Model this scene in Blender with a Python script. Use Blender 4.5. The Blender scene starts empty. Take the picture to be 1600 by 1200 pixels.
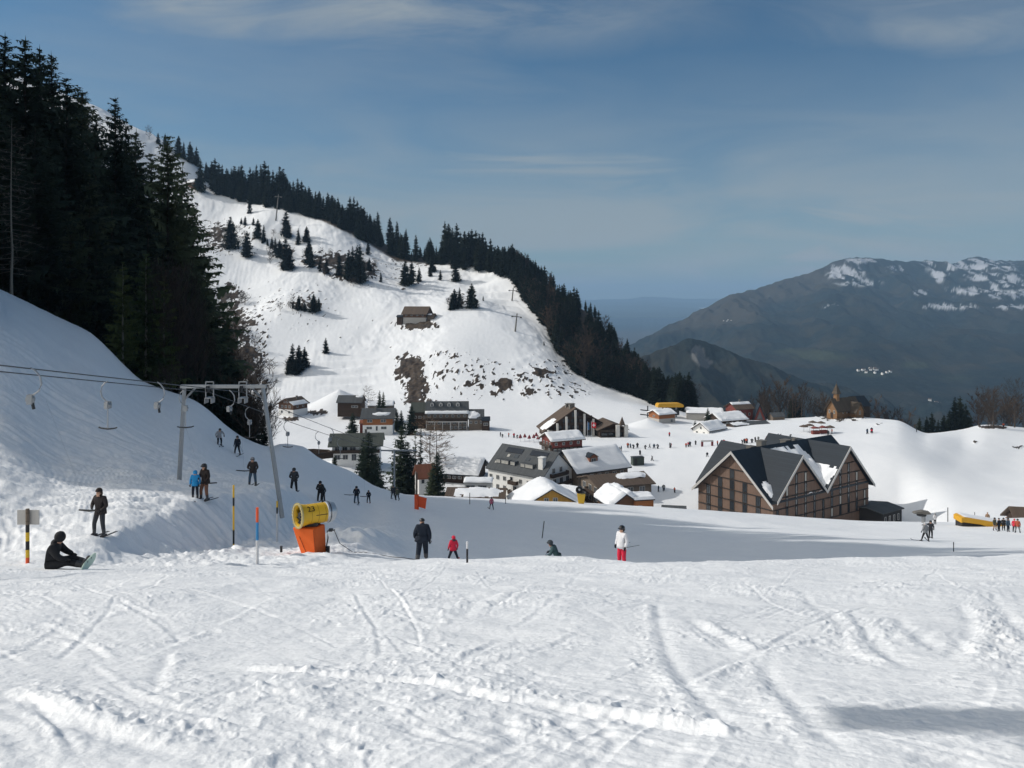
import bpy, bmesh, math, random
import numpy as np
from mathutils import Vector, Matrix, Euler
R = math.radians
C = bpy.context.scene.collection
F = 1256.0          # focal length in photograph pixels (1600 wide)
CX, HY = 800.0, 465.0   # principal column, horizon row
rnd = random.Random(7)
def pix(px, py, D):
    return Vector(((px-CX)/F*D, D, (HY-py)/F*D))
def xat(px, D): return (px-CX)/F*D

# ------------------------------------------------------------------ noise
def _hash(ix, iy, seed):
    h = (ix.astype(np.uint32)*np.uint32(374761393) + iy.astype(np.uint32)*np.uint32(668265263) + np.uint32((seed*362437) & 0xffffffff))
    h = (h ^ (h >> np.uint32(13)))*np.uint32(1274126177)
    h = h ^ (h >> np.uint32(16))
    return h
def pnoise(x, y, seed=0):
    xi = np.floor(x).astype(np.int64); yi = np.floor(y).astype(np.int64)
    xf = (x-xi); yf = (y-yi)
    u = xf*xf*xf*(xf*(xf*6-15)+10); v = yf*yf*yf*(yf*(yf*6-15)+10)
    def g(ax, ay, dx, dy):
        a = _hash(ax, ay, seed).astype(np.float64)*(2*math.pi/4294967296.0)
        return np.cos(a)*dx + np.sin(a)*dy
    n00 = g(xi, yi, xf, yf); n10 = g(xi+1, yi, xf-1, yf)
    n01 = g(xi, yi+1, xf, yf-1); n11 = g(xi+1, yi+1, xf-1, yf-1)
    return ((n00*(1-u)+n10*u)*(1-v) + (n01*(1-u)+n11*u)*v)*1.5
def fbm(x, y, oct=4, seed=0, gain=0.5):
    s = 0; a = 1.0; f = 1.0
    for o in range(oct):
        s = s + a*pnoise(x*f+17.3*o, y*f-9.1*o, seed+o); a *= gain; f *= 2.03
    return s
def sstep(a, b, x):
    t = np.clip((x-a)/(b-a), 0, 1); return t*t*(3-2*t)

def pchip_slopes(x, y):
    # x: (K,...) increasing along axis 0
    h = np.diff(x, axis=0); d = np.diff(y, axis=0)/h
    m = np.zeros_like(y)
    w1 = 2*h[1:]+h[:-1]; w2 = h[1:]+2*h[:-1]
    with np.errstate(divide='ignore', invalid='ignore'):
        hm = (w1+w2)/(w1/d[:-1]+w2/d[1:])
    m[1:-1] = np.where(d[:-1]*d[1:] > 0, hm, 0)
    m[0] = d[0]; m[-1] = d[-1]
    return m
def pchip1(xc, yc, xq):
    xc = np.asarray(xc, float); yc = np.asarray(yc, float)
    m = pchip_slopes(xc, yc)
    i = np.clip(np.searchsorted(xc, xq)-1, 0, len(xc)-2)
    h = xc[i+1]-xc[i]; t = np.clip((xq-xc[i])/h, 0, 1)
    return ((1+2*t)*(1-t)**2*yc[i] + t*(1-t)**2*h*m[i] + t*t*(3-2*t)*yc[i+1] + t*t*(t-1)*h*m[i+1])

# ------------------------------------------------------------------ objects and tags
def tag(o, label=None, cat=None, group=None, kind=None):
    if label: o['label'] = label
    if cat: o['category'] = cat
    if group: o['group'] = group
    if kind: o['kind'] = kind
    return o
def thing(name, label, cat, loc=(0,0,0), rz=0.0, group=None):
    o = bpy.data.objects.new(name, None); C.objects.link(o)
    o.location = loc; o.rotation_euler = (0, 0, rz); o.empty_display_size = 0.3
    return tag(o, label, cat, group)
def link_mesh(name, me, parent=None, loc=None):
    o = bpy.data.objects.new(name, me); C.objects.link(o)
    if parent: o.parent = parent
    if loc is not None: o.location = loc
    return o
def copy_tree(o, parent=None):
    c = o.copy(); C.objects.link(c)
    if parent: c.parent = parent
    for ch in list(o.children): copy_tree(ch, c)
    return c

class MB:
    """collects geometry; build() links it as one mesh object"""
    def __init__(s): s.v = []; s.f = []; s.m = []
    def add(s, verts, faces, mi=0, M=None):
        b = len(s.v)
        if M is not None: verts = [M @ Vector(p) for p in verts]
        s.v += [tuple(p) for p in verts]
        s.f += [tuple(b+i for i in f) for f in faces]
        s.m += [mi]*len(faces); return s
    def box(s, c, d, mi=0, rz=0.0, M=None):
        x, y, z = d[0]/2, d[1]/2, d[2]/2
        vs = [(-x,-y,-z),(x,-y,-z),(x,y,-z),(-x,y,-z),(-x,-y,z),(x,-y,z),(x,y,z),(-x,y,z)]
        cr, sr = math.cos(rz), math.sin(rz)
        vs = [(c[0]+p[0]*cr-p[1]*sr, c[1]+p[0]*sr+p[1]*cr, c[2]+p[2]) for p in vs]
        return s.add(vs, [(0,3,2,1),(4,5,6,7),(0,1,5,4),(1,2,6,5),(2,3,7,6),(3,0,4,7)], mi, M)
    def tube(s, pts, rad, n=6, mi=0, cap=True, flat=1.0):
        pts = [Vector(p) for p in pts]
        if not hasattr(rad, '__len__'): rad = [rad]*len(pts)
        rings = []
        for i, p in enumerate(pts):
            a = pts[max(i-1,0)]; b = pts[min(i+1,len(pts)-1)]
            t = (b-a).normalized() if (b-a).length > 1e-9 else Vector((0,0,1))
            ref = Vector((0,0,1)) if abs(t.z) < 0.9 else Vector((1,0,0))
            u = t.cross(ref).normalized(); w = t.cross(u)
            rings.append([p + u*(rad[i]*math.cos(2*math.pi*k/n)) + w*(rad[i]*flat*math.sin(2*math.pi*k/n)) for k in range(n)])
        vs = [q for r in rings for q in r]; fs = []
        for i in range(len(pts)-1):
            for k in range(n):
                k2 = (k+1) % n
                fs.append((i*n+k, (i+1)*n+k, (i+1)*n+k2, i*n+k2))
        if cap:
            fs.append(tuple(range(n))); fs.append(tuple((len(pts)-1)*n+k for k in reversed(range(n))))
        return s.add(vs, fs, mi)
    def lathe(s, prof, n=16, mi=0, M=None):
        # prof: list of (r, z) around z
        vs = []; fs = []
        for r, z in prof:
            for k in range(n):
                a = 2*math.pi*k/n; vs.append((r*math.cos(a), r*math.sin(a), z))
        for i in range(len(prof)-1):
            for k in range(n):
                k2 = (k+1) % n; fs.append((i*n+k, i*n+k2, (i+1)*n+k2, (i+1)*n+k))
        return s.add(vs, fs, mi, M)
    def poly(s, verts, mi=0, M=None): return s.add(verts, [tuple(range(len(verts)))], mi, M)
    def prism(s, outline, a, b, axis='y', mi=0, M=None):
        """extrude a closed outline [(p,q)] from a to b along axis (y: p=x,q=z ; z: p=x,q=y ; x: p=y,q=z)"""
        n = len(outline)
        def mk(p, q, t): return {'y':(p,t,q), 'z':(p,q,t), 'x':(t,p,q)}[axis]
        vs = [mk(p,q,a) for p,q in outline] + [mk(p,q,b) for p,q in outline]
        fs = [tuple(range(n)), tuple(reversed(range(n,2*n)))]
        for i in range(n):
            j = (i+1) % n; fs.append((i, n+i, n+j, j))
        return s.add(vs, fs, mi, M)
    def mesh(s, name, mats, smooth=False, fix=True):
        me = bpy.data.meshes.new(name); me.from_pydata(s.v, [], s.f)
        if not isinstance(mats, (list, tuple)): mats = [mats]
        for m in mats: me.materials.append(m)
        me.polygons.foreach_set('material_index', s.m)
        if smooth: me.polygons.foreach_set('use_smooth', [True]*len(s.f))
        if fix and len(s.f) < 4000:
            bm = bmesh.new(); bm.from_mesh(me); bmesh.ops.recalc_face_normals(bm, faces=bm.faces); bm.to_mesh(me); bm.free()
        me.update(); return me
    def build(s, name, mats, parent=None, loc=None, smooth=False, fix=True):
        return link_mesh(name, s.mesh(name, mats, smooth, fix), parent, loc)

def np_mesh(name, V, Fq, mat, smooth=True):
    me = bpy.data.meshes.new(name)
    V = np.ascontiguousarray(V, dtype=np.float32); Fq = np.ascontiguousarray(Fq, dtype=np.int32)
    me.vertices.add(len(V)); me.vertices.foreach_set('co', V.ravel())
    n, k = Fq.shape
    me.loops.add(n*k); me.loops.foreach_set('vertex_index', Fq.ravel())
    me.polygons.add(n); me.polygons.foreach_set('loop_start', np.arange(0, n*k, k, dtype=np.int32))
    if smooth: me.polygons.foreach_set('use_smooth', np.ones(n, dtype=bool))
    if mat: me.materials.append(mat)
    me.update(calc_edges=True); return me
def grid_faces(nr, nc):
    i = np.arange(nr-1)[:,None]*nc + np.arange(nc-1)[None,:]
    return np.stack([i, i+1, i+nc+1, i+nc], -1).reshape(-1, 4)

# ------------------------------------------------------------------ materials
class NT:
    def __init__(s, nt): s.nt = nt
    def n(s, t, **k):
        o = s.nt.nodes.new(t)
        for a, b in k.items():
            if a.startswith('i_'): o.inputs[a[2:].replace('_', ' ')].default_value = b
            else: setattr(o, a, b)
        return o
    def l(s, a, b): s.nt.links.new(a, b)
    def noise(s, scale, detail=4, rough=0.6, vec=None, dist=0.0):
        o = s.n('ShaderNodeTexNoise'); o.inputs['Scale'].default_value = scale; o.inputs['Detail'].default_value = detail
        o.inputs['Roughness'].default_value = rough; o.inputs['Distortion'].default_value = dist
        if vec is not None: s.l(vec, o.inputs['Vector'])
        return o.outputs['Fac']
    def ramp(s, fac, a, b, ca=(0,0,0,1), cb=(1,1,1,1)):
        o = s.n('ShaderNodeValToRGB'); e = o.color_ramp.elements
        e[0].position = a; e[1].position = b; e[0].color = ca; e[1].color = cb
        s.l(fac, o.inputs['Fac']); return o.outputs['Color']
    def mix(s, fac, a, b, mode='MIX'):
        o = s.n('ShaderNodeMix', data_type='RGBA', blend_type=mode)
        for sock, v in ((o.inputs[0], fac), (o.inputs[6], a), (o.inputs[7], b)):
            if isinstance(v, (int, float)): sock.default_value = v
            elif isinstance(v, tuple): sock.default_value = v if len(v) == 4 else (*v, 1)
            else: s.l(v, sock)
        return o.outputs[2]
    def math(s, op, a, b=0.0, clamp=False):
        o = s.n('ShaderNodeMath', operation=op, use_clamp=clamp)
        for i, v in ((0, a), (1, b)):
            if isinstance(v, (int, float)): o.inputs[i].default_value = v
            else: s.l(v, o.inputs[i])
        return o.outputs[0]
def new_mat(name):
    m = bpy.data.materials.new(name); m.use_nodes = True
    t = NT(m.node_tree); return m, t, m.node_tree.nodes['Principled BSDF']
def mat(name, col, rough=0.7, var=0.18, scale=6.0, bump=0.0, bscale=20.0, metal=0.0, spec=0.3, boards=None, dark=0.5):
    """plain material with a procedural tone variation; boards=(axis 'x'|'y'|'z', spacing) adds board joints"""
    m, t, b = new_mat(name)
    co = t.n('ShaderNodeTexCoord').outputs['Object']
    c = (*col, 1)
    f = t.noise(scale, 5, 0.65, co)
    colr = t.mix(f, tuple(max(0, v*(1-var)) for v in col), tuple(min(1, v*(1+var)) for v in col))
    if boards:
        ax, sp = boards
        sx = t.n('ShaderNodeSeparateXYZ'); t.l(co, sx.inputs[0])
        v = sx.outputs['XYZ'.index(ax.upper())] if ax != 'h' else t.math('ADD', sx.outputs[0], sx.outputs[1])
        w = t.math('DIVIDE', v, sp)
        fr = t.math('FRACT', w)
        jn = t.math('LESS_THAN', fr, 0.14)
        fl = t.math('FLOOR', w)
        wn = t.n('ShaderNodeTexWhiteNoise', noise_dimensions='1D'); t.l(fl, wn.inputs['W'])
        colr = t.mix(t.math('MULTIPLY', wn.outputs['Value'], 0.5), colr, tuple(v*0.62 for v in col))
        colr = t.mix(t.math('MULTIPLY', jn, dark), colr, tuple(v*0.25 for v in col))
    t.l(colr, b.inputs['Base Color'])
    b.inputs['Roughness'].default_value = rough; b.inputs['Metallic'].default_value = metal
    b.inputs['Specular IOR Level'].default_value = spec
    if bump:
        bn = t.n('ShaderNodeBump'); bn.inputs['Strength'].default_value = bump; bn.inputs['Distance'].default_value = 0.03
        t.l(t.noise(bscale, 4, 0.6, co), bn.inputs['Height']); t.l(bn.outputs[0], b.inputs['Normal'])
    return m
M = {}
# ================================================================== TERRAIN
# feature lines of the land, near to far: (column, distance, row seen from the camera)
LINES = [
 [(-2400,1.3,2069),(4000,1.3,2069)],
 [(-2400,2.8,1195),(4000,2.8,1195)],
 [(-2400,5,1000),(-600,5,1025),(0,5,1030),(4000,5,1030)],
 [(-2400,10,860),(-600,10,915),(0,10,930),(1600,10,930),(4000,10,915)],
 [(-2400,16,760),(-600,16.5,875),(0,17,895),(640,17,897),(1000,16,898),(1600,17,894),(4000,17,870)],
 [(-2400,18.5,700),(-600,19,860),(0,20,890),(100,22,888),(200,24,885),(300,26,883),(400,28,880),(500,30,876),(640,31,878),(850,28,879),(1000,23,880),(1200,24,880),(1400,25,876),(1600,27,868),(2300,27,850),(4000,27,800)],
 [(-2400,22,600),(-600,22.5,840),(0,23,884),(100,25.5,874),(155,27,868),(200,30,866),(300,34,868),(400,41,850),(440,44,843),(460,45,843),(500,38,860),(560,38,862),(640,37,873),(700,39,880),(850,42,898),(1000,33,905),(1200,35,903),(1400,38,893),(1600,40,872),(2300,40,850),(4000,40,800)],
 [(-2400,28,480),(-600,27,800),(0,26,876),(100,28,855),(155,30,838),(200,32.4,823),(250,36,803),(312,40.5,780),(395,46.5,766),(440,50,765),(460,55,771),(500,63,789),(560,82,789),(600,92,785),(640,95,791),(700,75,815),(850,70,835),(1000,68,843),(1200,68,843),(1400,72,843),(1600,75,842),(2300,75,830),(4000,75,800)],
 [(-2400,45,250),(-600,45,470),(0,48,640),(100,50,690),(200,52,712),(300,58,722),(400,65,745),(440,68,757),(460,72,760),(500,80,762),(560,95,769),(600,103,776),(640,112,782),(700,100,798),(850,98,814),(1000,98,820),(1200,102,825),(1400,105,832),(1600,102,830),(2300,102,815),(4000,102,780)],
 [(-2400,60,-600),(-1000,60,-150),(-400,65,160),(-100,72,400),(0,75,452),(100,80,500),(137,82,518),(228,86,598),(302,88,625),(385,92,686),(423,94,698),(440,96,694),(470,98,697),(500,101,716),(550,108,738),(590,115,761),(640,125,773),(700,130,776),(850,130,783),(1000,130,790),(1200,134,804),(1400,138,815),(1500,135,816),(1600,130,813),(2300,130,800),(4000,130,760)],
 [(-2400,130,-600),(-1000,130,-250),(-400,130,100),(-100,130,395),(0,130,458),(100,130,510),(228,135,604),(302,140,642),(385,150,706),(440,165,742),(500,180,770),(590,195,805),(640,200,815),(1000,200,822),(1200,195,850),(1340,212,853),(1400,212,850),(1500,190,815),(1600,190,802),(2300,190,790),(4000,190,760)],
 [(-2400,300,-200),(-1000,300,120),(-400,300,320),(0,300,480),(228,300,590),(302,300,640),(385,300,690),(440,300,704),(800,300,703),(1000,298,701),(1100,295,699),(1200,288,694),(1300,283,699),(1400,273,705),(1500,268,730),(1600,268,740),(2300,268,740),(4000,268,740)],
 [(-2400,430,-100),(-400,430,280),(0,430,430),(228,430,560),(302,430,603),(385,420,625),(440,410,640),(600,400,650),(800,395,652),(900,390,655),(1000,390,656),(1050,390,657),(1100,380,662),(1200,370,660),(1300,363,655),(1400,325,663),(1450,312,681),(1500,320,681),(1540,325,674),(1600,325,678),(2300,325,700),(4000,325,720)],
 [(-2400,600,-150),(-400,600,200),(0,600,330),(228,600,450),(302,560,500),(385,560,505),(440,540,525),(600,510,548),(650,505,546),(700,500,540),(800,490,548),(850,470,570),(900,450,600),(960,430,622),(1000,420,632),(1050,415,643),(1100,400,656),(1200,392,656),(1300,378,652),(1400,335,659),(1450,320,678),(1500,332,675),(1540,338,668),(1600,338,672),(2300,338,700),(4000,338,720)],
 [(-2400,800,-60),(-400,800,100),(0,800,210),(228,800,300),(302,740,360),(385,700,398),(440,690,402),(500,680,415),(600,660,440),(700,630,458),(800,580,492),(850,540,524),(900,510,560),(960,480,595),(1000,455,615),(1050,440,634),(1100,420,653),(1200,405,655.5),(1300,390,651),(1400,340,657),(1450,325,677),(1500,338,672),(1540,344,665),(1600,344,669),(2300,344,700),(4000,344,720)],
 [(-2400,1100,60),(-400,1050,20),(0,1000,110),(230,950,215),(300,930,256),(340,880,295),(420,850,313),(500,830,331),(560,810,356),(620,790,383),(700,760,399),(800,700,415),(870,640,458),(920,590,500),(960,550,548),(1000,510,585),(1050,470,618),(1100,440,650),(1200,420,655),(1300,400,650.5),(1400,345,656),(1450,330,676.5),(1500,345,671),(1540,350,664),(1600,350,668),(2300,350,700),(4000,350,720)],
 [(-2400,1400,150),(-400,1300,110),(0,1250,160),(300,1150,300),(500,1050,375),(700,950,445),(800,880,490),(900,770,575),(960,700,640),(1000,650,690),(1100,560,770),(1200,520,790),(1400,480,790),(1500,480,780),(1600,480,770),(4000,480,760)],
 [(-2400,2000,300),(300,2000,465),(800,1700,600),(1000,1500,775),(4000,1500,775)],
 [(-2400,20000,481),(4000,20000,481)],
]
COLS = np.concatenate([np.linspace(-2400,-100,60)[:-1], np.linspace(-100,-30,15)[:-1], np.arange(-30,1632,1.7), np.linspace(1634,1720,16)[1:], np.linspace(1720,4000,60)[1:]])
def _geo(a, b, n): return np.exp(np.linspace(math.log(a), math.log(b), n, endpoint=False))
ROWS = np.concatenate([_geo(1.3,2.4,14), _geo(2.4,6,190), _geo(6,34,190), _geo(34,62,190), _geo(62,140,110), _geo(140,280,60), _geo(280,420,90), _geo(420,960,270), _geo(960,1500,20), _geo(1500,20000,25), [20000.0]])
nR, nC = len(ROWS), len(COLS)
K = len(LINES)
lnD = np.zeros((K, nC)); S = np.zeros((K, nC))
for k, L in enumerate(LINES):
    a = np.array(L, float)
    lnD[k] = pchip1(a[:,0], np.log(a[:,1]), COLS)
    S[k] = (HY - pchip1(a[:,0], a[:,2], COLS))/F
mS = pchip_slopes(lnD, S)
lr = np.log(ROWS)
SL = np.zeros((nR, nC))
for r in range(nR):
    i = np.clip((lnD < lr[r]).sum(0)-1, 0, K-2)
    j = np.arange(nC)
    x0 = lnD[i,j]; h = lnD[i+1,j]-x0; t = np.clip((lr[r]-x0)/h, 0, 1)
    SL[r] = ((1+2*t)*(1-t)**2*S[i,j] + t*(1-t)**2*h*mS[i,j] + t*t*(3-2*t)*S[i+1,j] + t*t*(t-1)*h*mS[i+1,j])
# soften creases across columns in the far field
DD = np.repeat(ROWS[:,None], nC, 1)
PXc = np.repeat(COLS[None,:], nR, 0)
X = (PXc-CX)/F*DD; Y = DD
Z = SL*DD
PYb = HY - F*SL           # row of the smooth land, before relief

def seg_dist(px, py, pts):
    """distance to a polyline and signed side, plus position along it"""
    best = np.full(px.shape, 1e9); side = np.zeros(px.shape); along = np.zeros(px.shape); acc = 0
    for (ax, ay), (bx, by) in zip(pts[:-1], pts[1:]):
        dx, dy = bx-ax, by-ay; L2 = dx*dx+dy*dy; L = math.sqrt(L2)
        t = np.clip(((px-ax)*dx+(py-ay)*dy)/L2, 0, 1)
        d = np.hypot(px-ax-t*dx, py-ay-t*dy)
        m = d < best
        best = np.where(m, d, best); side = np.where(m, np.sign((px-ax)*dy-(py-ay)*dx), side); along = np.where(m, acc+t*L, along)
        acc += L
    return best, side, along, acc
def smooth_line(pts, n=6):
    pts = np.array(pts, float)
    if len(pts) < 3: return [tuple(p) for p in pts]
    t = np.arange(len(pts)); q = np.linspace(0, len(pts)-1, (len(pts)-1)*n+1)
    out = []
    for v in q:
        i = min(int(v), len(pts)-2); f = v-i
        p0 = pts[max(i-1,0)]; p1 = pts[i]; p2 = pts[i+1]; p3 = pts[min(i+2,len(pts)-1)]
        out.append(tuple(0.5*((2*p1)+(-p0+p2)*f+(2*p0-5*p1+4*p2-p3)*f*f+(-p0+3*p1-3*p2+p3)*f**3)))
    return out
def fg_xy(px, py):
    """near slope: picture point -> ground x, y on the smooth land"""
    c = int(np.argmin(abs(COLS-px))); rr = np.where((ROWS > 2.0) & (ROWS < 31))[0]
    i = rr[np.argmin(abs(PYb[rr, c]-py))]
    return (X[i,c], Y[i,c])

disp = np.zeros_like(Z)
near = sstep(1.0, 2.0, DD)*(1-sstep(30, 60, DD))
# --- churned near slope
sel = np.where(ROWS < 75)[0]; a, b = sel[0], sel[-1]+1
xs, ys = X[a:b], Y[a:b]
lump = (fbm(xs*0.28, ys*0.28, 3, 3)*0.075 + fbm(xs*0.9+3, ys*0.7, 3, 11)*0.022)*sstep(2, 12, ys)*.9 + fbm(xs*1.3+3, ys*1.0, 3, 12)*.010
pm = fbm(xs*0.55+40, ys*0.30, 3, 21)
patch = sstep(.06, .42, pm)
nearc = 1-sstep(4, 9, ys)
c1_ = np.clip(pnoise(xs*6.5+.6*pnoise(xs*9, ys*9, 45), ys*5.5, 41)-.12, 0, 1); c2_ = np.clip(pnoise(xs*14, ys*12, 43)-.15, 0, 1); c3_ = np.clip(pnoise(xs*31, ys*27, 44)-.2, 0, 1)
clod = (c1_*.034*(1-.45*nearc) + c2_*.019*(1-.2*nearc) + c3_*.009*nearc)
d0 = lump + patch*(clod + fbm(xs*3.1, ys*2.6, 3, 31)*.009) + (1-patch)*c2_*.004 + fbm(xs*2.2, ys*5.0, 3, 33)*.005 + fbm(xs*11, ys*9, 2, 51)*0.0022
# scraped parallel lines left by sideslipping edges
for ang, sd, am in ((0.45, 61, .0075), (-0.75, 62, .006), (1.05, 63, .0065), (.15, 64, .006)):
    ca, sa = math.cos(ang), math.sin(ang)
    uu, vv = xs*ca+ys*sa, -xs*sa+ys*ca
    g = sstep(0.18, 0.45, fbm(xs*0.55+sd, ys*0.45, 2, sd+9))*(1-patch*.7)
    d0 += g*am*(1-2.2*np.abs(pnoise(uu*0.8, vv*11+.5*pnoise(uu*.7, vv*2, sd+3), sd)))
# swooping carved turns: shallow grooves with a soft lip
TR = [
 ([(1028,945),(1032,985),(1050,1030),(1085,1080),(1140,1125),(1225,1175)], .09, .062, 1),
 ([(330,1042),(440,1052),(560,1060),(660,1068),(760,1088),(850,1103),(960,1120),(1060,1138),(1240,1165)], .085, .085, -1),
 ([(-20,1075),(60,1110),(130,1138),(210,1162),(320,1190)], .10, .09, -1),
 ([(1195,1030),(1215,1070),(1250,1105),(1290,1150),(1340,1195)], .09, .062, 1),
 ([(1335,955),(1350,985),(1385,1025),(1450,1050)], .11, .08, 1),
 ([(1400,965),(1430,995),(1475,1025)], .12, .08, 1),
 ([(1500,940),(1515,975),(1505,1010),(1470,1038)], .12, .08, -1),
 ([(1075,968),(1110,995),(1165,1025)], .10, .075, -1),
 ([(720,965),(750,940),(800,925),(860,912)], .12, .05, 1),
 ([(240,1085),(248,1050),(268,1015)], .07, .05, 1),
 ([(340,1090),(400,1070),(470,1080),(540,1060)], .07, .05, 1),
 ([(780,1110),(800,1150),(815,1195)], .08, .06, -1),
 ([(860,1105),(905,1150),(930,1195)], .08, .06, 1),
 ([(900,1100),(945,1140),(965,1195)], .06, .05, -1),
 ([(1550,930),(1590,980),(1640,1020)], .12, .06, 1),
 ([(1240,920),(1300,960),(1330,1000)], .12, .05, 1),
 ([(430,1000),(560,990),(680,1010)], .10, .04, 1),
 ([(60,990),(200,1005),(330,985)], .10, .05, 1),
 ([(1580,1080),(1480,1060),(1380,1075)], .08, .05, -1),
]
tr_r = random.Random(5)
for _ in range(150):
    x0 = tr_r.uniform(-50, 1650); y0 = 885 + 290*tr_r.random()**1.3
    ang = tr_r.choice([0.15, -0.1, 0.9, -0.7, 0.5, 2.4]) + tr_r.uniform(-.3, .3); ln = tr_r.uniform(60, 260); cv = tr_r.uniform(-0.9, 0.9)
    pts = []
    for k in range(5):
        pts.append((x0, min(1198, max(884, y0)))); x0 += ln/4*math.cos(ang); y0 += ln/4*math.sin(ang)*0.55; ang += cv/4
    TR.append((pts, tr_r.uniform(.03, .07), tr_r.uniform(.012, .038), tr_r.choice([-1, 1])))
for pts, w, hgt, sd in TR:
    wp = smooth_line([fg_xy(*p) for p in pts])
    xa = min(p[0] for p in wp)-.8; xb = max(p[0] for p in wp)+.8; ya = min(p[1] for p in wp)-.8; yb = max(p[1] for p in wp)+.8
    ri = np.where((ROWS[a:b] > ya) & (ROWS[a:b] < yb))[0]
    if len(ri) == 0: continue
    r0, r1 = ri[0], ri[-1]+1
    ci = np.where((xs[r0:r1].max(0) > xa) & (xs[r0:r1].min(0) < xb))[0]
    if len(ci) == 0: continue
    c0, c1 = ci[0], ci[-1]+1
    qx, qy = xs[r0:r1, c0:c1], ys[r0:r1, c0:c1]
    d, s_, al, tot = seg_dist(qx, qy, wp)
    ends = sstep(0, .4, al)*(1-sstep(tot-.4, tot, al))
    sgn = d*s_*sd
    hgt = hgt*.26; w = w*.52
    rough = 0.72+0.30*fbm(qx*3.2, qy*3.2, 3, 77, .5)+.30*np.clip(pnoise(qx*15, qy*13, 78), 0, 1)
    rough = rough*np.clip(.62+.95*pnoise(al*1.1+len(pts)*3.7, al*0+w*90, 81), .12, 1.35)
    spat = np.exp(-((sgn-3.2*w)/(2.6*w))**2)*ends*np.clip(hgt/.03, 0, 1)
    d0[r0:r1, c0:c1] += spat*(np.clip(pnoise(qx*16, qy*14, 79)-.12, 0, 1)*.030 + np.clip(pnoise(qx*33, qy*30, 80)-.15, 0, 1)*.012)
    d0[r0:r1, c0:c1] += ends*(-hgt*0.7*np.exp(-(sgn/w)**2) + hgt*1.15*np.clip(rough, .05, 2)*np.exp(-((sgn-2.0*w)/(1.15*w))**2))
disp[a:b] += d0*near[a:b]
# --- bank of the drag lift on the left: wavy ski traces running down the hill
sel = np.where((ROWS > 22) & (ROWS < 160))[0]; a, b = sel[0], sel[-1]+1
xs, ys = X[a:b], Y[a:b]
bk = sstep(22, 27, DD[a:b])*(1-sstep(110, 150, DD[a:b]))
left = 1-sstep(-9, -3, xs)
u, v = xs*0.92+ys*0.39, -xs*0.39+ys*0.92
warp = fbm(xs*.07, ys*.07, 2, 91)*3
strk = fbm(u*0.07, (v+warp)*0.9, 4, 93, .65)
bumpy = fbm(xs*0.35, ys*0.35, 4, 95)
mott = fbm(xs*1.2, ys*1.2, 4, 97)
wet = 1-sstep(52, 75, DD[a:b])
disp[a:b] += bk*left*(strk*(0.05+.12*wet) + bumpy*(.04+.07*wet) + mott*.05*wet)
disp[a:b] += bk*(1-left)*(fbm(xs*.06, ys*.05, 3, 99)*.25 + fbm(xs*.5, ys*.4, 3, 98)*.02)
# edge of the lift track crumbles; heap behind the snow gun
heap = np.exp(-(((PXc-548)/48)**2 + ((DD-43)/4.5)**2))
disp += heap*(0.75 + .35*fbm(X*.7, Y*.7, 3, 111))
heap2 = np.exp(-(((PXc-585)/30)**2 + ((DD-47)/5.0)**2)); disp += heap2*(0.45+.2*fbm(X*.9, Y*.9, 3, 112))
crumb = np.exp(-(((X+13.3)/1.3)**2))*sstep(30, 34, DD)*(1-sstep(58, 66, DD))
disp += crumb*(0.15*fbm(X*1.6, Y*1.6, 3, 113)+.05)
# --- valley floor and mountain
sel = np.where(ROWS > 140)[0]; a = sel[0]
xs, ys, dd, pc, pr = X[a:], Y[a:], DD[a:], PXc[a:], PYb[a:]
vil = sstep(140, 200, dd)*(1-sstep(380, 430, dd))
disp[a:] += vil*(fbm(xs*.03, ys*.03, 3, 121)*.32 + fbm(xs*.12, ys*.03, 3, 122)*.07)
mt = sstep(395, 470, dd)*(1-sstep(1050, 1060, pc))
gul = fbm(xs*.018+fbm(xs*.01, ys*.01, 2, 131)*1.0, ys*.009, 5, 133)
broad = pnoise(xs/120+.3*pnoise(xs/200, ys/200, 141), ys/170, 142)*14 + pnoise(xs/52, ys/85, 143)*4.6
rug = sstep(-.15, .35, fbm(xs*.016, ys*.010, 3, 145))
disp[a:] += mt*(broad + gul*1.1 + rug*((1-2*np.abs(fbm(xs*.16+ys*.05, ys*.045, 3, 139)))*.22 + fbm(xs*.07, ys*.05, 4, 135)*.8) + fbm(xs*.5, ys*.3, 3, 137)*.10 + sstep(-.1, .4, fbm(xs*.012+7, ys*.008, 2, 147))*fbm((xs+ys*.25)*.45, (ys-xs*.1)*.035, 3, 148)*.16)*(.6+.4*sstep(420, 600, dd))
# groomed terraces on the upper piste near the forest
terr = np.exp(-(((pc-770)/40)**2))*sstep(405, 425, pr)*(1-sstep(470, 500, pr))*mt
disp[a:] += terr*1.1*np.sin(dd*.32+pnoise(xs*.05, ys*.05, 5)*1.5)
terr2 = np.exp(-(((pc-545)/45)**2))*sstep(545, 565, pr)*(1-sstep(610, 625, pr))*mt
disp[a:] += terr2*.8*np.sin(dd*.55)
# kicker mound beside the barn
def mound(px, py, D, rx, ry, h):
    x0 = xat(px, D)
    q = np.sqrt(((X-x0)/rx)**2+((Y-D)/ry)**2)
    return h*np.clip(1-q, 0, 1)
disp += mound(530, 0, 425, 17, 20, 9.0)
disp += mound(1012, 0, 372, 10, 10, 3.5)
disp += mound(1000, 0, 400, 9, 9, 5)*0
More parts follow.
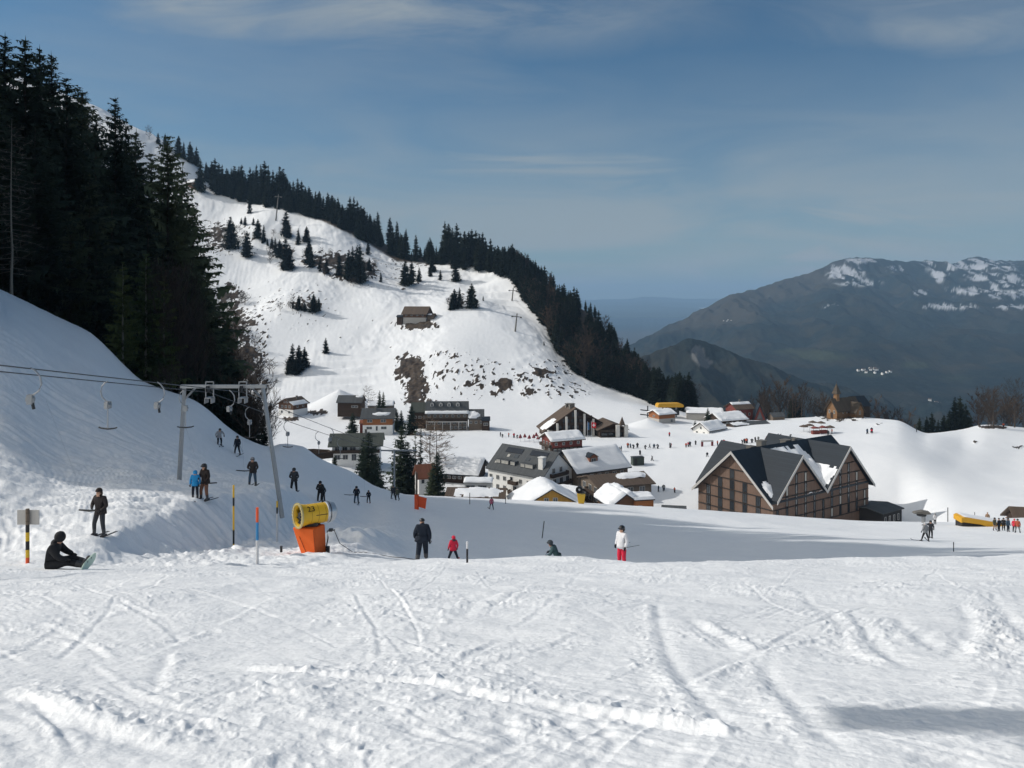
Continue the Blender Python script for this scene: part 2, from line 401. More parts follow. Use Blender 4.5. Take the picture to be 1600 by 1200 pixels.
# --- bare ground: grass, rock and forest floor where the snow has gone
zone = np.zeros_like(Z)
ZONES = [(640,575,24,24,1.25),(650,610,22,26,1.3),(668,635,16,12,1.1),(655,508,34,9,1.0),(625,503,18,6,.8),(845,583,22,8,1.15),(785,600,22,12,.85),(815,592,20,10,.7),(828,612,14,10,.95),
 (775,612,14,8,.9),(380,565,30,34,1.25),(366,505,30,32,1.0),(356,462,28,24,.85),(405,600,18,12,.8),(345,372,40,30,.75),(370,372,40,26,.55),(495,645,22,5,1.0),(470,640,12,4,.9),(515,408,45,16,1.0),(555,424,40,16,1.15),(440,392,22,14,.75),(480,475,30,14,.7),
 (640,440,30,20,.35),(720,470,30,18,.45),(400,520,30,60,.5),(700,560,60,30,.35),(860,580,60,30,.4),(420,470,60,60,.3),(740,590,110,45,.42),(600,420,150,60,.30),(480,480,90,80,.30),(880,610,60,25,.40),(560,520,80,40,.25),(1018,600,40,20,.2),(455,655,16,4,1.0),(1316,651,34,7,1.3),(1552,668,22,2.5,1.1),(1522,692,9,3,.9),(1590,699,8,3,.9),(1375,663,10,2,.6)]
PYr = HY - F*(Z+disp)/DD
for zx, zy, rx, ry, s_ in ZONES:
    zone = np.maximum(zone, s_*np.exp(-(((PXc-zx)/rx)**2+((PYr-zy)/ry)**2)**1.2))
far = sstep(275, 300, DD)
bn = fbm(X*.11, Y*.06, 5, 151, .62)
bare = sstep(.50, .62, zone*.9 + bn*.42 - .08)*far
fine = fbm(X*.33, Y*.15, 4, 161, .6)
bare = np.maximum(bare, sstep(.27, .37, np.minimum(zone, .75)*.55 + fine*.46 - .10)*far*sstep(.15, .35, zone))
# shrub-brown ground under the right-hand forest flank, forest floor under the near wood
edge = np.interp(PXc, [780,800,830,850,872,905,940,980,1030,1060], [405,440,475,505,548,588,600,612,634,640])
flank = sstep(-6, 10, (edge-PYr) + 8*fbm(X*.06, Y*.06, 3, 153))*sstep(775, 800, PXc)*(1-sstep(1085,1100,PXc))*sstep(430, 450, DD)
ridgew = sstep(0, 1, (8 - (PYr-np.interp(PXc, [230,300,340,420,500,560,620,700,800],[160,180,303,321,345,372,410,415,425])))/14)*sstep(600, 700, DD)*sstep(318,330,PXc)*(1-sstep(790,810,PXc))
wood = sstep(0, 3, DD-np.interp(PXc, [-2400,-400,-100,0,100,137,228,302,385,423,436],[62,67,74,77,82,84,88,90,93,95,110]))*(1-sstep(424, 434, PXc))*(1-sstep(190, 230, DD))
wood = wood*(0.55+.45*sstep(-.3, .3, fbm(X*.2, Y*.2, 3, 155)))
bare = np.clip(np.maximum.reduce([bare, flank*.85, ridgew*.7, wood]), 0, 1)
disp += bare*far*(1-flank)*(1-ridgew)*(.25+fbm(X*.25, Y*.2, 4, 157)*.7)
Z = Z + disp
rock = sstep(.1, .5, fbm(X*.05, Y*.05, 3, 159))

V = np.stack([X, Y, Z], -1).reshape(-1, 3)

# snow material
m, t, bs = new_mat('snow_ground'); M['ground'] = m
co = t.n('ShaderNodeTexCoord').outputs['Object']
at = t.n('ShaderNodeAttribute', attribute_name='bare').outputs['Fac']
n1 = t.noise(0.35, 5, .6, co)
snow = t.mix(n1, (.80,.82,.845), (.89,.90,.91))
dirtn = t.noise(0.35, 8, .7, co)
dirt = t.ramp(dirtn, .35, .68, (.020,.016,.013,1), (.098,.070,.048,1))
sep = t.n('ShaderNodeSeparateXYZ'); t.l(co, sep.inputs[0])
edge_n = t.noise(1.1, 5, .7, co)
msk = t.math('ADD', at, t.math('MULTIPLY', t.math('SUBTRACT', edge_n, .5), .9))
mskr = t.ramp(msk, .42, .58)
# the noise must not break up pure snow
gate = t.ramp(at, .02, .12)
mf = t.math('MULTIPLY', mskr, gate)
t.l(t.mix(mf, snow, dirt), bs.inputs['Base Color'])
bs.inputs['Roughness'].default_value = .62; bs.inputs['Specular IOR Level'].default_value = .25
b1 = t.n('ShaderNodeBump'); b1.inputs['Strength'].default_value = .38; b1.inputs['Distance'].default_value = .02
t.l(t.noise(14, 6, .7, co), b1.inputs['Height'])
b2 = t.n('ShaderNodeBump'); b2.inputs['Strength'].default_value = .5; b2.inputs['Distance'].default_value = .12
t.l(t.noise(1.6, 5, .62, co), b2.inputs['Height']); t.l(b1.outputs[0], b2.inputs['Normal'])
t.l(b2.outputs[0], bs.inputs['Normal'])

me = np_mesh('snow_ground', V, grid_faces(nR, nC), M['ground'])
at_ = me.attributes.new('bare', 'FLOAT', 'POINT'); at_.data.foreach_set('value', bare.astype(np.float32).ravel())
ground = link_mesh('snow_ground', me); tag(ground, kind='structure')

lrow = np.log(ROWS)
def gz(x, y):
    """height of the land under a point"""
    px = CX + x/y*F
    c = int(np.clip(np.searchsorted(COLS, px)-1, 0, nC-2)); r = int(np.clip(np.searchsorted(ROWS, y)-1, 0, nR-2))
    tc = min(max((px-COLS[c])/(COLS[c+1]-COLS[c]), 0), 1); tr_ = min(max((math.log(y)-lrow[r])/(lrow[r+1]-lrow[r]), 0), 1)
    return float((Z[r,c]*(1-tc)+Z[r,c+1]*tc)*(1-tr_) + (Z[r+1,c]*(1-tc)+Z[r+1,c+1]*tc)*tr_)
PYf = HY - F*Z/DD
def hit(px, py, dmin=2.5):
    """first ground point seen along the ray of a picture point"""
    c = int(np.clip(np.searchsorted(COLS, px), 0, nC-1))
    r = np.where((PYf[:,c] <= py) & (ROWS > dmin))[0]
    if len(r) == 0: r = [nR-1]
    D = float(ROWS[r[0]]); 
    if r[0] > 0:
        p0, p1 = PYf[r[0]-1,c], PYf[r[0],c]
        if p0 > py > p1: D = float(ROWS[r[0]-1] + (ROWS[r[0]]-ROWS[r[0]-1])*(p0-py)/(p0-p1))
    x = xat(px, D)
    return Vector((x, D, gz(x, D)))
def on(px, D): x = xat(px, D); return Vector((x, D, gz(x, D)))

# ------------------------------------------------------------------ far land
def far_sheet(name, prof, mat_, dfrac, px0, px1, npx, nrow, zb, seed, amp, sc, lowD, cutoff=None):
    """mountain massif: skyline rows along columns at their distance, falling forward to the valley floor at lowD"""
    pxs = np.linspace(px0, px1, npx)
    a = np.array(prof, float)
    sk = pchip1(a[:,0], a[:,2], pxs); Dk = pchip1(a[:,0], a[:,1], pxs)
    zs = (HY-sk)/F*Dk
    tt = np.linspace(0, 1.35, nrow)[:,None]      # 0 toe .. 1 skyline .. beyond
    front = np.clip(tt, 0, 1)
    Dg = np.where(tt <= 1, lowD + (Dk-lowD)*front, Dk + (tt-1)*Dk*.6)
    shape = front**0.9*(1-.18*np.sin(front*math.pi))
    Zg = zb + (zs-zb)*shape - np.clip(tt-1, 0, 1)*(zs-zb)*2.2
    Xg = (pxs[None,:]-CX)/F*Dg
    env = np.sin(np.clip(front, 0, 1)*math.pi*.5)*(1-np.exp(-((tt-1)/.05)**2)*.75)*sstep(0, .1, front)
    rid = 1-2*np.abs(fbm(Xg*sc, Dg*sc*.45, 5, seed))
    Zg = Zg + env*amp*(rid-.6+.5*fbm(Xg*sc*2.2, Dg*sc*1.2, 4, seed+5)) + amp*.07*fbm(Xg*sc*9, Dg*sc*4, 3, seed+8)*np.exp(-((tt-1)/.08)**2)
    Vv = np.stack([Xg, Dg+0*Xg, Zg], -1).reshape(-1, 3)
    me = np_mesh(name, Vv, grid_faces(nrow, npx), mat_)
    o = link_mesh(name, me); tag(o, kind='structure')
    return o, Xg, Dg, Zg, front

m, t, bs = new_mat('far_mountain'); M['farm'] = m
co = t.n('ShaderNodeTexCoord').outputs['Object']; at = t.n('ShaderNodeAttribute', attribute_name='cover')
sc_ = t.n('ShaderNodeSeparateColor'); t.l(at.outputs['Color'], sc_.inputs[0])
nz = t.noise(.012, 8, .68, co); nz2 = t.noise(.004, 6, .6, co)
forest = t.mix(t.ramp(t.noise(.03, 8, .75, co), .35, .65), (.003,.007,.010), (.021,.029,.027))
forest = t.mix(t.ramp(nz2, .45, .62), forest, (.032,.030,.022))
grass = t.mix(t.noise(.02, 6, .7, co), (.028,.026,.022), (.066,.056,.042))
meadow = t.mix(nz, (.030,.040,.022), (.055,.062,.036))
c1 = t.mix(sc_.outputs[0], forest, grass)
c1 = t.mix(sc_.outputs[2], c1, meadow)
c1 = t.mix(sc_.outputs[1], c1, (.40,.42,.46))
bfm = t.n('ShaderNodeBump'); bfm.inputs['Strength'].default_value = .8; bfm.inputs['Distance'].default_value = 25
t.l(t.noise(.012, 7, .7, co), bfm.inputs['Height']); t.l(bfm.outputs[0], bs.inputs['Normal'])
t.l(c1, bs.inputs['Base Color']); bs.inputs['Roughness'].default_value = .95; bs.inputs['Specular IOR Level'].default_value = .05

o, Xg, Dg, Zg, fr = far_sheet('far_mountain', [(880,4600,640),(960,4700,568),(1000,4800,533),(1060,5000,501),(1120,5200,470),(1170,5300,452),(1220,5500,441),(1260,5600,428),(1290,5700,412),(1315,5750,407),(1345,5800,404),(1400,5900,409),(1480,6000,407),(1520,6100,402),(1560,6100,407),(1600,6200,407),(1700,6300,420),(2400,6600,470)],
      M['farm'], 0, 860, 2400, 900, 320, -400, 201, 75, .0016, 2300)
PXg = CX + F*Xg/Dg; PYg = HY - F*Zg/Dg
f1 = fbm(Xg*.016, Dg*.006, 6, 211, .72); f2 = fbm(Xg*.002, Dg*.0012, 4, 213)
gr = sstep(.1, .5, 1.15*np.exp(-(((PXg-1180)/130)**2)) * np.exp(-((PYg-(455-(PXg-1180)*.32))/30)**2) + f2*.35 - .05)
gr = np.maximum(gr, sstep(.25, .5, np.exp(-(((PXg-1110)/90)**2))*np.exp(-((PYg-500)/22)**2)+f2*.3-.25)*.8)
def zn(px, py, rx, ry): return np.exp(-(((PXg-px)/rx)**2+((PYg-py)/ry)**2))
sn = np.maximum.reduce([zn(1320,425,26,12)*1.0, zn(1345,408,22,4)*1.05, zn(1520,418,60,12)*.95, zn(1455,412,20,6)*.5, zn(1508,455,28,7)*1.1, zn(1480,478,45,4)*1.0, zn(1440,457,12,4)*.9, zn(1465,432,10,10)*.85, zn(1580,455,40,12)*.9, zn(1560,435,50,9)*.6, zn(1340,440,40,8)*.55, zn(1590,480,40,5)*.7,zn(1298,478,16,3)*.7,zn(1400,420,20,5)*.7])
sn = sstep(.54, .68, sn*1.0 + f1*1.15 - .06)*sstep(.12, .35, sn)
md = np.maximum.reduce([zn(1290,556,70,12), zn(1430,570,40,8)*.9, zn(1230,550,40,8)*.8, zn(1380,585,70,8)*.7, zn(1500,590,60,10)*.5])
md = sstep(.35, .8, md + f2*.4 - .1)*.8
FARM = (Xg, Dg+0*Xg, Zg, PXg, PYg)
me = o.data; ca = me.attributes.new('cover', 'FLOAT_COLOR', 'POINT')
ca.data.foreach_set('color', np.stack([gr, sn, md, np.ones_like(gr)], -1).astype(np.float32).ravel())

o2, Xg, Dg, Zg, fr = far_sheet('wooded_ridge', [(900,2100,640),(960,2150,592),(1000,2200,556),(1040,2220,538),(1080,2250,530),(1130,2250,545),(1200,2250,570),(1260,2220,592),(1310,2200,612),(1380,2150,640),(1430,2100,665),(1500,2050,690)],
      M['farm'], 0, 880, 1520, 420, 160, -330, 231, 34, .004, 1250)
PXg = CX + F*Xg/Dg; PYg = HY - F*Zg/Dg
cl = zn(1090,552,13,16)+zn(1105,568,14,9)*.8
cl = sstep(.45, .6, cl + fbm(Xg*.02, Zg*.03, 4, 241)*.25)
ca = o2.data.attributes.new('cover', 'FLOAT_COLOR', 'POINT')
ca.data.foreach_set('color', np.stack([cl, cl*.18, 0*cl, np.ones_like(cl)], -1).astype(np.float32).ravel())

o3, Xg, Dg, Zg, fr = far_sheet('distant_hills', [(300,26000,470),(700,26000,467),(900,26000,468),(960,26000,467),(1010,26000,464),(1050,26000,465),(1100,26000,467),(1300,26000,466),(2200,26000,470)],
      M['farm'], 0, 300, 2200, 260, 60, -380, 261, 60, .0004, 15000)
ca = o3.data.attributes.new('cover', 'FLOAT_COLOR', 'POINT')
ca.data.foreach_set('color', np.tile(np.array([0.3,0,0.2,1], np.float32), Xg.size))
# ================================================================== SKY, SUN, AIR, CAMERA
SUN_EL, SUN_AZ = R(34), R(169)     # light arrives from the left; azimuth measured from +x
sd = Vector((math.cos(SUN_EL)*math.cos(SUN_AZ), math.cos(SUN_EL)*math.sin(SUN_AZ), math.sin(SUN_EL)))
ld = bpy.data.lights.new('sun', 'SUN'); ld.energy = 2.9; ld.angle = R(.5); ld.color = (1, .955, .89)
sun = bpy.data.objects.new('sun', ld); C.objects.link(sun); sun.rotation_euler = (-sd).to_track_quat('-Z', 'Y').to_euler()
w = bpy.data.worlds.new('World'); bpy.context.scene.world = w; w.use_nodes = True
t = NT(w.node_tree); bg = w.node_tree.nodes['Background']
sky = t.n('ShaderNodeTexSky', sky_type='NISHITA'); sky.sun_disc = False; sky.sun_elevation = SUN_EL; sky.sun_rotation = R(90)-SUN_AZ
sky.altitude = 1200; sky.air_density = 1.0; sky.dust_density = 1.2; sky.ozone_density = 1.0
geo = t.n('ShaderNodeTexCoord').outputs['Generated']
sx = t.n('ShaderNodeSeparateXYZ'); t.l(geo, sx.inputs[0])
zz = t.math('MAXIMUM', sx.outputs[2], 0.0)
den = t.math('ADD', zz, .10)
cv = t.n('ShaderNodeCombineXYZ'); t.l(t.math('DIVIDE', sx.outputs[0], den), cv.inputs[0]); t.l(t.math('DIVIDE', sx.outputs[1], den), cv.inputs[1])
mp = t.n('ShaderNodeMapping'); mp.inputs['Scale'].default_value = (.55, .9, 1); mp.inputs['Location'].default_value = (3.1, 1.7, 0); t.l(cv.outputs[0], mp.inputs[0])
ns = t.noise(.55, 7, .55, mp.outputs[0], .6)
high = t.ramp(ns, .47, .75)
# low band of thin cloud towards the horizon
mp2 = t.n('ShaderNodeMapping'); mp2.inputs['Scale'].default_value = (3.0, 3.0, 16.0); t.l(geo, mp2.inputs[0])
n2 = t.noise(1.0, 5, .5, mp2.outputs[0], .8)
band = t.n('ShaderNodeMapRange', interpolation_type='SMOOTHSTEP'); t.l(sx.outputs[2], band.inputs[0])
for k, v_ in ((1, .34), (2, .02), (3, 0.0), (4, 1.0)): band.inputs[k].default_value = v_
low = t.math('MULTIPLY', t.ramp(n2, .12, .62), band.outputs[0])
# separate veils: a pale patch high on the left, a long streak, a bank low on the right
ay = t.math('MAXIMUM', sx.outputs[1], .05)
ga = t.math('DIVIDE', sx.outputs[0], ay); gb = t.math('DIVIDE', sx.outputs[2], ay)
n4 = t.noise(3.0, 6, .6, geo, 1.0)
fwd = t.math('GREATER_THAN', sx.outputs[1], .05)
veil = 0.0
for (bx_, by_, rx_, ry_, k_) in ((330,5,160,60,.6),(650,20,380,60,.55),(850,262,330,26,.62),(960,300,220,30,.5),(1400,340,330,42,.75),(1250,395,420,40,.8),(1500,30,250,60,.4),(1000,435,600,40,.95)):
    ea = t.math('POWER', t.math('ABSOLUTE', t.math('DIVIDE', t.math('SUBTRACT', ga, (bx_-CX)/F), rx_/F)), 2)
    eb = t.math('POWER', t.math('ABSOLUTE', t.math('DIVIDE', t.math('ADD', t.math('SUBTRACT', gb, (HY-by_)/F), t.math('MULTIPLY', t.math('SUBTRACT', n4, .5), .05)), ry_/F)), 2)
    e_ = t.math('MULTIPLY', t.math('EXPONENT', t.math('MULTIPLY', t.math('ADD', ea, eb), -1.0)), k_)
    veil = t.math('MAXIMUM', veil, e_)
gv = t.n('ShaderNodeCombineXYZ'); t.l(t.math('MULTIPLY', ga, 3.2), gv.inputs[0]); t.l(t.math('MULTIPLY', gb, 15.0), gv.inputs[1])
n5 = t.ramp(t.noise(1.0, 7, .62, gv.outputs[0], 1.2), .34, .66)
veil = t.math('MULTIPLY', t.math('MULTIPLY', veil, t.math('ADD', .40, t.math('MULTIPLY', n5, 1.25))), fwd, True)
cl = t.math('MAXIMUM', veil, t.math('MAXIMUM', t.math('MULTIPLY', high, .62), t.math('MULTIPLY', low, .92)))
skc = t.mix(1.0, sky.outputs[0], (.375,.665,.80), 'MULTIPLY')
# bright glow added as fill light in unseen sky, behind and left of camera
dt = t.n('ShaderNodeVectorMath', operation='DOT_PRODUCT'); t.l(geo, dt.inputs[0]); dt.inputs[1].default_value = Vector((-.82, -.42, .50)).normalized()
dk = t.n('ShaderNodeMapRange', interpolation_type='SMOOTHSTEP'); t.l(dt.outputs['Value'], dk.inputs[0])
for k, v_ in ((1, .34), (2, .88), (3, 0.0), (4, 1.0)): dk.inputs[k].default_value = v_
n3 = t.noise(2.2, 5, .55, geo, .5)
fill_glow = t.math('MULTIPLY', dk.outputs[0], t.math('ADD', .55, t.math('MULTIPLY', n3, .7)), True)
t.l(t.mix(fill_glow, t.mix(cl, skc, (3.9,4.35,4.6)), (14.5,14.0,12.8)), bg.inputs['Color']); bg.inputs['Strength'].default_value = .085
# air
m = bpy.data.materials.new('haze'); m.use_nodes = True; nt = m.node_tree; nt.nodes.clear()
out = nt.nodes.new('ShaderNodeOutputMaterial'); pv = nt.nodes.new('ShaderNodeVolumePrincipled')
pv.inputs['Color'].default_value = (.43, .69, 1, 1); pv.inputs['Density'].default_value = 0.80e-4; pv.inputs['Anisotropy'].default_value = 0.0
nt.links.new(pv.outputs[0], out.inputs['Volume'])
mb = MB(); mb.box((0, 12800, -20), (130000, 32000, 920)); hz = mb.build('haze', m); tag(hz, kind='stuff')

cam = bpy.data.cameras.new('camera'); cam.sensor_width = 36; cam.lens = 36*F/1600; cam.shift_y = -(600-HY)/1600
cam.clip_start = .1; cam.clip_end = 60000
co_ = bpy.data.objects.new('camera', cam); C.objects.link(co_); co_.rotation_euler = (R(90), 0, 0)
sc = bpy.context.scene; sc.camera = co_
sc.view_settings.view_transform = 'Standard'; sc.view_settings.look = 'None'; sc.view_settings.exposure = .05; sc.view_settings.gamma = 1
sc.render.engine = 'CYCLES'; sc.cycles.use_denoising = True; sc.cycles.volume_bounces = 0; sc.cycles.max_bounces = 5; sc.cycles.diffuse_bounces = 3; sc.cycles.transparent_max_bounces = 8
sc.cycles.use_adaptive_sampling = True; sc.cycles.adaptive_threshold = .02
# ================================================================== TREES
def leafmat(name, a, b, sc_=3.0):
    m, t, bs = new_mat(name)
    co = t.n('ShaderNodeTexCoord').outputs['Object']
    oi = t.n('ShaderNodeObjectInfo').outputs['Random']
    f = t.noise(sc_, 5, .7, co)
    c = t.mix(t.ramp(f, .3, .7), a, b)
    c = t.mix(t.math('MULTIPLY', t.ramp(oi, .0, .5), .45), tuple(v*.8 for v in a), c)
    c = t.mix(t.math('MULTIPLY', t.ramp(oi, .55, 1.0), .5), c, (b[0]*1.35, b[1]*1.2, b[2]*.95))
    t.l(c, bs.inputs['Base Color']); bs.inputs['Roughness'].default_value = .85; bs.inputs['Specular IOR Level'].default_value = .1
    return m
M['needle'] = leafmat('spruce_needles', (.042,.062,.048), (.105,.135,.088), .5)
M['needle_light'] = leafmat('young_spruce_needles', (.045,.070,.030), (.105,.130,.055), 1.2)
M['needle_far'] = leafmat('far_spruce_needles', (.014,.022,.018), (.038,.050,.034), .3)
M['bark'] = mat('spruce_bark', (.075,.060,.048), .95, .35, 2.5, .6, 9)
M['bark_pale'] = mat('weathered_bark', (.20,.18,.15), .95, .35, 3, .5, 9)
M['twig'] = leafmat('bare_twigs', (.040,.034,.032), (.075,.062,.056), .8)
M['twig_brown'] = leafmat('bare_brown_twigs', (.062,.048,.040), (.112,.086,.070), .8)
M['twig_larch'] = leafmat('bare_larch_twigs', (.16,.115,.085), (.24,.18,.14), .8)

def crown_detail(h, r, seed, whorls, per, sprays, base=.06, droop=.25, gap=0.0, ragged=.25, lw=.16, envp=.68):
    """spruce crown: whorls of drooping limbs feathered with needle sprays"""
    q = random.Random(seed); vs = []; fs = []
    def tri(a, b, c): n = len(vs); vs.extend((a, b, c)); fs.append((n, n+1, n+2))
    for wv in range(whorls):
        zf = base + (1-base)*((wv+q.random()*.7)/whorls)**.92
        env = (1-zf)**envp*(1.0 if zf > .22 else .78+.22*zf/.22)
        for p in range(per):
            if q.random() < gap: continue
            a = 2*math.pi*(p+q.random()*.8)/per + wv*1.7
            L = max(.22, r*env*q.uniform(1-ragged*1.6, 1+ragged))
            d = Vector((math.cos(a), math.sin(a), 0)); sd_ = Vector((-d.y, d.x, 0))
            z0 = min(.985, zf+q.uniform(-.75, .75)*(1-base)/whorls)*h; up = .35*(zf**2) - droop*(1-zf)*q.uniform(.6, 1.5)
            ns = max(3, int(sprays*(.35+.65*L/r)))
            pts = []
            for k in range(ns+1):
                f = k/ns
                pts.append(d*(L*f) + Vector((0, 0, z0 + L*(up*f + (.22 if f > .6 else 0)*(f-.6)))))
            for k in range(ns):
                a0, a1 = pts[k], pts[k+1]; f = (k+.5)/ns
                sl = L*lw*(1.35-.75*f)*q.uniform(.7, 1.4) + .12
                for sgn in (-1, 1):
                    dirv = (d*.75 + sd_*sgn*q.uniform(.5, 1.1) + Vector((0,0,q.uniform(-.75, .12)))).normalized()
                    mid = a0.lerp(a1, q.random())
                    wd = (a1-a0).length*.5 + sl*.16
                    tri(mid - d*wd*.5, mid + d*wd*.6, mid + dirv*sl)
                if q.random() < .8:   # hanging curtain twigs
                    mid = a0.lerp(a1, q.random()); tri(mid - d*(sl*.25), mid + d*(sl*.3), mid + Vector((q.uniform(-.1,.1), q.uniform(-.1,.1), -sl*q.uniform(.5, 1.15))))
            tri(pts[-2] + sd_*.07*L*.3, pts[-2] - sd_*.07*L*.3, pts[-1] + d*.15)
            # limb itself
            tri(pts[0] + Vector((0,0,.05)), pts[0] - Vector((0,0,.05)), pts[-1])
    tri(Vector((.08,0,h*.96)), Vector((-.08,.05,h*.96)), Vector((0,0,h*1.01)))
    return vs, fs
def tri_mesh(name, vs, fs, m):
    return np_mesh(name, np.array([tuple(v) for v in vs]), np.array(fs), m, smooth=False)
def trunk_mesh(name, h, r, m, seed=0, lean=0.0):
    q = random.Random(seed); mb = MB(); n = 7
    pts = [(lean*h*(k/n)**1.5+q.uniform(-.03,.03)*h*.1, q.uniform(-.03,.03)*h*.1, -1.0 + (h+1)*k/n) for k in range(n+1)]
    mb.tube(pts, [r*(1.25 if k == 0 else 1)*(1-.93*k/n) for k in range(n+1)], 7)
    return mb.mesh(name, m, True, False)
def bare_mesh(h, r, seed, n1=16, n2=7, n3=5, up=.8, base=.12, t0=.12, tw=.035):
    """leafless tree: trunk excluded; limbs, branches and twigs as tapering slivers"""
    q = random.Random(seed); vs = []; fs = []
    def sliver(a, b, w0, w1):
        d = (b-a); 
        if d.length < 1e-6: return
        d.normalize()
        u = d.cross(Vector((q.uniform(-1,1), q.uniform(-1,1), q.uniform(-.2,.2)))).normalized(); v = d.cross(u)
        n = len(vs)
        for ang in (0, 2.094, 4.189): vs.append(a+u*(w0*math.cos(ang))+v*(w0*math.sin(ang)))
        for ang in (0, 2.094, 4.189): vs.append(b+u*(w1*math.cos(ang))+v*(w1*math.sin(ang)))
        for k in range(3):
            k2 = (k+1) % 3; fs.append((n+k, n+k2, n+3+k2)); fs.append((n+k, n+3+k2, n+3+k))
    for i in range(n1):
        zf = base + (1-base)*(i+q.random())/n1*.95
        a = i*2.4+q.uniform(-.5,.5)
        L = r*(.45+.75*math.sin(min(1, (1-zf)/(1-base)*1.15+.12)*math.pi*.62))*q.uniform(.75, 1.2)
        p0 = Vector((0,0,zf*h)); d = Vector((math.cos(a), math.sin(a), up*q.uniform(.6, 1.4))).normalized()
        p1 = p0 + d*L*.55; d2 = (d+Vector((q.uniform(-.3,.3), q.uniform(-.3,.3), up*.4))).normalized(); p2 = p1 + d2*L*.5
        wb = t0*(1-zf*.75)*.5
        sliver(p0, p1, wb, wb*.6); sliver(p1, p2, wb*.6, wb*.2)
        for j in range(n2):
            f = q.uniform(.2, 1); s = p0.lerp(p1, f*1.8) if f < .55 else p1.lerp(p2, (f-.55)/.45)
            e = (d2+Vector((q.uniform(-.9,.9), q.uniform(-.9,.9), q.uniform(-.2,.9)))).normalized(); l2 = L*.42*q.uniform(.5, 1.1)
            m_ = s+e*l2; sliver(s, m_, wb*.35, tw*.6)
            for k in range(n3):
                g = s.lerp(m_, q.uniform(.25, 1)); e3 = (e+Vector((q.uniform(-.8,.8), q.uniform(-.8,.8), q.uniform(-.3,.8)))).normalized()
                sliver(g, g+e3*l2*q.uniform(.35, .75), tw*.6, tw*.2)
    return vs, fs

# prototype meshes -------------------------------------------------
BIG = []
for k, (h, r, wv, pr, sp, gp, bs_) in enumerate([(34,5.8,46,9,11,.04,.05),(31,5.4,42,9,10,.06,.08),(36,5.6,48,8,11,.12,.12),(28,5.4,40,9,10,.04,.03),(33,5.1,46,8,10,.20,.18)]):
    vs, fs = crown_detail(h, r, 100+k, wv, pr, sp, base=bs_, gap=gp, ragged=.34, lw=.34)
    BIG.append((h, tri_mesh('crown', vs, fs, M['needle']), trunk_mesh('trunk', h*.97, .42, M['bark'], k)))
MED = []
for k, (h, r) in enumerate([(16,3.3),(18,3.4),(15,2.6),(14,3.0)]):
    vs, fs = crown_detail(h, r, 200+k, 28, 8, 7, base=.04, droop=.2, gap=.03, ragged=.28, lw=.42)
    MED.append((h, tri_mesh('crown', vs, fs, M['needle']), trunk_mesh('trunk', h*.97, .26, M['bark'], 20+k)))
YOUNG = []
for k, (h, r) in enumerate([(15,2.6),(12,2.4)]):
    vs, fs = crown_detail(h, r, 250+k, 26, 7, 8, base=.03, droop=.05, gap=.06, ragged=.25, lw=.3)
    YOUNG.append((h, tri_mesh('crown', vs, fs, M['needle_light']), trunk_mesh('trunk', h*.97, .18, M['bark_pale'], 30+k)))
SPIRE = []
vs, fs = crown_detail(15, 1.25, 270, 26, 6, 6, base=.05, droop=.2, gap=.15, ragged=.3, lw=.6)
SPIRE.append((15, tri_mesh('crown', vs, fs, M['needle']), trunk_mesh('trunk', 14.6, .2, M['bark'], 35)))
def fuse(vs, fs, h, r, mats, name):
    mb = MB(); mb.tube([(0,0,-1.5),(0,0,h*.5),(0,0,h*.95)], [r, r*.6, .04], 5, 0, False)
    n = len(mb.v); V_ = mb.v + [tuple(v) for v in vs]
    F_ = []
    for f in mb.f: F_ += [(f[0],f[1],f[2]), (f[0],f[2],f[3])]
    nt_ = len(F_); F_ += [tuple(n+i for i in f) for f in fs]
    me = np_mesh(name, np.array(V_), np.array(F_), mats[0], smooth=False); me.materials.append(mats[1])
    me.polygons.foreach_set('material_index', [0]*nt_+[1]*len(fs)); me.update(); return me
FAR = []
for k, (h, r) in enumerate([(20,3.4),(22,3.3),(18,3.6),(21,2.7),(16,3.2),(23,3.9)]):
    vs, fs = crown_detail(h, r, 300+k, 22, 9, 3, base=.03, droop=.22, gap=.04, ragged=.3, lw=.85)
    FAR.append((h, fuse(vs, fs, h, .3, (M['bark'], M['needle_far']), 'spruce')))
FARBARE = []
for k, (h, r, mm) in enumerate([(15,4.5,'twig_brown'),(16,4.5,'twig'),(13,4.5,'twig_brown'),(17,4.8,'twig')]):
    vs, fs = bare_mesh(h, r, 400+k, 15, 7, 4, .9, .15, .3, .13)
    FARBARE.append((h, fuse(vs, fs, h, .28, (M['bark'], M[mm]), 'bare_tree')))
BARE = []
for k, (h, r, mm) in enumerate([(14,4.2,'twig'),(11,4.0,'twig_brown'),(16,4.6,'twig')]):
    vs, fs = bare_mesh(h, r, 420+k, 26, 9, 6, .9, .12, .2, .04)
    BARE.append((h, tri_mesh('crown', vs, fs, M[mm]), trunk_mesh('trunk', h*.95, .2, M['bark'], 50+k)))
LARCH = []
for k in range(2):
    vs, fs = bare_mesh(18, 2.9, 440+k, 46, 7, 5, .08, .12, .12, .045)
    LARCH.append((18, tri_mesh('crown', vs, fs, M['twig_larch']), trunk_mesh('trunk', 17.6, .2, M['bark'], 60+k)))
SHRUB = []
for k, (mm) in enumerate(['twig_brown', 'twig']):
    vs, fs = bare_mesh(4.5, 2.6, 460+k, 22, 8, 6, 1.1, .03, .10, .03)
    SHRUB.append((4.5, tri_mesh('twigs', vs, fs, M[mm]), None))

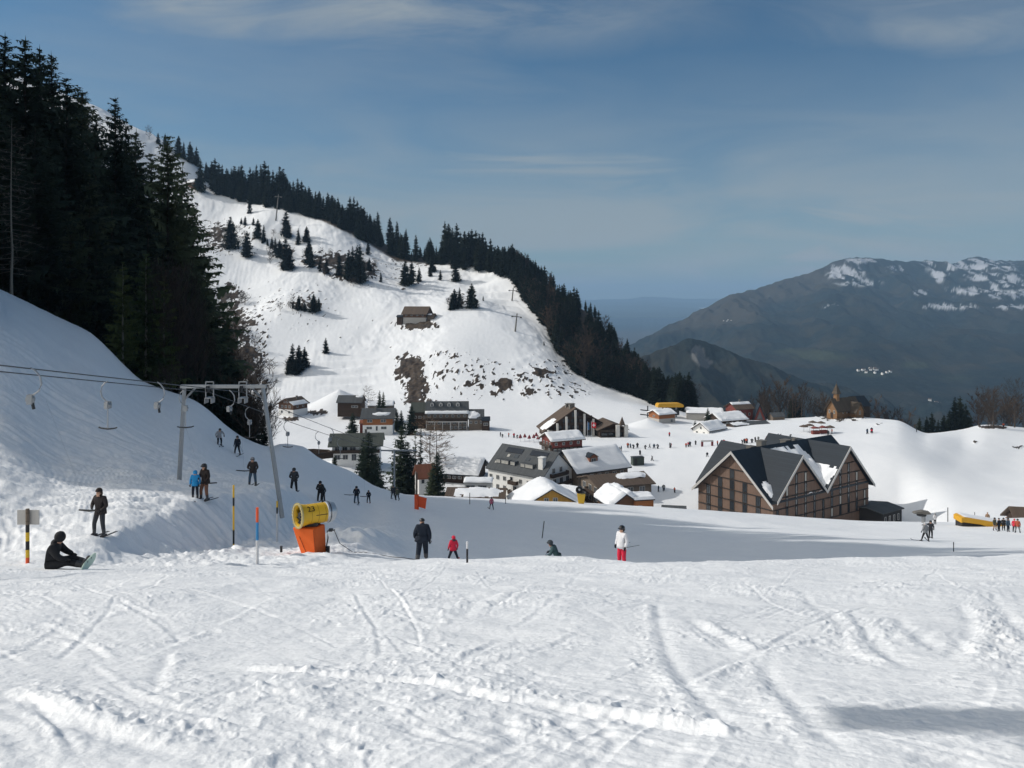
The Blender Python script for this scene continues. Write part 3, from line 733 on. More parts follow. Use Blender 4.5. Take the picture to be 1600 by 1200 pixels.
def plant(proto, loc, H, label, cat, name, group=None, wide=1.0, rz=None):
    """two-part tree (trunk, crown) of height H on the ground"""
    h, cm, tm = proto; s = H/h
    o = thing(name, label, cat, loc, rnd.uniform(0, 6.28) if rz is None else rz, group); o.scale = (s*wide, s*wide, s)
    link_mesh('crown' if tm else 'twigs', cm, o)
    if tm: link_mesh('trunk', tm, o)
    return o
def plant_far(proto, loc, H, label, cat, name, group, wide=1.0):
    h, me = proto; s = H/h
    o = link_mesh(name, me, None, loc); o.rotation_euler = (0, 0, rnd.uniform(0, 6.28)); o.scale = (s*wide, s*wide, s)
    return tag(o, label, cat, group)

# ---- near wood above the left bank: (top column, top row, distance)
G = 'spruces of the dark wood above the left bank'
NEARWOOD = [(-30,40,96,0),(8,52,104,2),(40,58,98,3),(62,72,112,0),(80,82,100,4),(103,118,96,1),(128,140,110,3),(122,134,118,0),(150,182,104,2),(180,150,106,2),(196,196,118,3),(213,202,112,4),(236,236,120,1),(262,208,108,0),(285,262,118,4),(300,320,112,1),
 (-60,90,92,1),(-10,150,88,3),(55,190,90,1),(20,230,96,0),(95,235,96,3),(140,270,96,0),(175,300,100,3),(230,330,104,1),(205,310,108,0),(250,350,108,3),(270,330,112,2),(300,400,106,1),(-110,20,110,0),(-160,0,105,2),(-120,120,95,1),
 (110,330,92,3),(75,320,90,0),(35,330,88,1),(5,350,86,3),(150,390,94,1),(315,452,108,3),(335,500,110,1),(352,540,112,3),(372,575,112,0),(392,618,112,1)]
special = {12:('tall ragged spruce with a bare stem showing through its middle, second of the skyline spruces from the slope','near')}
LBL = {9:'tall spruce with snow showing through its lower limbs, rising above the dark wood', 13:'big full conical spruce at the slope side end of the dark wood',
       2:'broad topped spruce, tallest crown near the upper left corner', 4:'long pointed spruce with sunlit grey green flank beside the broad topped one', 11:'thin gappy spruce just left of the big conical spruce'}
for i, (px, py, D, k) in enumerate(NEARWOOD):
    b = on(px, D); H = (HY-py)/F*D - b.z
    plant(BIG[k], b, H, LBL.get(i, 'dark spruce packed in the shaded wood above the left bank'), 'spruce tree', 'spruce', None if i in LBL else G, wide=(1.25 if H > 30 else 1.5)*(.95 if i in (9,11) else 1.0))
# wood outside the frame on the rising hill: throws its shade over the hollow
off = [(-150,70),(-190,58),(-230,64),(-270,52),(-310,72),(-330,60),(-370,80),(-400,66),(-430,56),(-470,76),(-500,62),(-250,84),(-290,92),(-200,98),(-350,100),(-420,96),(-540,70),(-580,82),(-620,66),(-520,96),(-450,118),(-330,122),(-230,118),(-600,108),(-660,80),(-480,52),(-540,50),(-370,50),(-700,100),(-740,84),(-660,62)]
off += [(-420,132),(-500,138),(-580,142),(-660,140),(-740,138),(-820,140),(-900,136),(-1000,140),(-1100,138),(-1180,120),(-1240,136),(-620,150),(-760,152),(-880,154),(-1040,156),(-1160,150),(-560,45),(-640,48),(-720,50),(-800,54),(-880,58),(-780,66),(-860,74),(-940,66),(-900,88),(-820,96),(-960,104),(-1040,80),(-780,116),(-1000,120),(-640,124),(-540,116),(-1080,96),(-1120,116),(-460,46),(-400,48),(-700,44),(-850,46)]
def merged(items, meshes, name, mats, label=None):
    Vs = []; Fs = []; n = 0
    cache = []
    for me_ in meshes:
        a_ = np.empty(len(me_.vertices)*3, np.float32); me_.vertices.foreach_get('co', a_)
        f_ = np.empty(len(me_.loops), np.int32); me_.loops.foreach_get('vertex_index', f_); cache.append((a_.reshape(-1,3), f_.reshape(-1,3)))
    for loc, s_, wd, k, rz_ in items:
        a_, f_ = cache[k]; c_, si = math.cos(rz_), math.sin(rz_)
        p = np.stack([(a_[:,0]*c_-a_[:,1]*si)*s_*wd+loc[0], (a_[:,0]*si+a_[:,1]*c_)*s_*wd+loc[1], a_[:,2]*s_+loc[2]], -1)
        Vs.append(p); Fs.append(f_+n); n += len(p)
    o = link_mesh(name, np_mesh(name, np.concatenate(Vs), np.concatenate(Fs), mats, smooth=False)); tag(o, label, kind='stuff'); return o
off = [p for p in off if p[1] >= 56]
merged([(on(px, D)-Vector((0,0,1)), (36+8*((i*37) % 10)/10)/MED[i % 4][0], .85, i % 4, i*1.3) for i, (px, D) in enumerate(off)], [p[1] for p in MED], 'spruce_forest', M['needle'], 'spruce wood going on up the hill left of the frame')
# pale dead stem, young spruces, bare trees and brush at the lower edge of the wood
b = on(18, 80); H = (HY-185)/F*80-b.z
o = thing('dead_tree', 'thin pale dead spruce with bare stubs in front of the wood at the left edge', 'dead tree', b)
vs, fs = bare_mesh(H, 1.7, 480, 70, 3, 3, -.12, .12, .07, .02)
tri = tri_mesh('crown', vs, fs, M['bark_pale']); link_mesh('crown', tri, o); link_mesh('trunk', trunk_mesh('trunk', H, .15, M['bark_pale'], 71), o)
for i, (px, py, D, lb) in enumerate([(192,408,86.5,'young green spruce with a pale stem at the wood edge, left of its twin'),(228,395,88.5,'young green spruce, taller and greener, right in front of the dark wood'),(256,430,89.5,'young green spruce lowest on the slope of the three at the wood edge')]):
    b = on(px, D); plant(YOUNG[i % 2], b, (HY-py)/F*D-b.z, lb, 'young spruce', 'young_spruce', wide=1.15)
G2 = 'leafless trees along the lower edge of the wood'
for i, (px, py, D, k) in enumerate([(255,430,89.5,0),(268,445,90,2),(280,430,91,0),(290,465,92,2),(300,480,93,0),(308,500,94,2),(240,460,90,2),(318,520,96,0),(326,548,98,2),(336,575,99,0),(262,490,90,0),(285,510,92,2),(345,600,100,0)]):
    b = on(px, D); plant(BARE[k], b, (HY-py)/F*D-b.z, 'grey leafless tree with fine upright twigs at the lower edge of the dark wood', 'bare tree', 'bare_tree', G2, .62)
G3 = 'brown leafless shrubs beside the ski hill'
for i, (px, py, D) in enumerate([(335,500,150),(345,520,150),(352,545,148),(362,565,150),(372,585,148),(380,602,146),(340,540,145),(356,590,140)]):
    b = on(px, D); plant(BARE[1], b, (HY-py)/F*D-b.z, 'rusty brown leafless tree on the right fringe of the dark wood', 'bare tree', 'bare_tree', G3, .6)
# rusty scrub on the bare ground beyond the wood edge
q = random.Random(31)
for i in range(46):
    zx, zy, rx, ry = q.choice([(385,560,24,26),(375,510,24,26),(395,590,18,14),(362,470,18,22),(350,375,24,16)])
    b = hit(zx+q.gauss(0,.55)*rx, zy+q.gauss(0,.55)*ry, 390); plant_far(FARBARE[(i % 2)*2], b, q.uniform(4, 8.5), 'rusty leafless scrub on the bare ground right of the dark wood', 'shrub', 'shrub', 'rusty scrub right of the dark wood', 1.5)
for i, (px, py, D, k, lb) in enumerate([(262,604,86.5,1,'low grey bush with spreading bare twigs on the bank edge behind the lift frame'),(390,612,100,0,'twiggy bush sticking out right of the lift frame top corner'),(402,630,102,1,'upper twiggy bush beside the village side of the wood'),(404,650,98,0,'dense dark bush at the foot of the wood right of the lift post'),(395,640,95,1,'bush in deep shade behind the right lift post'),(416,655,104,1,'outermost bush of the wood towards the brown chalet')]):
    b = on(px, D); plant(SHRUB[k], b, max(2.0, (HY-py)/F*D-b.z), lb, 'bush', 'bush', None, .95 if i else 1.7)
for i, (px, py, D) in enumerate([(368,600,106),(380,622,108),(395,640,112)]):
    b = on(px, D); plant(BARE[i % 2*2], b, (HY-py)/F*D-b.z, 'grey leafless tree with fine upright twigs at the lower edge of the dark wood', 'bare tree', 'bare_tree', G2, .7)
for i, (px, py, D) in enumerate([(330,560,97),(350,585,98),(372,600,100),(392,625,101),(310,540,96),(412,655,103),(290,520,93),(260,500,93)]):
    b = on(px, D); plant(MED[i % 4], b, (HY-py)/F*D-b.z, 'small dark spruce filling the shaded foot of the wood', 'spruce tree', 'spruce', 'small spruces at the foot of the dark wood', 1.3)

# ---- ridge wood of the ski mountain
GR = 'spruces in the wood along the mountain ridge'
sil = [(326,248),(345,252),(358,255),(368,258),(385,262),(400,255),(412,252),(430,262),(445,268),(455,275),(465,280),(478,290),(490,298),(505,305),(515,300),(532,315),(545,312),(555,310),(575,325),(590,332),(605,338),(620,345),(640,348),(655,345),(670,350),(688,340),(702,352),(715,352),(730,352),(748,362),(760,365),(772,372),(785,380),(798,390)]
sx_ = [p[0] for p in sil]; sy_ = [p[1] for p in sil]
gx = [230,300,340,420,500,560,620,700,800]; gy = [215,256,297,314,332,358,386,401,417]
q = random.Random(11); nr_ = 0
x = 322
while x < 800:
    if not (598 < x < 606 or 636 < x < 640):
        gyy = np.interp(x, gx, gy)
        b = hit(x, gyy+q.uniform(1, 5), 500)
        if b.y > 980: x += 2; continue
        top = np.interp(x, sx_, sy_)+q.uniform(-5, 12); H = max(9, (b.z*-1 + (HY-top)/F*b.y))
        plant_far(FAR[q.randrange(6)], b, H, 'dark spruce in the dense row along the mountain ridge', 'spruce tree', 'spruce', GR, q.uniform(.8, 1.45)); nr_ += 1
    x += q.uniform(4.5, 7.5)
x = 322; RF = []
while x < 795:   # ranks in front and between
    gyy = np.interp(x, gx, gy) + q.uniform(2, 11 if x < 560 else 17)
    if not (500 < x < 512 or 598 < x < 608 or 636 < x < 648):
        b = hit(x, gyy, 450); Hh = q.uniform(11, 26)
        if b.y > 980: x += 2; continue
        if q.random() < .3: plant_far(FAR[q.randrange(6)], b, Hh, 'dark spruce in the dense row along the mountain ridge', 'spruce tree', 'spruce', GR, q.uniform(1.0, 1.3)); nr_ += 1
        else: RF.append((b, Hh/20, q.uniform(1.0, 1.3), q.randrange(6), q.uniform(0, 6)))
    x += q.uniform(1.6, 3.4)
merged(RF, [p[1] for p in FAR], 'ridge_forest', M['needle_far'], 'mass of spruces closing the ridge wood')
for i, (px, py, top, lb) in enumerate([(247,222,207,'small spruce left at the head of the upper snow ridge'),(258,226,208,'spruce just right of the leftmost one on the upper snow ridge'),(279,242,212,'narrow spruce standing before the clump on the upper snow ridge'),(287,246,222,'short spruce right after the narrow one on the upper snow ridge'),(297,252,222,'rounded spruce in the clump above the ridge hut'),(307,258,230,'last spruce before the gap on the upper snow ridge'),(313,297,248,'single tall spruce beside the ridge hut')]):
    b = hit(px, py+3, 500); plant_far(FAR[i % 6], b, (py+3-top)/F*b.y, lb, 'spruce tree', 'spruce', None, 1.15)
b = hit(233, 218, 500); plant_far(FARBARE[1], b, 14, 'round leafless tree at the very top of the snow ridge', 'bare tree', 'bare_tree', None)

# ---- right flank of the mountain
GF = 'spruces on the steep right flank of the mountain'; GB = 'leafless trees on the steep right flank of the mountain'
ex = [780,800,830,850,872,905,940,980,1030,1060,1090]; ey = [412,442,478,508,550,588,602,614,634,641,648]
tx = [800,830,870,900,920,945,960,985,1000,1030,1050,1085]; ty = [388,405,428,452,468,495,515,545,555,590,602,630]
rows_ = 0; FILL = []
for i in range(560):
    x = 795 + 290*q.random(); lo = np.interp(x, ex, ey)-1; hi = np.interp(x, tx, ty)
    f = q.random()**.8
    top = hi + (lo-hi-12)*f
    gpy = top + 22 + 8*q.random()
    if gpy > lo+1: gpy = lo+1-q.random()*3
    # ground of the flank: on the visible slope, or just beyond its brow
    b = hit(x, gpy, 430) if gpy > np.interp(x, [870,920,960,1000,1050,1100], [460,502,550,587,620,651])+2 else None
    if b is None or b.y > 720:
        Dd = np.interp(x, [800,870,920,960,1000,1050,1100], [705,650,600,560,520,480,450])+q.uniform(-8, 10); b = on(x, Dd); Hh = max(10, -b.z+(HY-(hi+q.uniform(-3, 9)))/F*Dd)
    else: Hh = q.uniform(11, 19)
    brown = q.random() < (.08 + .42*math.exp(-((x-905)/75)**2)*sstep(.1, .7, f))
    if brown: plant_far(FARBARE[q.randrange(4)], b, min(Hh, 16)*q.uniform(.8, 1), 'grey brown leafless tree among the spruces of the mountain flank', 'bare tree', 'bare_tree', GB, q.uniform(1, 1.3))
    elif rows_ < 78: plant_far(FAR[q.randrange(6)], b, min(Hh, 27), 'dark spruce on the steep wooded flank right of the ski hill', 'spruce tree', 'spruce', GF, q.uniform(1, 1.3)); rows_ += 1
    else: FILL.append((b, min(Hh, 24)/FAR[0][0], q.uniform(1.1, 1.4), q.randrange(6), q.uniform(0, 6)))

for i in range(60):
    x = q.uniform(796, 850); lo = np.interp(x, ex, ey); b = hit(x, lo-q.uniform(0, 26), 430)
    if b.y < 900: FILL.append((b, q.uniform(12, 20)/20, q.uniform(1.0, 1.4), q.randrange(6), q.uniform(0, 6)))
merged(FILL, [p[1] for p in FAR], 'flank_forest', M['needle_far'], 'mass of spruces filling the wooded mountain flank')
# ---- single trees on the open slope: (column, foot row, top row)
GS = 'scattered small spruces on the open ski slope'
slope = [(390,333,308),(360,388,340),(386,402,362),(403,372,343),(412,378,352),(396,352,340),(383,352,338),(377,350,340),(447,370,330),(450,372,345),(466,382,357),(479,378,354),(430,395,372),(437,402,375),(446,420,372),(452,422,384),(425,388,370),(418,384,373),(410,380,371),(483,400,376),(482,412,380),(486,418,388),
 (500,424,404),(510,428,406),(530,430,396),(545,436,392),(551,438,386),(558,440,385),(562,442,384),(575,398,378),(577,424,404),(568,440,418),(595,441,425),(559,372,356),(633,445,408),(643,444,408),(655,440,418),(675,425,400),(688,438,422),(672,432,416),(643,402,393),(712,440,408),
 (467,484,462),(458,482,470),(490,488,460),(498,486,465),(476,486,472),(457,582,538),(467,580,540),(476,574,543),(452,584,558),(463,585,560),(509,552,528),(710,482,452),(718,480,450),(737,481,444),(706,484,464),(755,470,462),(850,540,533)]
for px, py, tp in slope:
    b = hit(px, py, 390); near_ = (py-tp) > 32
    plant_far(FAR[q.randrange(6)], b, (py-tp)*1.04/F*b.y, 'small dark spruce standing alone or in a clump on the open snow slope', 'spruce tree', 'spruce', GS, q.uniform(1.15, 1.5))
for i in range(110):   # low scrub in the clumps
    zx, zy, rx, ry = q.choice([(520,412,40,12),(550,425,38,14),(520,412,40,12),(550,425,38,14),(555,420,30,14),(370,372,25,14),(480,482,22,5),(440,395,25,16),(460,578,12,8),(715,478,14,6),(560,440,12,10)])
    px, py = zx+q.gauss(0, .6)*rx, zy+q.gauss(0, .6)*ry
    b = hit(px, py, 390); plant_far(FARBARE[q.randrange(4)], b, q.uniform(3.5, 7), 'low leafless scrub among the slope spruces', 'shrub', 'shrub', 'scrub in the clumps on the ski slope', 1.5)

# ================================================================== BUILDINGS
M['wood_dark'] = mat('dark_timber', (.055,.036,.026), .85, .3, 2, .3, 20, boards=('z', .22))
M['wood_brown'] = mat('brown_timber', (.13,.070,.042), .85, .3, 2, .3, 20, boards=('z', .22))
M['wood_orange'] = mat('orange_timber', (.33,.13,.05), .8, .25, 2, .2, 20, boards=('z', .22))
M['wood_grey'] = mat('weathered_timber', (.17,.135,.105), .9, .35, 2, .3, 20, boards=('z', .25))
M['wood_red'] = mat('red_brown_timber', (.20,.055,.045), .85, .25, 2, .2, 20, boards=('z', .22))
M['clad'] = mat('vertical_cladding', (.195,.130,.098), .85, .25, 1.2, .2, 20, boards=('h', .32), dark=.55)
M['stucco'] = mat('white_render', (.80,.79,.76), .9, .06, 1.5, .15, 30)
M['stucco_grey'] = mat('grey_render', (.36,.35,.33), .9, .1, 1.5, .15, 30)
M['ochre'] = mat('ochre_board', (.42,.235,.05), .85, .15, 2, .15, 20, boards=('h', .3))
M['roof_grey'] = mat('grey_slate_roof', (.085,.092,.098), .8, .25, 1.5, .3, 12, boards=('x', .6), dark=.35)
M['roof_dark'] = mat('dark_sheet_roof', (.019,.027,.037), .55, .2, 1.0, .15, 10, boards=('x', .5), dark=.4)
M['roof_green'] = mat('grey_green_roof', (.075,.085,.075), .8, .25, 1.5, .3, 12, boards=('x', .6), dark=.3)
M['roof_brown'] = mat('brown_shingle_roof', (.115,.085,.065), .9, .3, 2, .4, 12, boards=('x', .4), dark=.4)
M['trim'] = mat('pale_trim', (.50,.49,.47), .7, .08, 2)
M['trim_dark'] = mat('dark_trim', (.030,.028,.028), .7, .15, 2)
M['rail'] = mat('dark_balcony_timber', (.060,.042,.032), .85, .25, 3, boards=('h', .15))
M['metal'] = mat('galvanised_steel', (.33,.34,.35), .45, .15, 3, metal=.7)
M['metal_dark'] = mat('dark_steel', (.045,.047,.05), .5, .2, 4, metal=.5)
M['stone'] = mat('pale_concrete', (.42,.40,.37), .9, .15, 2, .2, 10)
M['chim'] = mat('chimney_sheet', (.16,.15,.135), .6, .2, 3)
M['copper'] = mat('copper_brown_sheet', (.27,.105,.060), .6, .2, 2, boards=('x', .4))
M['solar'] = mat('solar_glass', (.012,.016,.026), .2, .2, 1, spec=.5)
m, t, b_ = new_mat('window_glass'); M['glass'] = m
oi = t.n('ShaderNodeObjectInfo').outputs['Random']
t.l(t.mix(oi, (.02,.026,.032), (.075,.085,.095)), b_.inputs['Base Color']); b_.inputs['Roughness'].default_value = .12; b_.inputs['Specular IOR Level'].default_value = .6
M['snowcap'] = mat('roof_snow', (.85,.865,.885), .65, .04, .8, .4, 1.5, spec=.2)
M['curtain'] = mat('pale_curtain', (.45,.44,.40), .8, .1, 3)
M['lit'] = mat('drawn_yellow_blind', (.55,.48,.10), .7, .1, 2)

def snow_patch(L_, W_, seed, thick=.35, full=True, n=26):
    """snow lying on a roof plane: local x 0..L_, y 0..W_ (down the slope), z up from the plane"""
    xs = np.linspace(0, 1, n); ys = np.linspace(0, 1, max(10, n//2)); u, v = np.meshgrid(xs, ys)
    e = np.minimum(np.minimum(u, 1-u)*L_, np.minimum(v, 1-v)*W_)
    nz = fbm(u*L_*.35+seed*3.1, v*W_*.45+seed, 3, seed)
    if full: h = thick*sstep(-.05, .45, e+.08*nz+.1)*(1+.35*nz)
    else:
        rr = np.hypot((u-.5)*2, (v-.5)*2)
        h = thick*np.clip((1.02-rr+nz*.35)*2.2, -1, 1)
    return u*L_, v*W_, h
def add_snow(parent, frame, L_, W_, seed, thick=.35, full=True, name='snow_cover', nn=26):
    u, v, h = snow_patch(L_, W_, seed, thick, full, nn)
    ny, nx = u.shape; keep = h > .015
    V_ = [frame @ Vector((u[i,j], v[i,j], max(h[i,j], 0.0)+.012)) for i in range(ny) for j in range(nx)]
    F_ = [(i*nx+j, i*nx+j+1, (i+1)*nx+j+1, (i+1)*nx+j) for i in range(ny-1) for j in range(nx-1) if keep[i,j] or keep[i+1,j] or keep[i,j+1] or keep[i+1,j+1]]
    if not F_: return
    mb = MB(); mb.add(V_, F_); 
    if full:   # skirt down to the roof
        ring = [(0,j) for j in range(nx)] + [(i,nx-1) for i in range(1,ny)] + [(ny-1,j) for j in range(nx-2,-1,-1)] + [(i,0) for i in range(ny-2,0,-1)]
        top = [V_[i*nx+j] for i,j in ring]; bot = [frame @ Vector((u[i,j], v[i,j], -.02)) for i,j in ring]; k = len(ring)
        mb.add(top+bot, [(a, (a+1) % k, k+(a+1) % k, k+a) for a in range(k)])
    return mb.build(name, M['snowcap'], parent, smooth=True)

def window(parent, P, U, Nn, w, h, frame=None, pane=None, fr=.09, name='window'):
    """window at P (centre on the wall), U along the wall, Nn outward: frame bars with a pane"""
    frame = frame or M['trim']; pane = pane or M['glass']
    U = Vector(U); Nn = Vector(Nn); Zv = Vector((0,0,1)); P = Vector(P)
    mx = Matrix((( U.x, Nn.x, 0, P.x), (U.y, Nn.y, 0, P.y), (0, 0, 1, P.z), (0,0,0,1)))
    mb = MB()
    for cx_, cz, dx, dz in ((0, h/2-fr/2, w, fr), (0, -h/2+fr/2, w, fr), (-w/2+fr/2, 0, fr, h-2*fr), (w/2-fr/2, 0, fr, h-2*fr)):
        mb.box((cx_, .03, cz), (dx, .14, dz), M=mx)
    if w > 1.1: mb.box((0, .03, 0), (fr*.8, .12, h-2*fr), M=mx)
    o = mb.build(name, frame, parent)
    p = MB(); p.box((0, .015, 0), (w-2*fr, .05, h-2*fr), M=mx); p.build('pane', pane, o)
    return o

def house(name, label, cat, px, py, D, L_, W_, rot, hw, rise, wall, roof, over=.7, base=None, base_m=None, snow=(), wins=(), balc=(), chim=(), dormers=(), th=.28, front_rise=0, gable_m=None, ridge_off=0.0, group=None, found=4.0, winf=None):
    """gabled building: ridge along local x (length L_), depth W_ along y, front = -y; rot turns it (degrees)"""
    o = thing(name, label, cat, pix(px, py, D), R(rot), group)
    hl, hd = L_/2, W_/2; ro = ridge_off
    def zr(y): return hw + rise*(1-abs(y-ro)/((hd-ro) if y > ro else (hd+ro)))
    mb = MB(); b0 = (base or 0)
    mb.prism([(-hd, b0 if base else -found), (hd, b0 if base else -found), (hd, hw), (ro, hw+rise), (-hd, hw)], -hl, hl, 'x')
    mb.build('wall', wall, o)
    if base:
        mb = MB(); mb.box((0,0,(base-found)/2), (L_+.16, W_+.16, base+found)); mb.build('base_wall', base_m or M['stucco'], o)
    # roof: two slabs
    mb = MB()
    for s in (-1, 1):
        d = (hd-ro) if s > 0 else (hd+ro); sl = rise/d
        y0, y1 = ro, ro+s*(d+over); z0, z1 = hw+rise, hw+rise-sl*(d+over)
        up = th*math.sqrt(1+sl*sl)
        mb.prism([(y0, z0+.02), (y1, z1+.02), (y1, z1+up), (y0, z0+up)], -hl-over, hl+over, 'x')
    rf = mb.build('roof', roof, o)
    def rframe(s, u0, v0):
        d = (hd-ro) if s > 0 else (hd+ro); sl = rise/d; ln = math.hypot(d+over, sl*(d+over))
        up = th*math.sqrt(1+sl*sl)
        ex_ = Vector((1,0,0)); ey_ = Vector((0, s, -sl)).normalized(); ez_ = ex_.cross(ey_) if s > 0 else ey_.cross(ex_)
        if ez_.z < 0: ez_ = -ez_
        p = Vector((0, ro, hw+rise+up)) + ex_*u0 + ey_*(v0*ln)
        return Matrix(((ex_.x, ey_.x, ez_.x, p.x), (ex_.y, ey_.y, ez_.y, p.y), (ex_.z, ey_.z, ez_.z, p.z), (0,0,0,1))), ln
    for k, (s, u0, u1, v0, v1, full, tk) in enumerate(snow):
        a = -hl-over + (L_+2*over)*u0; b = -hl-over + (L_+2*over)*u1
        fr_, ln = rframe(s, a, v0)
        add_snow(rf, fr_, b-a, ln*(v1-v0), k+int(px), tk, full)
    for (face, u, z, w_, h_) in wins:
        if face == 'f': P, U, Nn = (u, -hd, z), (1,0,0), (0,-1,0)
        elif face == 'b': P, U, Nn = (u, hd, z), (-1,0,0), (0,1,0)
        elif face == 'l': P, U, Nn = (-hl, -u, z), (0,-1,0), (-1,0,0)
        else: P, U, Nn = (hl, u, z), (0,1,0), (1,0,0)
        if base and z < base: P = tuple(Vector(P)+Vector(Nn)*.08)
        window(o, P, U, Nn, w_, h_, frame=winf)
    for (face, z, u0, u1, dp) in balc:
        mb = MB(); c_ = (u0+u1)/2; ln = abs(u1-u0)
        if face in 'fb':
            sg = -1 if face == 'f' else 1
            mb.box((c_, sg*(hd+dp/2+.04), z), (ln, dp, .15)); mb.box((c_, sg*(hd+dp), z+.62), (ln, .08, .85))
            for e in (u0+.04, u1-.04): mb.box((e, sg*(hd+dp/2), z+.62), (.06, dp-.12, .85))
        else:
            sg = -1 if face == 'l' else 1
            mb.box((sg*(hl+dp/2+.04), c_, z), (dp, ln, .15)); mb.box((sg*(hl+dp), c_, z+.62), (.08, ln, .85))
            for e in (u0+.04, u1-.04): mb.box((sg*(hl+dp/2), e, z+.62), (dp-.12, .06, .85))
        mb.build('balcony', M['rail'], o)
    for (u, s, v, w_, h_) in chim:
        fr_, ln = rframe(s, u, v); p = fr_ @ Vector((0,0,0))
        mb = MB(); mb.box((p.x, p.y, p.z+h_/2-.5), (w_, w_*.8, h_+1)); mb.box((p.x, p.y, p.z+h_+.06), (w_*1.25, w_*1.05, .12)); mb.build('chimney', M['chim'], rf)
    for (u, s, v, w_, h_, mm) in dormers:
        fr_, ln = rframe(s, u, v); p = fr_ @ Vector((0,0,0))
        mb = MB(); dl = h_*1.6
        mb.prism([(p.x-w_/2, p.z-.6), (p.x+w_/2, p.z-.6), (p.x+w_/2, p.z+h_), (p.x, p.z+h_*1.5), (p.x-w_/2, p.z+h_)], p.y, p.y-s*dl, 'y')
        dm = mb.build('dormer', mm, rf)
        mb = MB()
        for k in (-1, 1): mb.prism([(p.x, p.z+h_*1.5+.02), (p.x+k*(w_/2+.2), p.z+h_-.08), (p.x+k*(w_/2+.2), p.z+h_+.1), (p.x, p.z+h_*1.5+.22)], p.y+s*.25, p.y-s*dl, 'y')
        mb.build('dormer_roof', roof, dm)
        window(dm, (p.x, p.y, p.z+h_*.45), (1,0,0), (0,s,0), w_*.6, h_*.75)
    return o
def row(face, z, us, w=1.1, h=1.3): return [(face, u, z, w, h) for u in us]
def span(a, b, n): return [a+(b-a)*k/(n-1) for k in range(n)]
FULL = lambda s, tk=.4: (s, 0.0, 1.0, 0.0, 1.0, True, tk)

# ---- the village, from left to right
house('chalet', 'small brown chalet on a white base at the foot of the ski hill, farthest left', 'chalet', 458, 646, 400, 10, 9.5, 62, 5.2, 2.6, M['wood_brown'], M['roof_brown'], over=.9, base=2.6, snow=[(1,.05,1,.05,.95,True,.3),(-1,0,.9,.5,1,True,.25)],
      wins=row('l', 1.4, (-2.6, 2.2), 1.3, 1.2)+row('l', 4.0, (-2.4, 0, 2.4), 1.3, 1.3)+row('l', 6.3, (-.9, .9), 1.0, 1.0)+row('f', 4.0, (-2, 2)), chim=[(1, -1, .25, .8, 1.4)])
house('barn', 'low dark timber barn under the pointed snow mound', 'barn', 549, 637, 395, 11.8, 7, -4, 3.2, 2.6, M['wood_dark'], M['roof_grey'], over=.6, snow=[(-1,.68,.95,.02,.3,False,.35)], wins=[('f', 2.6, 1.0, 3.2, 1.1)])
house('chalet', 'orange timber chalet with a grey roof and an oval patch of snow', 'chalet', 592, 671, 350, 12.6, 9, 3, 6.0, 3.0, M['wood_orange'], M['roof_grey'], over=1.1, base=2.6, snow=[(-1,.34,.88,.42,.72,False,.4)],
      wins=row('f', 1.4, (-3.6, 2.6), 2.4, 1.2)+row('f', 4.4, (-3.4, 2.4), 2.2, 1.3)+[('f', -.4, 1.2, .9, 2.0)]+row('r', 4.2, (-2, 2)), chim=[(-1.5, -1, .12, .9, 1.3)])
house('shed', 'rust red lean shed against the left side of the orange chalet', 'shed', 569, 670, 348, 3.2, 4, 3, 2.6, 1.0, M['wood_red'], M['copper'], over=.25)
house('chalet', 'snow roofed house peeping out behind the orange chalet', 'chalet', 596, 640, 385, 11.5, 8, 3, 2.2, 1.8, M['wood_grey'], M['roof_grey'], over=.4, snow=[(-1,.0,.42,.1,.95,True,.4),(-1,.5,1,.0,.95,True,.4)])
# long inn under the brown rock
inn = house('inn', 'long grey inn with four dormers and a snow edged roof below the brown rock', 'inn', 699, 668, 365, 18.5, 10, 2, 7.2, 4.4, M['wood_grey'], M['roof_grey'], over=.5, snow=[(-1,.0,1.0,.80,1.02,True,.55)],
      wins=row('f', 6.0, span(-8,8,7), 1.2, 1.2)+row('f', 2.9, span(-8,8,8), 1.4, 1.3)+row('f', .9, span(2,8,4), 1.3, 1.2), balc=[('f', 4.0, -9.1, 9.1, 1.2)], dormers=[(u, -1, .42, 1.6, 1.3, M['trim']) for u in (-6.8,-2.9,.9,4.8)])
mb = MB(); mb.box((0,-6.5,3.6), (18.4, 1.6, .25)); 
for u in span(-9, 9, 6): mb.box((u, -7.1, 1.7), (.25,.25,3.6))
mb.build('veranda', M['trim'], inn)
house('inn_wing', 'dark low wing joined to the left end of the long inn', 'building', 657, 660, 370, 7.5, 8, 2, 5.5, 3.4, M['wood_dark'], M['roof_green'], over=.5, wins=row('f', 3.0, (-2.2, 0, 2.2), 1.5, 1.1))
house('inn_wing', 'short wing with a round patch of snow at the right end of the long inn', 'building', 744, 666, 363, 6.6, 8, 2, 4.0, 3.4, M['wood_grey'], M['roof_grey'], over=.4, snow=[(-1,.02,.75,.2,.95,False,.6)], wins=row('f', 2.4, span(-2.4,2.4,3), 1.2, 1.2))
house('kiosk', 'small dark annex stepping down right of the long inn', 'building', 759, 667, 360, 3.4, 5, 2, 3.2, 1.2, M['wood_dark'], M['roof_dark'], over=.3, wins=[('f', 0, 1.6, 2.0, 1.2)])
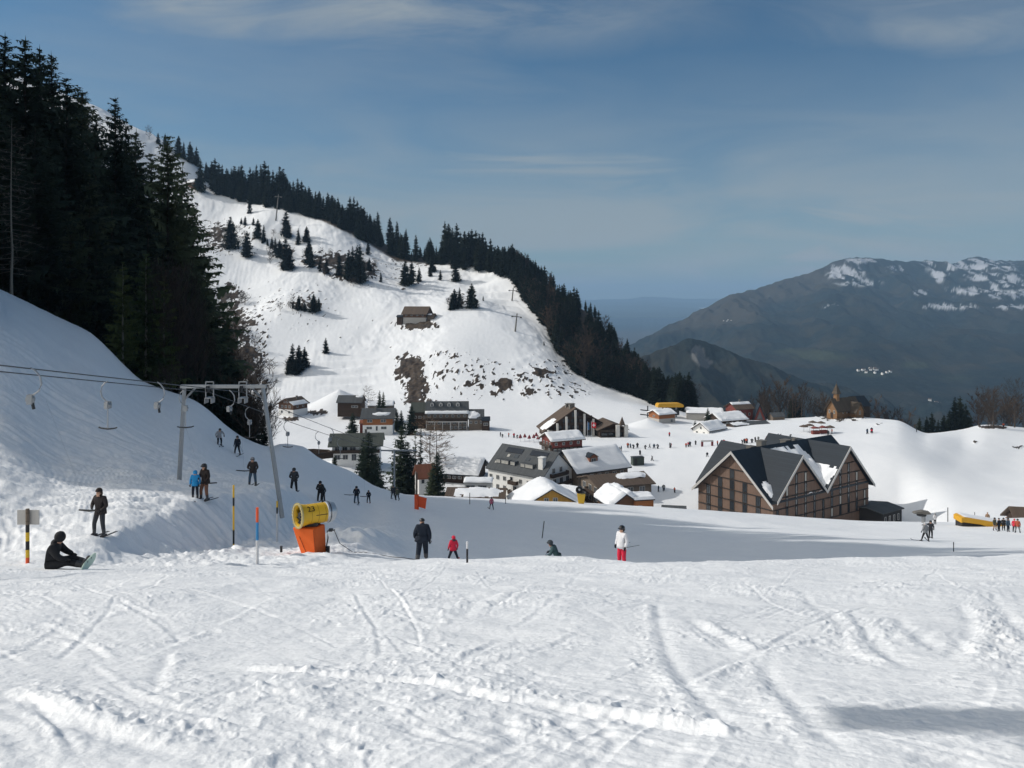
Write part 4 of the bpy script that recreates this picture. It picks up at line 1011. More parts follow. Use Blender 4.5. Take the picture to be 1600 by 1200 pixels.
# two storey house beside the lift
house('house', 'two storey white house with dark balcony and green grey roof behind the spruces', 'house', 558, 715, 272, 15.5, 10, 6, 5.4, 2.6, M['stucco'], M['roof_green'], over=1.3, snow=(),
      wins=row('f', 4.1, (-6, -3.6, 3.2, 6), 1.7, 1.7)+row('f', 1.2, (-6, -3.4, 2.8, 5.6), 1.7, 1.6)+[('f', -1, 4.0, 2.0, 2.2), ('f', -.6, 1.1, 1.6, 2.2)], balc=[('f', 2.7, -7.9, 7.9, 1.1)], chim=[(3, -1, .12, .7, 1.6)])
# rust roofed small house, low barn with a rounded snow roof
house('cottage', 'little house with a rust brown hipped roof among the village spruces', 'house', 664, 756, 226, 4.6, 5, 20, 2.6, 2.6, M['stucco'], M['copper'], over=.6, wins=row('f', 1.3, (-1.2, 1.2), .9, 1.2))
house('barn', 'long dark barn under a thick rounded cover of snow, left of the white apartments', 'barn', 717, 752, 262, 14.5, 12, -14, 4.4, 3.0, M['wood_dark'], M['roof_dark'], over=1.6, snow=[FULL(-1,.8), FULL(1,.7)], wins=row('f', 2.6, span(-5,4,6), 1.2, .9), chim=[(-2, 1, .2, .3, 1.0)])
house('bungalow', 'flat white house whose low roof carries a ragged sheet of snow', 'house', 745, 786, 205, 13.5, 9, -4, 2.4, 1.3, M['stucco'], M['roof_brown'], over=.9, snow=[(-1,.15,.95,.0,.85,False,.35)], wins=row('f', 1.3, (-5, -3.2, -.5, 2, 4.4), 1.2, 1.1))
house('annex', 'white flat annex with wide windows in front of the apartment block', 'building', 748, 770, 219, 7.0, 5, -3, 3.2, .5, M['stucco'], M['trim'], over=.4, snow=[FULL(-1,.35), FULL(1,.3)], wins=row('f', 1.9, (-2, 1.2), 2.4, 1.5))
# ---- white apartment block with the grey roof
ap = house('apartment_block', 'white apartment block with a steep grey roof carrying solar panels', 'apartment block', 828, 781, 239.7, 21, 14, -41, 9.4, 5.8, M['stucco'], M['roof_grey'], over=.55,
   wins=[w_ for z in (1.6, 4.3, 7.0) for w_ in row('f', z, (-9.3, -6.6, -3.9, 2.3, 5.2, 8.4), 1.15, 1.3)]+[('f', .1, 1.4, 1.4, 2.0), ('f', .1, 4.3, 1.4, 2.0)]+[('f', -1.2, 7.3, 1.0, 1.2)]
        +[w_ for z in (1.6, 4.4, 7.2) for w_ in row('r', z, (-4.6, -1.6, 1.6, 4.6), 1.5, 1.6)]+row('r', 10.4, (-2, 1.4), 1.3, 1.5),
   balc=[('f', 3.2, -1.6, 1.6, 1.4), ('f', 6.0, -1.6, 1.6, 1.4), ('r', 3.3, -6, 6, 1.3), ('r', 6.0, -5.6, 5.6, 1.3), ('r', 8.8, -3.8, 3.8, 1.2)])
apr = [c for c in ap.children if c.name.startswith('roof')][0]
def on_roof(hw, rise, hd, over, u, v, s=-1, th=.28):
    sl = rise/hd; up = th*math.sqrt(1+sl*sl); ln = math.hypot(hd+over, sl*(hd+over))
    ey_ = Vector((0, s, -sl)).normalized(); ex_ = Vector((1,0,0)); ez_ = Vector((0, s*sl, 1)).normalized()
    p = Vector((u, 0, hw+rise+up)) + ey_*(v*ln)
    return Matrix(((1, ey_.x, ez_.x, p.x), (0, ey_.y, ez_.y, p.y), (0, ey_.z, ez_.z, p.z), (0,0,0,1)))
for u, v, w_, d_, nm, mm in ((-4.6,.20,6.4,1.9,'solar_panel','solar'),(4.8,.18,6.4,1.9,'solar_panel','solar'),(-5.6,.42,.9,1.0,'skylight','curtain'),(-2.6,.40,1.6,1.3,'skylight','glass'),(2.0,.44,1.6,1.2,'skylight','glass'),(-8.6,.72,.8,.8,'skylight','curtain')):
    fr_ = on_roof(9.4, 5.8, 7, .55, u, v); mb = MB(); mb.box((0,0,.06), (w_, d_, .12), M=fr_); mb.build(nm, M[mm], apr)
for u, w_ in ((-7.4,1.4),(-4.9,2.8),(-1.8,1.6),(2.0,1.4),(4.4,2.8)):
    fr_ = on_roof(9.4, 5.8, 7, .55, u, .70); p = fr_ @ Vector((0,0,0)); mb = MB(); mb.box((p.x, p.y+.3, p.z+.2), (w_+.3, 1.6, 1.5)); dm = mb.build('dormer', M['roof_grey'], apr)
    window(dm, (p.x, p.y-.5, p.z+.3), (1,0,0), (0,-1,0), w_, .9, pane=M['curtain'])
fr_ = on_roof(9.4, 5.8, 7, .55, 8.4, .62); p = fr_ @ Vector((0,0,0)); mb = MB(); mb.box((p.x, p.y, p.z+.9), (1.6, 1.5, 3.6)); mb.box((p.x, p.y, p.z+2.8), (1.9, 1.8, .2)); mb.build('chimney', M['stucco'], apr)
house('apartment_wing', 'wing of the apartment block under one broad sheet of snow with a copper dormer', 'building', 921, 774, 246, 18.5, 14, 30, 9.4, 5.0, M['wood_grey'], M['roof_dark'], over=.9, snow=[FULL(-1,.45)],
   wins=row('f', 7.6, span(-7,7,6), 1.3, 1.4)+row('f', 4.6, span(-7,7,6), 1.3, 1.4)+row('r', 7, (-3,0,3)), dormers=[(-2.2, -1, .66, 3.0, 1.8, M['copper'])])
M['pier'] = mat('pale_pier_render', (.62,.60,.56), .9, .08, 2)
# ---- big dark hotel with pale piers
dh = house('hotel', 'large dark glazed hotel with pale upright piers and a brown roof below the slope', 'hotel', 899, 690, 346, 13, 29, 99, 6.4, 9.0, M['wood_dark'], M['roof_brown'], over=1.2, snow=[(1,.02,.6,.55,.98,False,.5)], ridge_off=1.5,
   wins=[('l', u, z, 2.9, 1.9) for z, us in ((1.5,span(-11.8,11.8,8)),(4.3,span(-11.8,11.8,8)),(7.1,span(-9,6,5)),(9.9,span(-5.6,1.6,3)),(12.6,(-1.7,))) for u in us], balc=[('l', 2.7, -13.5, 13.5, 1.4), ('l', 5.6, -13.5, 13.5, 1.4), ('l', 8.4, -9.6, 7, 1.3), ('l', 11.2, -5.4, 2.0, 1.2)], chim=[(-3,1,.06,2.6,1.6),(3,1,.1,1.8,1.2)], winf=M['trim_dark'])
for yy in span(-13.6, 13.6, 8):
    hh = 6.4+9.0*(1-abs(yy-1.5)/((14.5-1.5) if yy > 1.5 else 16.0))-.4
    mb = MB(); mb.box((-6.5-1.7, yy, hh/2-1), (.9, .8, hh+2)); mb.build('pier', M['pier'], dh)
dw = house('hotel_wing', 'right wing of the dark hotel with twin pale towers and a pointed cap', 'hotel', 950, 691, 341, 14, 11, 99, 6.8, 2.2, M['wood_dark'], M['roof_brown'], over=1.3,
   wins=[('l', u, z, 2.6, 1.6) for z in (1.6, 4.4) for u in (-3.6, -.4, 2.8)], balc=[('l', 2.9, -5.4, 5.4, 1.2), ('l', 5.6, -5.4, 5.4, 1.2)], winf=M['trim_dark'])
for yy in (-1.6, -5.2):
    mb = MB(); mb.box((-8.9, yy, 3.4), (1.3, 1.5, 10.4)); mb.build('tower', M['pier'], dw)
mb = MB(); mb.add([(-9.9,-4.6,8.6),(-7.9,-4.6,8.6),(-7.9,-2.4,8.6),(-9.9,-2.4,8.6),(-8.9,-3.5,12.2)], [(0,1,4),(1,2,4),(2,3,4),(3,0,4),(3,2,1,0)]); mb.build('spire', M['roof_brown'], dw)
rc = house('chalet', 'red brown chalet with a snow roof on the terrace in front of the dark hotel', 'chalet', 878, 704, 300, 12.5, 8.5, 24, 4.8, 2.0, M['wood_red'], M['roof_brown'], over=1.0, base=2.0, base_m=M['wood_dark'], snow=[FULL(-1,.5), FULL(1,.45)],
   wins=row('f', 3.4, span(-4.6,4.6,4), 1.1, 1.1)+row('f', 1.0, span(-5,5,7), 1.2, 1.2)+row('l', 3.4, (-2.4,0,2.4), 1.2, 1.1)+row('l', 1.0, (-2.6, 2.0), 1.6, 1.4), balc=[('l', 2.2, -4.2, 4.2, 1.1)], chim=[(-4,1,.2,.7,1.0)])
M['parasol'] = mat('red_canvas', (.17,.035,.04), .8, .15, 4)
for i, (px, py) in enumerate([(813,690),(820,689),(827,691),(834,690),(841,692),(838,687)]):
    o = thing('parasol', 'closed red parasol in the row left of the red brown chalet', 'parasol', hit(px, py, 200), 0, 'red parasols on the terrace by the red brown chalet')
    mb = MB(); mb.lathe([(.75, 1.5),(.7,1.7),(.35,2.5),(.05,3.0)], 8); mb.build('canopy', M['parasol'], o); mb = MB(); mb.tube([(0,0,-.2),(0,0,2.9)], .05, 6); mb.build('pole', M['metal'], o)
# ---- ochre house, brown flats, snow topped huts near the lip
house('house', 'ochre yellow gabled house with snow down both sides of its roof', 'house', 853, 803, 201, 12, 15.5, 100, 3.2, 4.3, M['ochre'], M['roof_dark'], over=1.0, snow=[FULL(-1,.5), FULL(1,.5)], wins=[('l', 1.0, 4.7, 1.2, 1.6), ('l', -1.2, 4.7, 1.2, 1.6), ('l', 4.4, 1.7, 1.5, 1.4), ('l', -5, 1.7, 1.6, 1.4), ('l', -2, 1.7, 1.3, 1.4), ('l', 1.2, 1.7, 1.3, 1.4)])
house('garage', 'low outbuilding under a smooth snow roof behind the ochre house', 'building', 868, 790, 214, 13, 8, 160, 3.6, 1.4, M['stucco_grey'], M['roof_dark'], over=.6, snow=[FULL(-1,.5), FULL(1,.5)], wins=row('b', 2.2, (-4, 0, 4), 1.2, 1.0))
fl = house('apartment_house', 'brown and grey flats under a flat brown roof with a streak of snow', 'apartment house', 962, 800, 216, 15, 12, 18, 8.6, 1.6, M['wood_grey'], M['roof_brown'], over=.9, snow=[(-1,.45,.98,.02,.5,False,.4)],
   wins=[w_ for z in (2.0,4.8,7.2) for w_ in row('f', z, (-6, -2.6, 1.4, 4.8), 1.6, 1.5)]+[w_ for z in (2.0,4.8,7.2) for w_ in row('l', z, (-3.6, .2, 3.8), 1.9, 1.7)], balc=[('l', 3.6, -5.6, 1.0, 1.2), ('l', 6.2, -5.6, 1.0, 1.2)])
mb = MB(); mb.box((7.62,0,4.2), (.1, 11.4, 8.6)); mb.build('wall_cladding', M['wood_red'], fl)
house('hut', 'orange brown hut under a thick rounded pillow of snow near the bank lip', 'hut', 966, 800, 196, 9.0, 7, 105, 2.9, 2.4, M['wood_brown'], M['roof_dark'], over=.8, snow=[FULL(-1,.95), FULL(1,.95)], wins=[('l', 1.6, 1.3, 1.1, 1.2), ('l', -1.4, 1.3, 1.1, 1.2)])
house('hut', 'small orange hut with flat snow cap ending the village row at the right', 'hut', 1001, 801, 194, 4.6, 5, 12, 3.6, .5, M['wood_orange'], M['roof_dark'], over=.3, snow=[FULL(-1,.6), FULL(1,.6)], wins=[('f', -1.1, 1.8, 1.0, 1.2)])
house('shed', 'tiny grey shed roof showing over the snow bank left of the big hotel', 'shed', 1053, 806, 190, 5, 4, -10, 1.4, .8, M['wood_grey'], M['roof_grey'], over=.4)
# ---- big hotel with three gables
ho = thing('hotel', 'big brown hotel with three steep white edged gables and a black roof', 'hotel', (66.6, 205, -62), R(35))
LX, LY, AP = 43.0, 25.0, 20.5
gA = lambda y: AP-abs(y-12.5)*.90
gB = lambda x: AP-.2-min(abs(x-10.75), abs(x-32.25))*1.0
mb = MB(); mb.prism([(0,-6),(LY,-6),(LY,gA(LY)),(12.5,AP),(0,gA(0))], 0, .4, 'x'); mb.build('wall', M['clad'], ho)
mb = MB(); mb.prism([(0,-6),(LY,-6),(LY,gA(LY)),(12.5,AP),(0,gA(0))], LX-.4, LX, 'x'); mb.build('wall', M['clad'], ho)
mb = MB(); mb.prism([(.4,-6),(LX-.4,-6),(LX-.4,gB(LX)),(32.25,gB(32.25)),(21.5,gB(21.5)),(10.75,gB(10.75)),(.4,gB(.4))], 0, .4, 'y'); mb.build('wall', M['clad'], ho)
mb = MB(); mb.prism([(.4,-6),(LX-.4,-6),(LX-.4,gB(LX)),(32.25,gB(32.25)),(21.5,gB(21.5)),(10.75,gB(10.75)),(.4,gB(.4))], LY-.4, LY, 'y'); mb.build('wall', M['clad'], ho)
def roof_pair(c, half, over, ap, sl, a, b, axis, name='roof', th=.5):
    mb = MB()
    for s in (-1, 1):
        e = c+s*(half+over); ze = ap-sl*(half+over)
        mb.prism([(c, ap+.05), (e, ze+.05), (e, ze+.05+th), (c, ap+.05+th)], a, b, axis)
    return mb.build(name, M['roof_dark'], ho)
mb = MB()
for s_, e_ in ((-1, -.1), (1, 26.3)): mb.prism([(12.5, AP+.05), (e_, gA(e_)+.05), (e_, gA(e_)+.55), (12.5, AP+.55)], -1.2, LX+1.0, 'x')
rA = mb.build('roof', M['roof_dark'], ho)
rB = roof_pair(10.75, 10.7, 0, AP-.2, 1.0, -1.2, LY+1.0, 'y'); rC = roof_pair(32.25, 10.7, 0.0, AP-.2, 1.0, -1.2, LY+1.0, 'y')
mb = MB(); mb.prism([(LX-.1, gB(LX)+.1), (LX+1.3, gB(LX)-1.3), (LX+1.3, gB(LX)-.8), (LX-.1, gB(LX)+.6)], -1.2, LY+1, 'y'); mb.build('roof_edge', M['roof_dark'], ho)
def barge(pts, axis, at):
    mb = MB()
    for (p0, q0), (p1, q1) in zip(pts[:-1], pts[1:]):
        mb.prism([(p0, q0-.28), (p1, q1-.28), (p1, q1+.52), (p0, q0+.52)], at-.16, at, axis)
    return mb.build('bargeboard', M['trim'], ho)
barge([(-.9, gA(-.9)), (12.5, AP), (26.3, gA(26.3))], 'x', -1.2)
barge([(0.05, gB(.05)), (10.75, gB(10.75)), (21.5, gB(21.5)), (32.25, gB(32.25)), (44.3, gB(44.3))], 'y', -1.2)
BZ = [2.0, 4.8, 7.6, 10.4, 13.2, 16.0]
mb = MB()
for z in BZ:
    half = min(12.4, (AP-z-.6)/.90)
    if half > 1: mb.box((-.10, 12.5, z), (.22, 2*half-.1, .18))
mb.build('storey_band', M['trim_dark'], ho)
mb = MB()
for z in BZ:
    for c in (10.75, 32.25):
        half = min(10.7, (AP-.8-z))
        if half > 1: mb.box((c, -.10, z), (2*half-.1, .22, .18))
mb.build('storey_band', M['trim_dark'], ho)
wr = random.Random(3)
for y in (21.3, 17.2, 13.1, 8.9, 4.6):
    for k in range(len(BZ)-1):
        zc, hh = (BZ[k]+BZ[k+1])/2, 2.45
        if zc+1.25 < gA(y)-.75-.7: window(ho, (-.02, y, zc), (0,-1,0), (-1,0,0), 1.45, hh, M['trim_dark'], M['glass'], .12)
    zt = gA(y)-1.6; z0 = [z for z in BZ if z < zt][-1]
for k11 in range(11):
    x = 1.7+3.93*k11
    for k in range(len(BZ)-1):
        zc = (BZ[k]+BZ[k+1])/2
        if zc+1.25 < gB(x)-.75-.6:
            pn = M['lit'] if (k11 == 5 and k == 2) else M['curtain'] if wr.random() < .22 else M['glass']
            window(ho, (x, -.02, zc), (1,0,0), (0,-1,0), 1.0, 2.45, M['trim_dark'], pn, .12)
def slope_frame(x0, y0, sl, dirn):   # on roof A's slope towards -y
    ey_ = Vector((0, -1, -sl)).normalized(); ez_ = Vector((0, -sl, 1)).normalized(); p = Vector((x0, y0, gA(y0)+.57))
    return Matrix(((1, ey_.x, ez_.x, p.x), (0, ey_.y, ez_.y, p.y), (0, ey_.z, ez_.z, p.z), (0,0,0,1)))
add_snow(rA, slope_frame(12.5, 11.5, .9, 0), 14.5, 15.5, 5, .9, False)
add_snow(rA, slope_frame(13.5, 9.5, .9, 0), 14.5, 12.5, 6, 1.3, False)
add_snow(rA, slope_frame(.2, 4.6, .9, 0), 4.0, 6.0, 9, .5, False)
# snow caught on the left slope of the far cross gable
ey_ = Vector((-1,0,-1)).normalized(); ez_ = Vector((-1,0,1)).normalized(); p = Vector((30.6, 1, gB(30.6)+.6))
fr_ = Matrix(((0, ey_.x, ez_.x, p.x), (1, ey_.y, ez_.y, p.y), (0, ey_.z, ez_.z, p.z), (0,0,0,1)))
add_snow(rC, fr_ @ Matrix.Translation((-2.0, 5, 0)), 8.5, 9.0, 12, .5, False)
for x, y, w_, h_ in ((9.5,14.5,2.0,2.2),(12.6,13.4,2.2,2.6),(24.5,14.2,2.4,2.2),(27.2,13.2,1.2,1.6)):
    mb = MB(); mb.box((x, y, gA(y)+h_/2-.4), (w_, w_*.8, h_+.8)); mb.box((x, y, gA(y)+h_+.06), (w_*1.12, w_*.95, .14)); mb.build('chimney', M['chim'], rA)
mb = MB(); 
for x in (16.2, 16.9): mb.tube([(x, 3.0, gA(3)+.2), (x, 3.0, gA(3)+7.2)], .12, 6)
mb.build('flue_pipe', M['metal_dark'], rB)
an = house('annex', 'flat black timber annex attached low behind the right end of the big hotel', 'building', 1370, 822, 228, 10, 9, 35, 5.2, .7, M['trim_dark'], M['roof_grey'], over=.5, wins=row('f', 3.2, (-3.4,-1.2,1.0,3.2), .8, 1.8))
mb = MB(); mb.box((5.1,-3.6,3.9), (.12,.8,1.6)); mb.build('sign', M['parasol'], an)
# ---- houses behind the plain, right of the slope
house('hut', 'orange hut with snow roof and pale base beside the yellow lift station', 'hut', 1034, 660, 385, 9.5, 8, 28, 4.4, 1.5, M['wood_orange'], M['roof_brown'], over=.7, base=2.4, base_m=M['stone'], snow=[FULL(-1,.5), FULL(1,.5)], wins=row('f', 1.2, (2.6,), 1.4, 1.5)+row('l', 3.4, (0,), 1.6, .9))
M['yellow'] = mat('yellow_sheet', (.62,.33,.025), .5, .1, 2)
ls = thing('lift_station', 'yellow roofed chairlift valley station at the foot of the mountain flank', 'lift station', pix(1046, 645, 400), R(8))
mb = MB(); n = 10
out_ = [(-6.6,3.0),(-6.6,4.2),(-5.8,4.9),(4.6,4.9),(6.2,4.4),(6.8,3.4),(6.2,2.9)]
mb.prism(out_, -2.2, 2.2, 'y'); mb.build('hood', M['yellow'], ls)
for x in (-3.5, 3.5):
    mb = MB(); mb.tube([(x,0,-3),(x,0,3.0)], .45, 8); mb.build('column', M['metal'], ls)
mb = MB(); mb.box((0,0,.2), (9, 3.4, 2.4)); mb.build('control_cabin', M['metal_dark'], ls)
cr = thing('lift_portal', 'dark chairlift wheel arms at the left of the yellow station', 'lift portal', pix(1012, 650, 395), R(20))
mb = MB(); mb.tube([(0,0,-2),(0,0,5.0)], .3, 8); mb.build('mast', M['metal_dark'], cr)
mb = MB(); mb.tube([(-4.5,-1,3.4),(5.0,1,1.8)], .3, 6); mb.tube([(-4.6,-1,1.2),(4.6,1,-.4)], .3, 6); mb.build('wheel_arm', M['metal_dark'], cr)
house('hall', 'wide flat hall under snow between the yellow station and the red house', 'building', 1100, 655, 400, 17, 10, -8, 3.6, 1.6, M['stone'], M['roof_grey'], over=.6, snow=[FULL(-1,.5), FULL(1,.5)])
house('chalet', 'dark chalet with a long snow roof slanting down to the right', 'chalet', 1135, 664, 383, 15, 11, 24, 3.2, 2.6, M['wood_dark'], M['roof_brown'], over=.9, snow=[FULL(-1,.5), FULL(1,.5)], wins=row('f', 1.9, (-4,-1,2,5), 1.2, 1.2))
house('house', 'tall dark red house with a snowy ridge behind the hilltop chalets', 'house', 1155, 660, 396, 9.5, 9, 20, 7.4, 2.4, M['wood_red'], M['roof_brown'], over=.8, snow=[(-1,0,1,0,.35,True,.3)], wins=row('l', 4.6, (-2,1.6), 1.2, 1.4)+row('f', 4.6, (-2.6,0,2.6), 1.1, 1.4)+row('l', 1.6, (0,), 1.4, 1.4), chim=[(0,-1,.05,.7,1.2)])
house('house', 'half timbered white house with a snow roof at the edge of the plain', 'house', 1108, 681, 345, 11.5, 8, 40, 3.4, 2.6, M['stucco'], M['wood_dark'], over=.8, snow=[FULL(-1,.45), FULL(1,.45)], wins=row('l', 1.6, (-2,1.6), 1.1, 1.6)+row('f', 1.7, (-3,0,3), 1.1, 1.2)+row('l', 4.0, (0,), 1.0, 1.0))
# dark shelf roof right of it
house('pavilion', 'long low dark roofed pavilion stretching right from the half timbered house', 'building', 1168, 668, 362, 19, 6, 22, 1.6, .9, M['wood_dark'], M['roof_grey'], over=.5, snow=[(-1,0,.45,.0,.9,False,.3)])
af = thing('cabin', 'small dark A-shaped cabin with a glazed front among the bare trees', 'cabin', pix(1186, 656, 392), R(-10))
mb = MB(); mb.prism([(-3.2,-1),(3.2,-1),(0,7.2)], -3, 4, 'y'); mb.build('wall', M['wood_red'], af)
mb = MB()
for s in (-1, 1): mb.prism([(s*3.9,-1.2),(s*3.45,-1.2),(0,7.4),(0,8.1)], -3.6, 4.6, 'y')
mb.build('roof', M['roof_dark'], af); mb = MB(); mb.prism([(-1.5,.6),(1.5,.6),(0,4.6)], -3.12, -3.0, 'y'); mb.build('window', M['glass'], af)
house('hut', 'low grey hut roof just showing right of the A-shaped cabin', 'hut', 1213, 655, 388, 6, 5, 10, 1.6, 1.4, M['wood_grey'], M['roof_grey'], over=.4)
# ---- chapel on its bare knoll
M['chapel'] = mat('honey_timber', (.25,.140,.068), .85, .2, 2, .2, 20, boards=('z', .25))
M['shingle'] = mat('grey_brown_shingle', (.085,.068,.052), .9, .3, 2, .4, 12, boards=('x', .35), dark=.4)
kp = hit(1318, 652, 250); cd = kp.y
chp = thing('chapel', 'wooden chapel with a pointed bell spire on the bare knoll of the hill', 'chapel', pix(1318, 650, cd+3), R(30)); chp.scale = (1.06, 1.06, 1.06)
mb = MB(); mb.prism([(-2.6,-2),(2.6,-2),(2.6,3.6),(0,7.4),(-2.6,3.6)], -7.5, 7.0, 'x'); mb.build('nave', M['chapel'], chp)
mb = MB()
for s in (-1, 1): mb.prism([(0,7.45),(s*3.5,2.4),(s*3.5,2.8),(0,8.0)], -8.4, 7.8, 'x')
rf = mb.build('roof', M['shingle'], chp)
mb = MB(); mb.prism([(0.2,-2),(5.2,-2),(5.2,2.6),(2.7,5.8),(.2,2.6)], -6.0, -2.7, 'y'); mb.build('transept', M['chapel'], chp)
mb = MB()
for s in (-1, 1): mb.prism([(2.7,5.85),(2.7+s*3.2,1.7),(2.7+s*3.2,2.1),(2.7,6.35)], -6.6, -1.5, 'y')
mb.build('roof', M['shingle'], chp)
mb = MB(); mb.box((-4.6,0,8.3), (1.7,1.7,3.4)); tw = mb.build('belfry', M['chapel'], chp)
mb = MB(); mb.add([(-6.0,-1.4,9.8),(-3.2,-1.4,9.8),(-3.2,1.4,9.8),(-6.0,1.4,9.8),(-4.6,0,14.4)], [(0,1,4),(1,2,4),(2,3,4),(3,0,4),(3,2,1,0)]); mb.tube([(-4.6,0,14.2),(-4.6,0,15.2)], .07, 5); mb.build('spire', M['shingle'], chp)
for y in (-1.2, 1.2): window(chp, (-7.5, y, 2.4), (0,-1,0), (-1,0,0), .7, 1.5)
window(chp, (2.7, -6.0, 2.0), (1,0,0), (0,-1,0), .9, 1.6); window(chp, (-3.6, -2.6, 2.2), (1,0,0), (0,-1,0), .7, 1.3); window(chp, (-1.2, -2.6, 2.2), (1,0,0), (0,-1,0), .7, 1.3)
mb = MB(); mb.box((-7.54,0,.9), (.1,1.3,2.4)); mb.build('door', M['wood_dark'], chp)
house('barn', 'dark barn hiding behind the right side of the chapel', 'barn', 1338, 647, cd+14, 8, 8, 20, 4.6, 3.6, M['wood_dark'], M['roof_dark'], over=.6)
# ---- chalet high on the slope and ridge hut
b = hit(652, 500, 400)
house('chalet', 'lone brown chalet high on the ski slope above a bare bank', 'chalet', 652, 500, b.y, 16.5, 11, -14, 4.6, 4.4, M['wood_brown'], M['roof_brown'], over=1.1, base=1.8, base_m=M['stone'], wins=row('l', 3.2, (-2.8,0,2.8), 1.3, 1.6)+row('f', 3.4, span(-6,6,4), 1.3, 1.2)+row('l', .9, (2,), 1.4, 1.2), found=6)
house('shed', 'small shed with a bit of snow at the right end of the slope chalet', 'shed', 674, 499, b.y-4, 5, 5, -14, 2.4, 1.4, M['wood_grey'], M['roof_brown'], over=.5, snow=[(-1,.1,.7,.1,.7,False,.3)], found=6)
house('shed', 'low dark shed against the left side of the slope chalet', 'shed', 626, 499, b.y-2, 4, 4, -14, 1.8, 1.0, M['wood_dark'], M['roof_dark'], over=.4, found=6)
b = hit(301, 292, 500)
house('hut', 'hut with a snowy roof high on the ridge beside a tall spruce', 'hut', 301, 291, b.y, 10, 7, -20, 3.6, 3.0, M['wood_brown'], M['roof_brown'], over=.7, snow=[FULL(-1,.5)], found=6, wins=row('f', 2, (-2.5, 2.5)))
b = hit(497, 334, 500)
house('hut', 'tiny dark hut buried in snow under the ridge wood', 'hut', 497, 334, b.y, 8, 4, -15, 1.6, 1.4, M['wood_dark'], M['roof_dark'], over=.4, snow=[FULL(-1,.6)], found=5)
# dark box on the plain, roof at the right border
b = hit(996, 726, 200)
bx = thing('container', 'dark green container standing alone on the snow plain', 'container', b, R(12))
mb = MB(); mb.box((0,0,1.3), (4.0, 2.2, 2.6)); mb.build('body', mat('dark_green_sheet', (.045,.06,.05), .6, .2, 3), bx)
mb = MB(); mb.box((0,0,2.68), (4.2, 2.4, .14)); mb.build('lid', M['metal_dark'], bx)
mb = MB(); mb.box((-1.0,-1.12,1.2), (1.0, .06, 2.0)); mb.build('door', M['trim_dark'], bx)
house('house', 'brown roofed house cut by the right border of the photo', 'house', 1612, 830, 152, 6.5, 7, -12, 2.0, 2.2, M['wood_dark'], M['roof_brown'], over=.7, wins=row('f', .9, (-2, 1.5)), chim=[(1.2,-1,.1,.7,.9)])
# stalls and umbrellas of the outdoor bar on the hill
b0 = hit(1278, 680, 250)
for i, (px, py, kind) in enumerate([(1256,674,0),(1265,672,0),(1274,677,1),(1287,676,1),(1297,675,0),(1270,667,0),(1283,668,0)]):
    b = hit(px, py+1, 250)
    if kind == 0:
        o = thing('sunshade', 'open grey sunshade of the outdoor bar on the hill above the big hotel', 'parasol', b, 0, 'sunshades of the outdoor bar on the hill')
        mb = MB(); mb.lathe([(1.9,2.1),(1.85,2.2),(.05,2.9)], 8); mb.build('canopy', M['roof_brown'], o); mb = MB(); mb.tube([(0,0,-.2),(0,0,2.8)], .05, 6); mb.build('pole', M['metal'], o)
    else:
        o = thing('stall', 'reddish bar stall on the hill, left of its pair' if i == 2 else 'reddish bar stall on the hill, right of its pair', 'stall', b, R(10))
        mb = MB(); mb.box((0,0,.6), (2.8,1.6,1.3)); mb.build('counter', M['wood_red'], o); mb = MB(); mb.prism([(-1.7,2.2),(1.7,2.2),(0,2.9)], -1.1, 1.1, 'y'); mb.build('roof', M['wood_red'], o)
        for sx2 in (-1.3, 1.3):
            mb = MB(); mb.tube([(sx2,-.7,1.2),(sx2,-.7,2.25)], .05, 5); mb.build('post', M['wood_dark'], o)
# finish arch and fences on the plain
M['orange'] = mat('orange_padding', (.75,.135,.022), .7, .12, 3, .3, 6)
b = hit(1105, 697, 200)
o = thing('gate', 'low red and white beginner gate on the snow plain left of the hotel roof', 'gate', b, R(5))
for x in (-1.9, 1.9):
    mb = MB(); mb.box((x,0,.7), (.7,.5,1.9)); mb.build('post', M['parasol'], o)
mb = MB(); mb.box((0,0,1.9), (4.6,.4,.5)); mb.build('beam', M['trim'], o)

# ================================================================== VILLAGE TREES
def vt(px, foot, top, D, kind, label, name='spruce', cat='spruce tree', wide=1.0):
    p = pix(px, foot, D); p.z = min(p.z, gz(p.x, p.y)+.3); H = (HY-top)/F*D - p.z
    plant(kind, p, H, label, cat, name, None, wide)
vt(576, 757, 674, 222, MED[0], 'full dark spruce hiding the right half of the two storey white house', wide=1.25)
vt(568, 750, 683, 224, MED[2], 'slimmer spruce leaning on the left of the full one before the white house', wide=1.1)
vt(586, 757, 700, 221, MED[3], 'lower bushy spruce at the right foot of the full dark one', wide=1.2)
vt(627, 742, 664, 232, MED[1], 'broad spruce between the white house and the thin spires', wide=1.2)
vt(637, 740, 690, 231, MED[3], 'short spruce at the right shoulder of the broad village spruce', wide=1.2)
vt(649, 738, 672, 233, SPIRE[0], 'left one of two needle thin spruces in the village', wide=1.0)
vt(657.5, 738, 670, 233, SPIRE[0], 'right one of two needle thin spruces in the village', wide=.95)
vt(684, 776, 706, 214, MED[0], 'dark cone shaped spruce on the bank lip right of the red flag', wide=1.15)
vt(676, 776, 722, 213, MED[2], 'small spruce nestled at the left of the cone shaped one on the lip', wide=1.1)
vt(551, 671, 645, 345, MED[3], 'round little spruce standing alone left of the orange chalet', wide=1.5)
vt(643, 672, 632, 345, MED[0], 'dark spruce tight at the left end of the long inn', wide=1.35)
vt(593, 640, 610, 372, MED[2], 'left twin spruce rising behind the orange chalet roof', wide=.9)
vt(599, 640, 612, 372, MED[2], 'right twin spruce rising behind the orange chalet roof', wide=.9)
vt(620, 652, 639, 356, MED[3], 'left of two small firs right of the orange chalet', wide=1.1)
